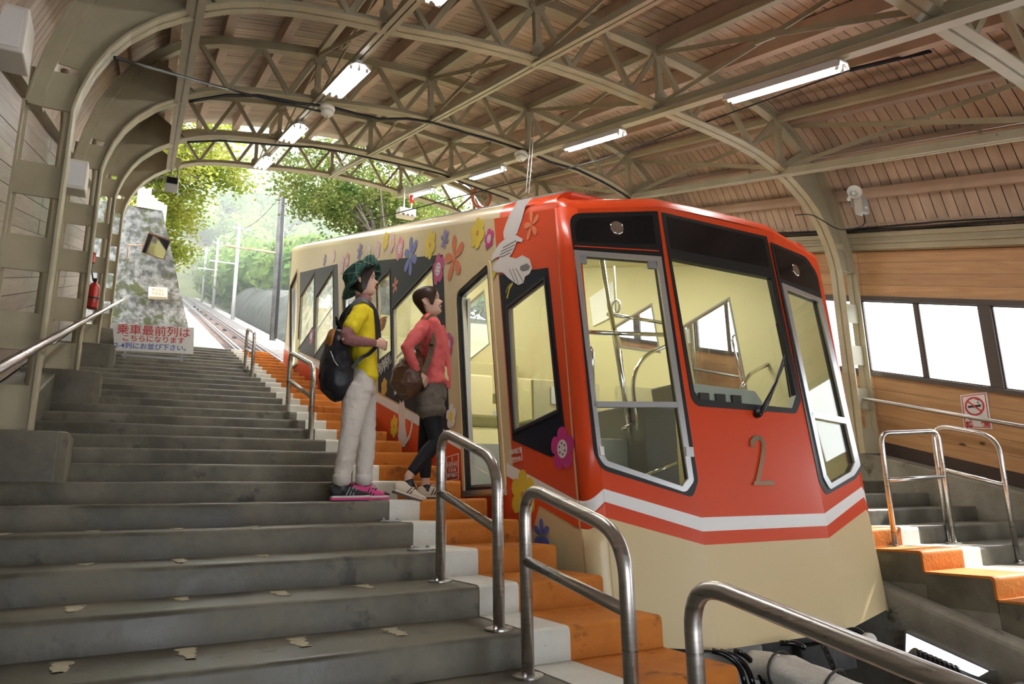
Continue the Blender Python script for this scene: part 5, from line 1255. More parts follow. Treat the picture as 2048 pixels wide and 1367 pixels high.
pl_ = empty('pit_glow_panel', (5.15, 3.2, 0.4), 'glowing white panel added for a bright patch on the track pit wall', 'lamp')
pq_ = [(3.517, 0.508), (2.964, 0.353), (3.036, 0.305), (3.540, 0.380)]  # glowing panel stands in for bright daylight showing in the pit wall
MB().prism(pq_, lambda a, b: (5.15, a, b), (0.02, 0, 0)).build('glow_face', glow('pit_panel_glow', (0.95, 0.97, 1.0), 4.0), pl_)
ring(pq_, 0.012, lambda a, b: (5.145, a, b), (0.05, 0, 0), 'panel_frame', M['grey_metal'], pl_)

# ================================================================== OUTSIDE
M['mossy'] = mottled('mossy_retaining_concrete', (0.06, 0.058, 0.05), (0.19, 0.185, 0.17), 6.5, 0.9, 10, bump=0.9, bscale=16, spots=(2.4, 0.515, (0.045, 0.05, 0.014)), lo=0.4, hi=0.6)
M['pale_path'] = mottled('sunlit_concrete', (0.27, 0.25, 0.22), (0.34, 0.32, 0.29), 1.2, 0.85, 6, bump=0.3, bscale=12)
M['ballast'] = mottled('track_ballast', (0.08, 0.07, 0.06), (0.20, 0.17, 0.15), 9, 0.95, 6, bump=0.9, bscale=14)
M['mossy_dark'] = mottled('dark_mossy_bank', (0.022, 0.026, 0.016), (0.055, 0.056, 0.045), 0.9, 0.9, 7, bump=0.5, bscale=6)
M['earth'] = mottled('forest_floor', (0.07, 0.085, 0.03), (0.14, 0.15, 0.06), 0.3, 0.95, 6)
M['leaf_y'] = leafy('yellow_green_leaves', (0.15, 0.20, 0.028), (0.30, 0.29, 0.06), 1.1, 0.5)
M['leaf_g'] = leafy('mid_green_leaves', (0.075, 0.12, 0.03), (0.20, 0.21, 0.06), 1.0, 0.45)
M['leaf_far'] = leafy('hill_leaves', (0.09, 0.16, 0.045), (0.20, 0.27, 0.08), 0.10, 0.35)
M['bark'] = mottled('bark', (0.09, 0.07, 0.05), (0.17, 0.14, 0.11), 8, 0.9)
M['pole_pale'] = plain('pale_concrete_pole', (0.42, 0.40, 0.37), 0.7); M['pole_dark'] = mottled('weathered_pole', (0.06, 0.056, 0.052), (0.12, 0.11, 0.10), 2, 0.8)
# terrain: one sheet that carries bank and hill
def terr(x, y):
    z = noz(y)-1.75
    if y > 112: z += min(y-112, 46)*0.66-max(0, y-158)*0.30
    if x > 7.0: z += min(x-7.0, 12)*0.20*min(1, max(0, (y-22)/30))-max(0, x-30)*0.5
    if x < 1.0: z += min(1.0, (1.0-x)*0.9)*min(3.0, max(0, (y-17.6)*0.6))+max(0, -x)*0.55*min(1, max(0, (y-18)/20))
    z += noise.noise(Vector((x*0.07, y*0.07, 3.1)))*1.2*min(1, max(0, (abs(x-3.9)-4)/8))
    return z
m = MB(); xs = [-40+i*2.0 for i in range(46)]; ys = [15.6, 17.4]+[19+i*3.0 for i in range(72)]; vs = []; fs = []
for yy in ys:
    for xx in xs: vs.append((xx, yy, terr(xx, yy) if not (2.2 < xx < 5.6) else noz(yy)-1.75+(0 if yy < 112 else min(yy-112, 46)*0.66-max(0, yy-158)*0.30)))
w_ = len(xs)
for i in range(len(ys)-1):
    for j in range(w_-1): fs.append((i*w_+j, i*w_+j+1, (i+1)*w_+j+1, (i+1)*w_+j))
tag(m.add(vs, fs).build('hillside', M['earth'], None, smooth=True), 'wooded hillside rising beyond the upper end of the track', kind='structure')
tag(MB().slbox(2.35, 5.65, 17.5, 112, -1.74, -1.40).build('track_bed', M['ballast'], None), 'pale ballast bed under the outdoor track', kind='structure')
tag(MB().slbox(0.92, 2.38, 17.7, 112, -2.0, -0.85).build('walkway', M['pale_path'], None), 'sunlit concrete walkway beside the outdoor track', kind='structure')
tag(MB().slbox(5.62, 6.5, 17.5, 112, -2.2, -1.42).build('path', M['pale_path'], None), 'narrow concrete strip carrying the pole row', kind='structure')
# retaining wall
rw = empty('wall_retaining', (0, 17.5, noz(17.5)), 'battered mossy concrete retaining wall beyond the stairs', kind='structure')
m = MB(); vs = []; fs = []; nx, nz = 26, 26
def rwp(u, v, y):
    r = -0.6+v*3.65; xr = 0.957-(r+0.13)*0.283
    x = -6+(xr+6)*u; return Vector((x, y, noz(17.5)+r+(y-17.5)*T))
for i in range(nx+1):
    for j in range(nz+1):
        p = rwp(i/nx if i > 0 else 0, j/nz, 17.5); d = noise.noise(p*0.9)*0.10+noise.noise(p*3.1)*0.04+noise.noise(p*8)*0.015; vs.append(p+Vector((0, -d, 0)))
for i in range(nx):
    for j in range(nz): q = i*(nz+1)+j; fs.append((q, q+nz+1, q+nz+2, q+1))
b = len(vs); ny = 30
for i in range(ny+1):
    for j in range(nz+1):
        yy = 17.5+i*1.4; p = rwp(1, j/nz, yy); d = noise.noise(p*0.9)*0.10+noise.noise(p*3.1)*0.04
        vs.append((p+Vector((d*0.8, -d*0.3, 0))) if i else Vector(vs[nx*(nz+1)+j]))
for i in range(ny):
    for j in range(nz): q = b+i*(nz+1)+j; fs.append((q, q+nz+1, q+nz+2, q+1))
c0 = len(vs)
for i in range(ny+1): p = rwp(1, 1, 17.5+i*1.4); vs += [vs[b+i*(nz+1)+nz], Vector((-6, p.y, p.z+0.05))]
for i in range(ny): q = c0+i*2; fs.append((q, q+2, q+3, q+1))
m.add(vs, fs).build('wall_face', M['mossy'], rw, smooth=True)
wp_ = [(-0.067, 6.412), (0.319, 6.439), (0.338, 6.214), (-0.048, 6.189)]
pt = empty('wall_plate', (wp_[0][0], 17.28, wp_[3][1]), 'small cream plate fixed to the mossy retaining wall', 'plate')
MB().prism(round_poly(wp_, 0.03), lambda a, b: (a, 17.28, b), (0, 0.25, 0)).build('plate_face', plain('plate_cream', (0.66, 0.55, 0.42), 0.6), pt)
pc_ = (sum(p[0] for p in wp_)/4, sum(p[1] for p in wp_)/4)
for i in range(2): text('あぶない のぼるな'[i*5:i*5+4], (pc_[0], 17.275, pc_[1]+0.045-0.09*i), 0.07, plain('plate_ink', (0.35, 0.2, 0.14), 0.6), pt, xdir=(1, 0, 0), ydir=(0, 0, 1))
# board fence and orange net on top of the wall
fe = empty('board_fence', (-0.2, 18.3, noz(18.3)+3.0), 'pale wooden board fence on top of the retaining wall', 'fence')
fz0 = (-0.196, 8.492)[1]
M['pale_wood'] = mottled('pale_sawn_wood', (0.60, 0.48, 0.38), (0.72, 0.62, 0.52), 5, 0.8)
for i in range(9):
    x = (-0.509, 8.591)[0]+i*0.075; h = 0.72-0.045*i*(i > 3)+random.uniform(-0.03, 0.03)
    MB().box(x, x+0.066, 18.3, 18.33, fz0-0.25, fz0+h).build('board', M['pale_wood'], fe)
net = empty('safety_net', (-0.8, 18.4, fz0), 'orange mesh safety net on the retaining wall beside the fence', 'net')
M['net'] = plain('orange_net', (0.75, 0.35, 0.08), 0.6)
mm3 = MB()
for i in range(9): mm3.tube([(-1.5+i*0.14, 18.45, fz0-0.2), (-1.5+i*0.14+0.5, 18.45, fz0+0.42)], 0.012, 4); mm3.tube([(-1.5+i*0.14+0.5, 18.46, fz0-0.2), (-1.5+i*0.14, 18.46, fz0+0.42)], 0.012, 4)
o = mm3.build('mesh', M['net'], net); o['kind'] = 'stuff'
for x in (-1.5, -0.9, -0.35): MB().tube([(x, 18.47, fz0-0.4), (x, 18.47, fz0+0.5)], 0.02, 6).build('stake', M['pole_pale'], net)
# domed bank right of the track
m = MB(); vs = []; fs = []; n1, n2 = 24, 14
for i in range(n1+1):
    yy = 40+i*1.2
    for j in range(n2+1):
        a = j/n2*math.pi; h = 3.4*math.sin(a)**0.8*min(1, 0.25+i/6)
        p = Vector((9.2-2.6*math.cos(a), yy, noz(yy)-1.9+h)); d = noise.noise(p*0.6)*0.18+noise.noise(p*2)*0.06; vs.append(p+Vector((0, 0, d)))
for i in range(n1):
    for j in range(n2): q = i*(n2+1)+j; fs.append((q, q+1, q+n2+2, q+n2+1))
fs.append(tuple(range(n2+1)))
tag(m.add(vs, fs).build('rock_bank', M['mossy_dark'], None, smooth=True), 'grey mossy sprayed-concrete bank right of the track', kind='structure')
# poles and wires
def pole(y, h, mat, label, cross, x=5.8, r=0.15):
    z = noz(y)-1.45; root = empty('utility_pole', (x, y, z), label, 'pole', 'poles along the track')
    MB().tube([(x, y, z), (x, y, z+h*0.5), (x, y, z+h)], [r, r*0.88, r*0.72], 12).build('shaft', M[mat], root, smooth=True)
    for (zz, a, b) in cross: MB().bar((x-a, y, z+zz), (x+b, y, z+zz), 0.10, 0.10).build('crossarm', M['rust'] if mat == 'pole_dark' else M['pole_pale'], root)
    for (zz, a, b) in cross[:1]:
        for s in (-a+0.1, b-0.1): MB().lathe([(0.03, 0), (0.06, 0.05), (0.03, 0.12), (0.05, 0.16)], (x+s, y, z+zz+0.05), (0, 0, 1), 8).build('insulator', M['off_white'], root)
    return Vector((x, y, z+h))
pts_ = [pole(38.5, 8.9, 'pole_dark', 'nearest dark weathered pole with a rusty arm behind the car', ((5.0, 2.7, 0.15), (8.5, 0.4, 0.3)), x=6.0, r=0.17),
        pole(57, 7.9, 'pole_pale', 'tallest pale pole beside the outdoor track', ((7.6, 0.5, 0.8), (4.6, 2.0, 0.1))),
        pole(76.5, 7.6, 'pole_pale', 'second pale pole up the track', ((7.2, 0.5, 0.5), (4.2, 1.8, 0.1))),
        pole(94, 7.4, 'pole_pale', 'third pale pole up the track', ((7.0, 0.5, 0.5),)),
        pole(126, 7.2, 'pole_pale', 'farthest and smallest pale pole by the top of the track', ((6.9, 0.5, 0.5),))]
for k_, dz in ((0, -0.4), (1, -3.4)):
    for i in range(4):
        a, b = pts_[i]+Vector((0, 0, dz)), pts_[i+1]+Vector((0, 0, dz*0.9)); pp = []
        for j in range(13): t = j/12; p = a.lerp(b, t); pp.append(p-Vector((0, 0, 0.5*4*t*(1-t))))
        o = MB().tube(pp, 0.02, 5).build('power_wire', M['cable'], None)
        tag(o, '%s power wire sagging from %s pole to the next' % (('upper', 'lower')[k_], ('the nearest dark', 'the tallest pale', 'the second pale', 'the third pale')[i]), 'wire', 'wires between the poles')
for i, (dx, dz) in enumerate(((0.12, -1.0), (0.17, -2.2))):
    a = pts_[0]+Vector((dx, -0.15, -0.6)); o = MB().tube([a, a+Vector((0.03, 0, -3)), a+Vector((-0.02, 0, -8.2))], 0.05, 6).build('pole_cable', M['cable'], None, smooth=True)
    tag(o, ['inner of two thick black cables running down the dark pole', 'outer of two thick black cables running down the dark pole'][i], 'cable')
# trees
def leaves(mb, c, n, spread, size, rng):
    for _ in range(n):
        p = c+Vector((rng.gauss(0, spread[0]), rng.gauss(0, spread[1]), rng.gauss(0, spread[2])))
        a = Vector((rng.uniform(-1, 1), rng.uniform(-1, 1), rng.uniform(-0.5, 0.5))).normalized()
        b = a.cross(Vector((rng.uniform(-1, 1), rng.uniform(-1, 1), rng.uniform(-1, 1)))).normalized()
        s = size*rng.uniform(0.6, 1.3)
        mb.add([p-a*s*0.5, p+b*s*0.28, p+a*s*0.5, p-b*s*0.28], [(0, 1, 2, 3)])
def tree(label, base, crown, rad, ncl, nl, size, mat, seed, name='tree'):
    rng = random.Random(seed); base, crown = Vector(base), Vector(crown)
    root = empty(name, base, label, 'tree', 'trees beyond the station')
    MB().tube([base, base.lerp(crown, 0.5)+Vector((rng.uniform(-.3, .3), rng.uniform(-.3, .3), 0)), crown], [0.22, 0.15, 0.05], 9).build('trunk', M['bark'], root, smooth=True)
    fol = MB()
    for i in range(ncl):
        while True:
            v = Vector((rng.uniform(-1, 1), rng.uniform(-1, 1), rng.uniform(-1, 1)))
            if 0.25 < v.length < 1: break
        p = crown+Vector((v.x*rad[0], v.y*rad[1], v.z*rad[2]))
        if i % 5 == 0:
            s = base.lerp(crown, rng.uniform(0.45, 0.95)); MB().tube([s, s.lerp(p, 0.5)+Vector((0, 0, 0.2)), p], [0.06, 0.035, 0.012], 6).build('branch', M['bark'], root, smooth=True)
        leaves(fol, p, nl, (0.34, 0.34, 0.20), size, rng)
    o = fol.build('foliage', mat, root, auto=False); o['kind'] = 'stuff'
tree('bright yellow-green maple leaning over the retaining wall', (-2.6, 24.5, terr(-2.6, 24.5)), (0.3, 24.0, noz(24)+5.9), (2.3, 2.2, 1.5), 95, 110, 0.17, M['leaf_y'], 1)
tree('lower yellow-green shrubby tree behind the board fence', (-1.8, 27.0, terr(-1.8, 27.0)), (0.1, 26.5, noz(26.5)+3.2), (1.2, 1.6, 1.3), 55, 100, 0.16, M['leaf_y'], 2)
tree('broad green tree overhanging the roof opening on the right', (9.6, 26.0, terr(9.6, 26.0)), (7.0, 25.0, noz(25)+6.0), (3.2, 2.6, 2.0), 130, 110, 0.18, M['leaf_g'], 3)
tree('green tree farther right behind the car roof', (12.5, 30.0, terr(12.5, 30.0)), (11.2, 30.0, noz(30)+5.2), (3.4, 2.6, 2.4), 110, 100, 0.20, M['leaf_g'], 4)
tree('green tree standing behind the round mirror', (15.5, 26.0, terr(15.5, 26.0)), (14.6, 26.0, noz(26)+4.6), (2.8, 2.6, 2.4), 80, 100, 0.20, M['leaf_g'], 5)
# forest on the hill: nobody could count it
rng = random.Random(11); fo = MB(); core = MB()
ico = bmesh.new(); bmesh.ops.create_icosphere(ico, subdivisions=1, radius=1.0); iv = [v.co.copy() for v in ico.verts]; ff = [tuple(v.index for v in f.verts) for f in ico.faces]; ico.free()
cnt = 0
while cnt < 560:
    yy = rng.uniform(56, 165); xx = rng.uniform(-14, 34)
    if -1.5 < xx < 7.8 and yy < 128: continue
    if xx < -0.11*yy: continue
    cnt += 1; h = rng.uniform(4.5, 8.5); r = rng.uniform(2.0, 3.6); c = Vector((xx, yy, terr(xx, yy)+h*0.62))
    core.add([(c.x+v.x*r*0.8, c.y+v.y*r*0.8, c.z+v.z*r*0.8) for v in iv], ff)
    for _ in range(330):
        d = Vector((rng.gauss(0, 1), rng.gauss(0, 1), rng.gauss(0.25, 1))).normalized(); p = c+d*r*rng.uniform(0.75, 1.08)
        a = d.cross(Vector((rng.uniform(-1, 1), rng.uniform(-1, 1), rng.uniform(-1, 1)))).normalized(); b = d.cross(a); s = rng.uniform(0.16, 0.42); t = d*rng.uniform(-0.3, 0.3)
        fo.add([p-a*s-t, p+b*s*0.7, p+a*s+t, p-b*s*0.7], [(0, 1, 2, 3)])
fr_ = empty('hillside_forest', (20, 120, noz(120)), 'pale green forest covering the hill behind the poles', 'forest', kind='stuff')
o = fo.build('leaf_clumps', M['leaf_far'], fr_, auto=False); o['kind'] = 'stuff'
o = core.build('crown_cores', M['leaf_far'], fr_); o['kind'] = 'stuff'

# ---- thin sunlit haze over the hill
hm = bpy.data.materials.new('mountain_haze'); hm.use_nodes = True; nt = hm.node_tree; nt.nodes.remove(nt.nodes['Principled BSDF'])
vs_ = N(nt, 'ShaderNodeVolumeScatter'); vs_.inputs['Density'].default_value = 0.0018; vs_.inputs['Color'].default_value = (0.97, 0.98, 1.0, 1); vs_.inputs['Anisotropy'].default_value = 0.1
nt.links.new(vs_.outputs[0], nt.nodes['Material Output'].inputs['Volume'])
hz = MB(); hz.slbox(-45, 60, 34, 190, -2.2, 60)
tag(hz.build('haze', hm, None), 'pale mountain haze between the poles and the hill', 'haze', kind='stuff')

# ================================================================== PEOPLE
M['skin'] = plain('skin', (0.68, 0.44, 0.325), 0.5); M['skin'].node_tree.nodes['Principled BSDF'].inputs['Subsurface Weight'].default_value = 0.08
M['hair1'] = plain('dark_brown_hair', (0.028, 0.017, 0.012), 0.42); M['hair2'] = plain('chestnut_hair', (0.042, 0.022, 0.014), 0.48, spec=0.3)
M['yellow_shirt'] = plain('yellow_cotton', (0.78, 0.62, 0.025), 0.8, spec=0.2); M['mauve'] = mottled('mauve_knit', (0.27, 0.12, 0.115), (0.33, 0.155, 0.15), 120, 0.85, spec=0.2)
M['trouser'] = plain('white_cotton_trousers', (0.66, 0.61, 0.55), 0.8, spec=0.2); M['coral'] = plain('coral_jersey', (0.66, 0.125, 0.12), 0.75, spec=0.2)
M['shorts'] = mottled('grey_brown_cotton', (0.115, 0.095, 0.075), (0.155, 0.13, 0.105), 25, 0.85, spec=0.2); M['legging'] = plain('black_leggings', (0.012, 0.012, 0.016), 0.7, spec=0.3)
M['lip'] = plain('lips', (0.45, 0.12, 0.10), 0.4); M['teeth'] = plain('teeth', (0.75, 0.72, 0.66), 0.3); M['eye'] = plain('dark_eye', (0.012, 0.009, 0.008), 0.2); M['mouth'] = plain('open_mouth', (0.10, 0.02, 0.02), 0.5)
M['shoe_black'] = plain('black_shoe_mesh', (0.014, 0.014, 0.016), 0.6); M['shoe_pink'] = plain('hot_pink', (0.72, 0.06, 0.25), 0.6); M['shoe_grey'] = plain('shoe_grey', (0.22, 0.22, 0.23), 0.5); M['sole_white'] = plain('sole_white', (0.66, 0.62, 0.60), 0.6)
M['shoe_cream'] = plain('cream_leather', (0.66, 0.58, 0.45), 0.55); M['shoe_brown'] = plain('brown_stripe', (0.07, 0.03, 0.025), 0.5)
M['pack'] = plain('black_nylon', (0.012, 0.012, 0.018), 0.45); M['pack_tan'] = plain('tan_lining', (0.36, 0.15, 0.03), 0.7); M['leather'] = mottled('brown_leather', (0.075, 0.032, 0.016), (0.13, 0.06, 0.03), 14, 0.42, bump=0.2, bscale=30); M['strap_green'] = mottled('brown_woven_strap', (0.10, 0.06, 0.03), (0.16, 0.11, 0.06), 60, 0.7)
def plaid(name):
    m, nt, b = _new(name); tc = N(nt, 'ShaderNodeTexCoord'); out = None
    base = N(nt, 'ShaderNodeRGB'); base.outputs[0].default_value = (0.008, 0.055, 0.04, 1); out = base.outputs[0]
    for ax, sc_, wd, col in (('X', 24, 0.86, (0.004, 0.02, 0.018)), ('Z', 24, 0.80, (0.004, 0.022, 0.018)), ('Y', 22, 0.88, (0.02, 0.10, 0.07)), ('Z', 12, 0.965, (0.30, 0.36, 0.32)), ('X', 12, 0.97, (0.25, 0.32, 0.28))):
        sp = N(nt, 'ShaderNodeSeparateXYZ'); nt.links.new(tc.outputs['Object'], sp.inputs[0])
        ml = N(nt, 'ShaderNodeMath', operation='MULTIPLY'); ml.inputs[1].default_value = sc_; nt.links.new(sp.outputs[ax], ml.inputs[0])
        fr = N(nt, 'ShaderNodeMath', operation='FRACT'); nt.links.new(ml.outputs[0], fr.inputs[0])
        gt = N(nt, 'ShaderNodeMath', operation='GREATER_THAN'); gt.inputs[1].default_value = wd if wd > 0.9 else 0.6; nt.links.new(fr.outputs[0], gt.inputs[0])
        mx = N(nt, 'ShaderNodeMix', data_type='RGBA'); mx.inputs['B'].default_value = rgba(col); nt.links.new(out, mx.inputs['A']); nt.links.new(gt.outputs[0], mx.inputs['Factor']); out = mx.outputs['Result']
    nt.links.new(out, b.inputs['Base Color']); b.inputs['Roughness'].default_value = 0.85
    return m
M['plaid'] = plaid('green_plaid')

def loft(mb, pts, n=18, lat=(0, 1, 0), sq=1.0):
    """closed tube of elliptic rings; pts: (centre, half width along lat, half depth)"""
    P = [Vector(p[0]) for p in pts]; k = len(P); lat = Vector(lat); vs = []; rings = []
    for i in range(k):
        d = (P[min(i+1, k-1)]-P[max(i-1, 0)]).normalized(); a = lat-d*lat.dot(d); a.normalize(); b = d.cross(a)
        rings.append((P[i], a, b, d, pts[i][1], pts[i][2]))
    r0, r1 = rings[0], rings[-1]
    e0 = min(r0[4], r0[5])*0.55; e1 = min(r1[4], r1[5])*0.55
    rings = [(r0[0]-r0[3]*e0, r0[1], r0[2], r0[3], r0[4]*0.55, r0[5]*0.55)]+rings+[(r1[0]+r1[3]*e1, r1[1], r1[2], r1[3], r1[4]*0.55, r1[5]*0.55)]
    for (p, a, b, d, ra, rb) in rings:
        for j in range(n):
            t = 2*math.pi*j/n; c, s = math.cos(t), math.sin(t)
            if sq != 1.0: c = math.copysign(abs(c)**sq, c); s = math.copysign(abs(s)**sq, s)
            vs.append(p+a*ra*c+b*rb*s)
    fs = []; K = len(rings)
    for i in range(K-1):
        for j in range(n): fs.append((i*n+j, i*n+(j+1) % n, (i+1)*n+(j+1) % n, (i+1)*n+j))
    fs += [tuple(range(n-1, -1, -1)), tuple(range((K-1)*n, K*n))]
    return mb.add(vs, fs)
def organic(name, mb, mat, parent, voxel=0.008, it=6, wrinkle=0.0, size=0.06, seed=0):
    o = mb.build(name, mat, parent, smooth=True)
    r = o.modifiers.new('merge', 'REMESH'); r.mode = 'VOXEL'; r.voxel_size = voxel; r.use_smooth_shade = True
    s = o.modifiers.new('relax', 'SMOOTH'); s.iterations = it; s.factor = 0.5
    if wrinkle:
        t = bpy.data.textures.new(name+'_folds', 'CLOUDS'); t.noise_scale = size; t.noise_depth = 1
        d = o.modifiers.new('folds', 'DISPLACE'); d.texture = t; d.strength = wrinkle; d.mid_level = 0.5; d.texture_coords = 'GLOBAL'
    return o
HEADT = [(0.0, .072, .010, .040), (.05, .088, .028, .054), (.12, .092, .045, .062), (.20, .090, .056, .067), (.27, .093, .064, .070), (.33, .090, .070, .072), (.42, .092, .080, .074), (.52, .089, .092, .076), (.60, .095, .098, .0775), (.70, .097, .101, .0775), (.80, .090, .097, .073), (.88, .076, .083, .062), (.95, .050, .056, .042), (1.0, .012, .014, .012)]
def headpt(v, az, k=0.0, H=0.235):
    """point of the head in its own frame (x forward, origin at the chin level below the ear); k grows the shell"""
    i = 0
    while i < len(HEADT)-2 and HEADT[i+1][0] < v: i += 1
    a, b = HEADT[i], HEADT[i+1]; t = min(max((v-a[0])/(b[0]-a[0]), -3), 1); f, bk, w = (a[q]+(b[q]-a[q])*t for q in (1, 2, 3))
    c, s = math.cos(az), math.sin(az); x = (f if c > 0 else bk)*c; y = w*s
    if not k:
        g = lambda m, sg, u: math.exp(-((u-m)/sg)**2)
        az_ = (az+math.pi) % (2*math.pi)-math.pi
        x += 0.030*g(0, 0.17, az_)*g(0.385, 0.05, v)+0.013*g(0, 0.14, az_)*g(0.46, 0.06, v)          # nose
        x += 0.008*g(0, 0.30, az_)*g(0.245, 0.022, v)+0.007*g(0, 0.28, az_)*g(0.195, 0.02, v)-0.006*g(0, 0.3, az_)*g(0.145, 0.025, v)
        x += 0.006*g(0, 0.35, az_)*g(0.07, 0.04, v)
        x -= 0.012*(g(0.42, 0.17, az_)+g(-0.42, 0.17, az_))*g(0.50, 0.05, v)-0.005*g(0, 0.8, az_)*g(0.60, 0.05, v)
        y *= 1+0.05*g(0.30, 0.08, v)
    n = Vector((c, s, 0.35*(v-0.5)*2)).normalized()
    return Vector((x, y, v*H))+n*k
def head_frame(origin, tilt, turn=0.0):
    """maps head coordinates to the world: tilt > 0 looks up"""
    R3 = Matrix.Rotation(turn, 3, 'Z') @ Matrix.Rotation(-tilt, 3, 'Y')
    o = Vector(origin)
    return lambda p: o+R3 @ Vector(p)
def add_head(mb, F, H=0.235):
    rows, n = 44, 56; vs = []; fs = []
    for i in range(rows+1):
        v = i/rows
        for j in range(n): vs.append(F(headpt(v, 2*math.pi*j/n, H=H)))
    for i in range(rows):
        for j in range(n): fs.append((i*n+j, i*n+(j+1) % n, (i+1)*n+(j+1) % n, (i+1)*n+j))
    fs += [tuple(range(n-1, -1, -1)), tuple(range(rows*n, (rows+1)*n))]
    mb.add(vs, fs)
    for s in (-1, 1):      # ears
        loft(mb, [(F((-0.012, s*0.073, 0.075)), 0.008, 0.010), (F((-0.017, s*0.081, 0.098)), 0.008, 0.018), (F((-0.022, s*0.085, 0.122)), 0.007, 0.020)], 10)
def hair_shell(F, low, k, mat, parent, H=0.235, name='hair'):
    """low(az): lowest v of the hair at that azimuth"""
    n, rows = 72, 26; vs = []; fs = []
    for i in range(rows+1):
        for j in range(n):
            az = 2*math.pi*j/n-math.pi; lo = low(az); v = lo+(1.0-lo)*i/rows
            kk = k*(0.75+0.25*math.sin(math.pi*min(1, max(0, v))))+0.0018*math.sin(az*34+v*3)
            vs.append(F(headpt(max(v, -0.25), az, kk, H)))
    for i in range(rows):
        for j in range(n): fs.append((i*n+j, i*n+(j+1) % n, (i+1)*n+(j+1) % n, (i+1)*n+j))
    fs.append(tuple(range(rows*n, (rows+1)*n)))
    o = MB().add(vs, fs).build(name, mat, parent, smooth=True)
    so = o.modifiers.new('thick', 'SOLIDIFY'); so.thickness = 0.016; so.offset = -1
    return o
def face(F, parent, smile=False, H=0.235):
    def on(v, az, k): return F(headpt(v, az, 0, H)+Vector((math.cos(az), math.sin(az), 0))*k)
    for s in (-1, 1):
        MB().tube([on(0.505, s*a, 0.0015) for a in (0.30, 0.37, 0.44, 0.51, 0.57)], [0.001, 0.0038, 0.0045, 0.0036, 0.001], 8).build('eye', M['eye'], parent, smooth=True)
        MB().tube([on(0.585, s*a, 0.001) for a in (0.24, 0.36, 0.48, 0.60)], [0.0014, 0.0026, 0.0026, 0.001], 6).build('eyebrow', M['hair1'], parent, smooth=True)
    if smile:
        m = MB(); vs = []; A = [i/10*0.9-0.45 for i in range(11)]
        for a in A: q = abs(a)/0.45; vs.append(on(0.245+0.02*q, a, 0.0015)); vs.append(on(0.165+0.098*q*q, a, 0.0015))
        m.add(vs, [(2*i, 2*i+2, 2*i+3, 2*i+1) for i in range(10)]).build('mouth', M['mouth'], parent)
        m = MB(); vs = []
        for a in A: q = abs(a)/0.45; vs.append(on(0.246+0.02*q, a, 0.0028)); vs.append(on(0.218+0.046*q*q, a, 0.0028))
        m.add(vs, [(2*i, 2*i+2, 2*i+3, 2*i+1) for i in range(10)]).build('teeth', M['teeth'], parent)
        MB().tube([on(0.250+0.022*abs(a)/0.45, a, 0.001) for a in A], [0.001]+[0.0032]*9+[0.001], 8).build('upper_lip', M['lip'], parent, smooth=True)
        MB().tube([on(0.160+0.104*(a/0.45)**2, a, 0.001) for a in A], [0.001]+[0.004]*9+[0.001], 8).build('lower_lip', M['lip'], parent, smooth=True)
    else:
        A = [i/10*0.76-0.38 for i in range(11)]
        MB().tube([on(0.235+0.025*(a/0.38)**2, a, 0.0005) for a in A], [0.001]+[0.003]*9+[0.001], 8).build('upper_lip', M['lip'], parent, smooth=True)
        MB().tube([on(0.205+0.050*(a/0.38)**2, a, 0.0005) for a in A], [0.001]+[0.0036]*9+[0.001], 8).build('lower_lip', M['lip'], parent, smooth=True)
def hand(mb, wrist, fwd, up, side_, curl=1.0, s=1.0):
    """palm, four curled fingers of unequal length and a thumb; fwd along the forearm, up to the thumb side, side_ = palm normal"""
    W, f, u, q = Vector(wrist), Vector(fwd).normalized(), Vector(up).normalized(), Vector(side_).normalized()
    loft(mb, [(W-f*0.02*s, 0.019*s, 0.023*s), (W+f*0.02*s, 0.017*s, 0.028*s), (W+f*0.055*s, 0.016*s, 0.037*s), (W+f*0.085*s, 0.014*s, 0.038*s)], 14, q)
    for i, (off_, L) in enumerate(((0.028, 0.92), (0.010, 1.0), (-0.009, 0.95), (-0.027, 0.78))):
        k0 = W+f*0.088*s+u*off_*s; a = 0.9*curl; p = [k0]; d = f.copy(); cur = k0
        for seg, (ln, an) in enumerate(((0.034, 0.75), (0.025, 1.25), (0.019, 0.9))):
            ang = an*curl; d = (d*math.cos(ang)+q*math.sin(ang)).normalized(); qn = (q*math.cos(ang)-d*0)  # bend towards the palm
            cur = cur+d*ln*L*s; p.append(cur)
            q_new = d.cross(u); q_new = q_new if q_new.dot(q) > -0.99 else -q_new
            q = q
        rr_ = [0.0098*s, 0.0092*s, 0.0086*s, 0.0076*s]
        loft(mb, [(pt_, r_, r_) for pt_, r_ in zip(p, rr_)], 8, u)
    t0 = W+f*0.022*s+u*0.026*s; tp = [t0, t0+(f*0.7+u*0.5+q*0.45)*0.036*s, t0+(f*1.3+u*0.42+q*0.9)*0.052*s, t0+(f*1.55+u*0.1+q*1.35)*0.060*s]
    loft(mb, [(pt_, r_, r_) for pt_, r_ in zip(tp, (0.0125*s, 0.0112*s, 0.010*s, 0.0082*s))], 8, q)
def P3(xz, y): return Vector((xz[0], y, xz[1]))
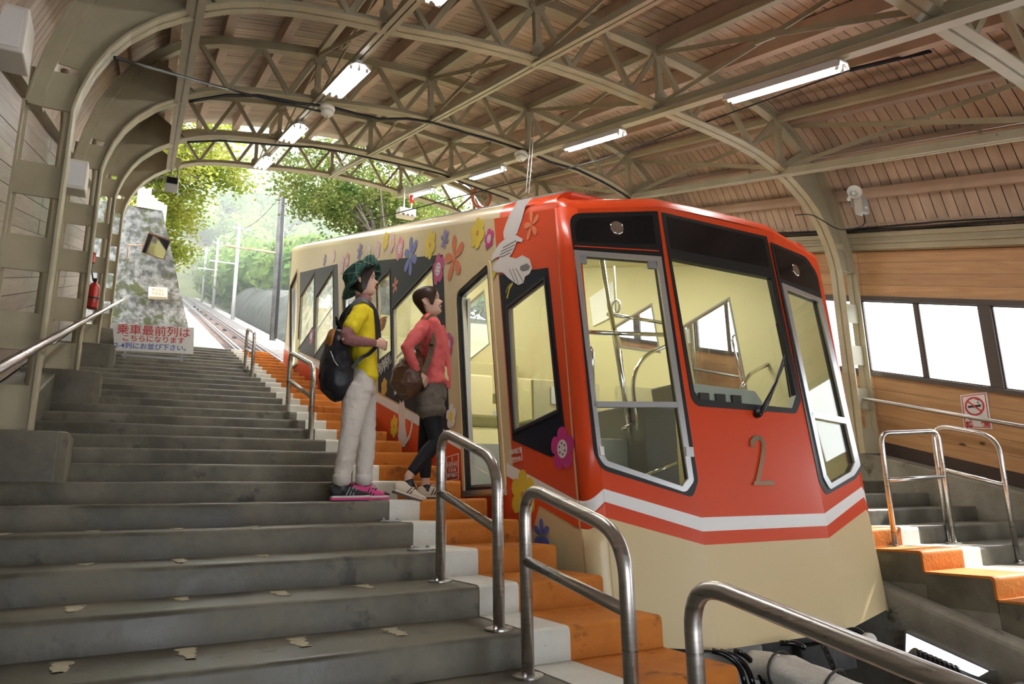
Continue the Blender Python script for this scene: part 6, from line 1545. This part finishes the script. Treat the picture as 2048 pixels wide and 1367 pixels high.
def shoe(heel, yaw_, L, pitch, mats, root, nm, stripe=3):
    """running shoe: sole, upper, toe cap, stripes, laces; heel point on the ground"""
    H_ = Vector(heel); R3 = Matrix.Rotation(yaw_, 3, 'Z') @ Matrix.Rotation(pitch, 3, 'Y')
    G = lambda x, y, z: H_+R3 @ Vector((x*L, y*L, z*L))
    top = empty(nm, H_, parent=root)
    prof = [(0.0, 0.105), (0.08, 0.125), (0.3, 0.120), (0.5, 0.125), (0.7, 0.155), (0.85, 0.145), (0.96, 0.095), (1.0, 0.03)]
    outl = [(x, w) for x, w in prof]+[(x, -w) for x, w in reversed(prof)]; outl = round_poly(outl, 0.03, 3)
    up = R3 @ Vector((0, 0, 1))
    for (z0, z1, mt, sc2, n2) in ((0.0, 0.055, mats['sole'], 1.0, 'outsole'), (0.055, 0.105, mats['mid'], 0.97, 'midsole')):
        def fm(a, b): 
            bump_ = 0.03*max(0, a-0.75)**1.0*1.6
            return G(0.5+(a-0.5)*sc2, b*sc2, z1+bump_)
        MB().prism(outl, fm, up*(-(z1-z0)*L)).build(n2, mt, top, bevel=0.003)
    mb = MB(); sec = [(0.03, 0.085, 0.26), (0.12, 0.105, 0.31), (0.27, 0.108, 0.33), (0.42, 0.112, 0.30), (0.58, 0.128, 0.215), (0.74, 0.135, 0.155), (0.88, 0.115, 0.115), (0.96, 0.065, 0.075)]
    loft(mb, [(G(x, 0, 0.09+h/2-0.02), w*L, h/2*L) for x, w, h in sec], 18, R3 @ Vector((0, 1, 0)), sq=0.8)
    organic('upper', mb, mats['upper'], top, 0.006, 3)
    mb = MB(); loft(mb, [(G(0.84, 0, 0.15), 0.128*L, 0.062*L), (G(0.92, 0, 0.135), 0.100*L, 0.05*L), (G(0.975, 0, 0.125), 0.06*L, 0.035*L)], 16, R3 @ Vector((0, 1, 0)))
    mb.build('toe_cap', mats['toe'], top, smooth=True)
    for i in range(stripe):
        a = 0.36+i*0.085
        for s in (-1, 1): MB().bar(G(a, s*0.128, 0.11), G(a+0.10, s*0.098, 0.30), 0.030*L, 0.012*L, R3 @ Vector((0, s, 0))).build('stripe', mats['stripe'], top)
    for i in range(5):
        x = 0.40+i*0.065; z = 0.365-i*0.042
        MB().tube([G(x, -0.07, z-0.02), G(x+0.01, 0, z+0.012), G(x, 0.07, z-0.02)], 0.014*L, 6).build('lace', mats['lace'], top, smooth=True)
    MB().tube([G(0.42, 0.02, 0.38), G(0.50, 0.07, 0.42), G(0.56, 0.10, 0.34), G(0.47, 0.04, 0.37), G(0.53, -0.06, 0.42), G(0.60, -0.09, 0.33)], 0.012*L, 6).build('lace_bow', mats['lace'], top, smooth=True)
    return G
# ------------------------------------------------------------------ person with the green hat
yb1 = 5.13; zf = Z0+0.006
W1 = empty('person', (1.46, yb1, zf), 'person in yellow shirt, white trousers and green plaid hat, carrying a backpack', 'person')
HS = 1.06
F1 = head_frame((1.455, yb1, (1.486, 3.088)[1]-0.005), 0.10, -0.30)
H1 = 0.250
hipN, hipF = P3((1.419, 2.335), 5.06), P3((1.485, 2.360), 5.20)
knN, knF = P3((1.356, 1.977), 5.03), P3((1.530, 2.016), 5.20)
anN, anF = P3((1.310, 1.680), 5.02), P3((1.518, 1.686), 5.19)
wa = P3((1.480, 2.487), 5.13); ch = P3((1.449, 2.757), 5.13); sh = P3((1.439, 2.938), 5.13); nk = P3((1.456, 3.028), 5.13)
shN, shF = P3((1.380, 2.881), 4.96), P3((1.507, 2.971), 5.30)
elN, wrN = P3((1.253, 2.665), 4.90), P3((1.515, 2.674), 4.97)
elF, wrF = P3((1.471, 2.736), 5.36), P3((1.568, 2.837), 5.26)
b = MB(); add_head(b, F1, H1)
loft(b, [(nk-Vector((0.012, 0, 0.05)), 0.055, 0.056), (nk, 0.048, 0.050), (F1((-0.015, 0, 0.055)), 0.047, 0.054)], 16)
loft(b, [(hipN.lerp(hipF, 0.5)+Vector((0, 0, -0.04)), 0.14, 0.09), (wa, 0.115, 0.075), (ch, 0.12, 0.08), (sh, 0.12, 0.058), (sh+Vector((0.005, 0, 0.02)), 0.085, 0.045)], 20)
for (hp, kn, an) in ((hipN, knN, anN), (hipF, knF, anF)):
    loft(b, [(hp, 0.068, 0.078), (hp.lerp(kn, 0.5), 0.056, 0.066), (kn, 0.044, 0.048), (kn.lerp(an, 0.35), 0.042, 0.048), (an, 0.028, 0.033), (an-Vector((0, 0, 0.07)), 0.028, 0.035)], 16)
for (s_, e_, w_) in ((shN, elN, wrN), (shF, elF, wrF)):
    loft(b, [(s_.lerp(e_, 0.06), 0.034, 0.036), (s_.lerp(e_, 0.5), 0.030, 0.032), (e_, 0.020, 0.021), (e_.lerp(w_, 0.4), 0.025, 0.026), (w_, 0.020, 0.023)], 14)
hand(b, wrN, (wrN-elN)+Vector((0, 0.05, 0)), (0.1, 0.1, 1), (-0.1, 1, 0.0), 1.0, 1.05)
hand(b, wrF, (wrF-elF)+Vector((0.05, -0.05, 0)), (0, -0.2, 1), (-0.1, -1, 0.0), 1.0, 1.05)
organic('body', b, M['skin'], W1, 0.0055, 2)
face(F1, W1, False, H1)
def low1(az):
    a = abs(az)
    return interp([(0, 0.80), (0.5, 0.78), (0.72, 0.62), (0.95, 0.48), (1.15, 0.34), (1.35, 0.14), (1.6, 0.06), (1.95, 0.02), (2.3, 0.0), (3.15, 0.0)], a)
hair_shell(F1, low1, 0.014, M['hair1'], W1, H1)
# bucket hat with the front brim turned up
def hat_pt(i, az):
    c = math.cos(az); tl = [(0.0, 0.088), (0.055, 0.092), (0.085, 0.082), (0.102, 0.060), (0.108, 0.028), (0.125, -0.006)][i] if i < 6 else None
    fr = math.exp(-((az+0.55)/1.0)**4)
    if i < 6: r, z = tl
    else:
        k_ = i-5; r = 0.125+0.020*k_*(1-0.45*fr); z = -0.006-0.017*k_*(1-fr)+0.024*k_*fr
    return Vector((r*1.10*c-0.004, r*0.92*math.sin(az), z))
Rh = Matrix.Rotation(0.58, 3, 'Y').inverted()
m = MB(); vs = []; fs = []; n = 48
for i in range(9):
    for j in range(n): az = 2*math.pi*j/n-math.pi; vs.append(F1(Vector((-0.012, 0, 0.158))+Rh @ (hat_pt(i, az)*1.07)))
for i in range(8):
    for j in range(n): fs.append((i*n+j, i*n+(j+1) % n, (i+1)*n+(j+1) % n, (i+1)*n+j))
hat = m.add(vs, fs).build('hat', M['plaid'], W1, smooth=True); so = hat.modifiers.new('thick', 'SOLIDIFY'); so.thickness = 0.004
# clothes
m = MB(); loft(m, [(nk+Vector((-0.015, 0, -0.045)), 0.078, 0.072), (nk+Vector((-0.006, 0, 0.0)), 0.060, 0.062), (nk+Vector((0.004, 0, 0.045)), 0.056, 0.060)], 18)
organic('turtleneck_collar', m, M['mauve'], W1, 0.007, 3)
for (s_, e_, w_, nm) in ((shN, elN, wrN, 'sleeve'), (shF, elF, wrF, 'sleeve')):
    m = MB(); d_ = (w_-e_).normalized(); loft(m, [(s_, 0.050, 0.054), (s_.lerp(e_, 0.5), 0.047, 0.050), (s_.lerp(e_, 0.88), 0.043, 0.046), (e_+d_*0.015-(e_-s_).normalized()*0.01, 0.042, 0.045), (e_.lerp(w_, 0.3), 0.041, 0.042), (e_.lerp(w_, 0.7), 0.034, 0.036), (w_-d_*0.012, 0.028, 0.031)], 16)
    organic(nm, m, M['mauve'], W1, 0.007, 4, 0.010, 0.035)
m = MB()
loft(m, [(P3((1.482, 2.430), 5.13), 0.150, 0.098), (wa, 0.142, 0.094), (wa.lerp(ch, 0.5), 0.140, 0.096), (ch, 0.148, 0.103), (ch.lerp(sh, 0.6), 0.160, 0.098), (sh, 0.165, 0.082), (sh+Vector((0.004, 0, 0.035)), 0.115, 0.066), (nk+Vector((-0.012, 0, -0.018)), 0.075, 0.066)], 24)
for (s_, e_) in ((shN, elN), (shF, elF)):
    d_ = (e_-s_); loft(m, [(s_-d_*0.12+Vector((0, 0.03 if s_ is shN else -0.03, 0.01)), 0.058, 0.060), (s_, 0.060, 0.066), (s_+d_*0.35, 0.058, 0.064), (s_+d_*0.60, 0.058, 0.064)], 16)
organic('shirt', m, M['yellow_shirt'], W1, 0.008, 5, 0.012, 0.05)
m = MB()
loft(m, [(hipN.lerp(hipF, 0.5)+Vector((-0.005, 0, -0.03)), 0.158, 0.112), (hipN.lerp(hipF, 0.5)+Vector((-0.004, 0, 0.06)), 0.150, 0.103), (wa+Vector((0, 0, 0.0)), 0.130, 0.085)], 22)
for (hp, kn, an) in ((hipN, knN, anN), (hipF, knF, anF)):
    loft(m, [(hp+Vector((0, 0, 0.01)), 0.086, 0.108), (hp.lerp(kn, 0.4), 0.076, 0.096), (hp.lerp(kn, 0.8), 0.068, 0.078), (kn, 0.064, 0.072), (kn.lerp(an, 0.4), 0.062, 0.070), (an+Vector((0, 0, 0.02)), 0.056, 0.062)], 18)
organic('trousers', m, M['trouser'], W1, 0.008, 4, 0.012, 0.05)
for an in (anN, anF):
    m = MB(); loft(m, [(an+Vector((0, 0, -0.018)), 0.060, 0.064), (an+Vector((0, 0, 0.03)), 0.060, 0.065)], 18); m.build('trouser_cuff', M['trouser'], W1, smooth=True)
    m = MB(); loft(m, [(an+Vector((0.01, 0, -0.095)), 0.036, 0.046), (an+Vector((0, 0, -0.02)), 0.036, 0.040)], 14); m.build('sock', M['black'], W1, smooth=True)
shm = dict(sole=M['shoe_pink'], mid=M['sole_white'], upper=M['shoe_black'], toe=M['shoe_black'], stripe=M['shoe_grey'], lace=M['shoe_pink'])
shoe(((1.231, 1.543)[0], 5.02, zf), -0.04, 0.285, 0.0, shm, W1, 'black_pink_shoe')
shm2 = dict(shm, upper=M['shoe_pink'], stripe=M['shoe_black'])
shoe(((1.426, 1.546)[0], 5.19, zf), -0.10, 0.285, 0.0, shm2, W1, 'pink_black_shoe')
# backpack
bp = empty('backpack', P3((1.262, 2.477), 5.12), 'black nylon backpack with tan flap worn by the person in yellow', 'backpack')
m = MB()
loft(m, [(P3((1.266, 2.752), 5.12), 0.095, 0.050), (P3((1.266, 2.668), 5.12), 0.135, 0.088), (P3((1.262, 2.553), 5.12), 0.150, 0.112), (P3((1.263, 2.440), 5.12), 0.155, 0.124), (P3((1.274, 2.347), 5.12), 0.145, 0.112), (P3((1.288, 2.280), 5.12), 0.105, 0.06)], 22, sq=0.85)
organic('bag_body', m, M['pack'], bp, 0.008, 5, 0.014, 0.06)
m = MB(); loft(m, [(P3((1.220, 2.771), 5.12), 0.085, 0.020), (P3((1.201, 2.700), 5.12), 0.110, 0.024), (P3((1.193, 2.615), 5.12), 0.105, 0.018)], 16); m.build('tan_flap', M['pack_tan'], bp, smooth=True)
MB().tube([P3((1.183, 2.588), 4.985), P3((1.211, 2.513), 4.968), P3((1.277, 2.439), 4.975)], 0.004, 6).build('zip', M['alu'], bp, smooth=True)
MB().tube([P3((1.296, 2.767), 5.12), P3((1.266, 2.845), 5.12), P3((1.246, 2.882), 5.12), P3((1.261, 2.826), 5.14)], 0.010, 8).build('grab_loop', M['pack'], bp, smooth=True)
def strap(pts, w, t, mat, parent, nm='strap', nrm=None):
    P_ = [Vector(p) for p in pts]; Q = []
    for i in range(len(P_)-1):
        p0, p1, p2, p3 = P_[max(i-1, 0)], P_[i], P_[i+1], P_[min(i+2, len(P_)-1)]
        for j in range(6):
            u = j/6; Q.append(0.5*((2*p1)+(p2-p0)*u+(2*p0-5*p1+4*p2-p3)*u*u+(3*p1-p0-3*p2+p3)*u**3))
    Q.append(P_[-1]); vs = []; fs = []
    for i, p in enumerate(Q):
        d = (Q[min(i+1, len(Q)-1)]-Q[max(i-1, 0)]).normalized(); a = Vector(nrm); b_ = d.cross(a).normalized(); a = b_.cross(d).normalized()
        vs += [p+b_*w/2+a*t, p-b_*w/2+a*t, p-b_*w/2-a*t, p+b_*w/2-a*t]
    for i in range(len(Q)-1):
        for j in range(4): fs.append((i*4+j, i*4+(j+1) % 4, i*4+4+(j+1) % 4, i*4+4+j))
    fs += [(3, 2, 1, 0), tuple(len(vs)-4+i for i in range(4))]
    return MB().add(vs, fs).build(nm, mat, parent, smooth=False)
for s in (-1, 1):
    yy = 5.13+s*0.105; e = s*0.01
    strap([P3((1.296, 2.720), yy), P3((1.304, 2.824), yy), P3((1.337, 2.940), yy+e), P3((1.404, 3.019), yy-s*0.02), P3((1.482, 2.989), yy-s*0.01), P3((1.528, 2.899), yy), P3((1.546, 2.776), yy), P3((1.545, 2.674), yy+s*0.02)], 0.042, 0.004, M['pack'], bp, 'shoulder_strap', (0.2, s*0.9, 0.4))
    strap([P3((1.533, 2.665), yy+s*0.03), P3((1.468, 2.592), yy+s*0.055), P3((1.402, 2.549), yy+s*0.058), P3((1.350, 2.478), yy+s*0.03)], 0.026, 0.003, M['pack'], bp, 'lower_strap', (0, s, 0.1))
# ------------------------------------------------------------------ person in the coral jacket
yb2 = 5.10
W2 = empty('person', (1.95, yb2, zf), 'smiling person in coral jacket, grey shorts and black leggings', 'person')
H2 = 0.243
F2 = head_frame(((1.998, 2.989)[0], yb2, (2.036, 2.985)[1]-0.012), 0.20, -0.52)
hipN, hipF = P3((1.972, 2.309), 5.03), P3((2.053, 2.341), 5.17)
knN, knF = P3((2.008, 1.958), 4.99), P3((1.997, 1.946), 5.19)
anN, anF = P3((1.797, 1.700), 5.00), P3((2.004, 1.670), 5.19)
wa = P3((2.011, 2.480), 5.10); ch = P3((2.017, 2.723), 5.10); sh = P3((1.986, 2.901), 5.10); nk = P3((1.998, 2.960), 5.10)
shN, shF = P3((1.898, 2.844), 4.95), P3((2.083, 2.931), 5.26)
elN, wrN = P3((1.725, 2.652), 4.90), P3((1.830, 2.472), 4.94)
elF, wrF = P3((2.046, 2.719), 5.34), P3((2.121, 2.546), 5.28)
b = MB(); add_head(b, F2, H2)
loft(b, [(nk-Vector((0.012, 0, 0.05)), 0.052, 0.052), (nk+Vector((0, 0, 0.01)), 0.045, 0.047), (F2((-0.012, 0, 0.06)), 0.045, 0.052)], 16)
loft(b, [(hipN.lerp(hipF, 0.5)+Vector((0, 0, -0.03)), 0.13, 0.085), (wa, 0.108, 0.075), (ch, 0.115, 0.078), (sh, 0.11, 0.052), (sh+Vector((0.006, 0, 0.02)), 0.075, 0.040)], 20)
for (hp, kn, an) in ((hipN, knN, anN), (hipF, knF, anF)):
    loft(b, [(hp, 0.066, 0.078), (hp.lerp(kn, 0.5), 0.055, 0.066), (kn, 0.043, 0.048), (kn.lerp(an, 0.35), 0.042, 0.048), (an, 0.028, 0.032), (an-Vector((0, 0, 0.06)), 0.028, 0.034)], 16)
for (s_, e_, w_) in ((shN, elN, wrN), (shF, elF, wrF)):
    loft(b, [(s_.lerp(e_, 0.06), 0.030, 0.032), (s_.lerp(e_, 0.5), 0.028, 0.030), (e_, 0.020, 0.021), (e_.lerp(w_, 0.4), 0.025, 0.026), (w_, 0.020, 0.022)], 14)
hand(b, wrN, Vector((0.75, 0.15, -0.55)), (0.45, 0.2, 0.8), (0.1, 0.9, -0.3), 0.9, 1.0)
hand(b, wrF, (wrF-elF), (0.8, -0.2, 0.2), (-0.1, -1, 0.0), 0.5, 1.0)
organic('body', b, M['skin'], W2, 0.0055, 2)
face(F2, W2, True, H2)
def low2(az):
    a = abs(az)
    return interp([(0, 0.86), (0.35, 0.84), (0.55, 0.74), (0.75, 0.55), (0.95, 0.40), (1.15, 0.26), (1.32, 0.30), (1.42, 0.52), (1.75, 0.56), (1.95, 0.42), (2.1, 0.05), (2.5, -0.10), (3.15, -0.14)], a)
hair_shell(F2, low2, 0.015, M['hair2'], W2, H2)
m = MB()
loft(m, [(P3((2.024, 2.417), 5.10), 0.150, 0.112), (wa, 0.140, 0.108), (wa.lerp(ch, 0.5), 0.140, 0.105), (ch, 0.146, 0.104), (ch.lerp(sh, 0.6), 0.152, 0.090), (sh, 0.150, 0.072), (sh+Vector((0.004, 0, 0.03)), 0.105, 0.058), (nk+Vector((-0.012, 0, -0.012)), 0.070, 0.060)], 24)
for (s_, e_, w_) in ((shN, elN, wrN), (shF, elF, wrF)):
    d_ = (w_-e_).normalized(); loft(m, [(s_+Vector((0, 0.03 if s_ is shN else -0.03, 0.012)), 0.052, 0.056), (s_.lerp(e_, 0.3), 0.054, 0.058), (s_.lerp(e_, 0.7), 0.047, 0.052), (e_+d_*0.01, 0.044, 0.048), (e_.lerp(w_, 0.35), 0.042, 0.044), (e_.lerp(w_, 0.75), 0.036, 0.038), (w_-d_*0.012, 0.030, 0.032)], 16)
organic('jacket', m, M['coral'], W2, 0.008, 4, 0.014, 0.045)
m = MB(); loft(m, [(sh+Vector((-0.055, 0, -0.02)), 0.085, 0.030), (sh+Vector((-0.035, 0, 0.028)), 0.082, 0.036), (nk+Vector((-0.020, 0, 0.0)), 0.066, 0.040)], 18); organic('hood', m, M['coral'], W2, 0.007, 4)
# open front edge, hem flap and the pale shirt that shows below it
hp_ = [P3((2.065, 2.882), 5.02), P3((2.100, 2.763), 5.02), P3((2.117, 2.622), 5.02), P3((2.126, 2.483), 5.02), P3((2.118, 2.383), 5.02)]
strap(hp_, 0.05, 0.004, M['coral'], W2, 'jacket_front_edge', (0.5, -0.85, 0))
m = MB(); loft(m, [(P3((2.049, 2.442), 5.10), 0.120, 0.108), (P3((2.048, 2.539), 5.10), 0.110, 0.104)], 18); m.build('pale_shirt_hem', plain('pale_yellow_shirt', (0.72, 0.66, 0.30), 0.8), W2, smooth=True)
m = MB()
loft(m, [(hipN.lerp(hipF, 0.5)+Vector((0, 0, -0.03)), 0.150, 0.118), (hipN.lerp(hipF, 0.5)+Vector((0, 0, 0.05)), 0.145, 0.112), (wa+Vector((0, 0, 0.0)), 0.125, 0.088)], 22)
for (hp, kn) in ((hipN, knN), (hipF, knF)):
    loft(m, [(hp+Vector((0, 0, 0.02)), 0.082, 0.108), (hp.lerp(kn, 0.18), 0.086, 0.108), (hp.lerp(kn, 0.33), 0.088, 0.106)], 18)
organic('shorts', m, M['shorts'], W2, 0.008, 4, 0.010, 0.04)
for (hp, kn) in ((hipN, knN), (hipF, knF)):
    m = MB(); loft(m, [(hp.lerp(kn, 0.27), 0.092, 0.110), (hp.lerp(kn, 0.385), 0.093, 0.111)], 20); m.build('shorts_cuff', M['shorts'], W2, smooth=True)
m = MB()
for (hp, kn, an) in ((hipN, knN, anN), (hipF, knF, anF)):
    loft(m, [(hp, 0.076, 0.088), (hp.lerp(kn, 0.5), 0.066, 0.078), (kn, 0.052, 0.058), (kn.lerp(an, 0.3), 0.052, 0.059), (kn.lerp(an, 0.7), 0.042, 0.047), (kn.lerp(an, 0.88), 0.037, 0.041)], 18)
organic('leggings', m, M['legging'], W2, 0.007, 3)
for an in (anN, anF):
    m = MB(); loft(m, [(an+Vector((0.012, 0, -0.075)), 0.034, 0.042), (an+Vector((0.004, 0, -0.030)), 0.035, 0.038)], 14); m.build('sock', M['black'], W2, smooth=True)
shc = dict(sole=M['shoe_brown'], mid=M['shoe_cream'], upper=M['shoe_cream'], toe=M['shoe_cream'], stripe=M['shoe_brown'], lace=M['sole_white'])
hN = (1.680, 1.629); shoe((hN[0]-0.005, 5.00, hN[1]-0.045), -0.06, 0.265, 0.33, shc, W2, 'cream_sneaker', 2)
hF = (1.944, 1.550); shoe((hF[0], 5.19, zf), -0.06, 0.265, 0.0, shc, W2, 'cream_sneaker', 2)
# shoulder bag
sb_ = empty('shoulder_bag', P3((1.784, 2.451), 5.02), 'brown leather shoulder bag hanging behind the person in the coral jacket', 'bag')
m = MB(); loft(m, [(P3((1.861, 2.647), 5.05), 0.07, 0.035), (P3((1.837, 2.578), 5.05), 0.11, 0.085), (P3((1.802, 2.485), 5.05), 0.135, 0.125), (P3((1.795, 2.395), 5.05), 0.135, 0.135), (P3((1.808, 2.338), 5.05), 0.10, 0.085)], 22, sq=0.9)
organic('bag_body', m, M['leather'], sb_, 0.008, 5, 0.018, 0.05)
strap([P3((1.850, 2.613), 5.04), P3((1.873, 2.742), 5.02), P3((1.929, 2.888), 5.01), P3((1.996, 2.948), 5.02), P3((2.004, 2.867), 4.985), P3((1.964, 2.716), 4.955), P3((1.916, 2.553), 4.945), P3((1.864, 2.460), 4.945), P3((1.811, 2.380), 4.95)], 0.045, 0.004, M['strap_green'], sb_, 'shoulder_strap', (0.25, -0.9, 0.25))
MB().box((1.937, 2.691)[0]-0.016, (1.937, 2.691)[0]+0.016, 4.93, 4.94, (1.937, 2.691)[1]-0.012, (1.937, 2.691)[1]+0.012).build('buckle', M['chrome'], sb_)
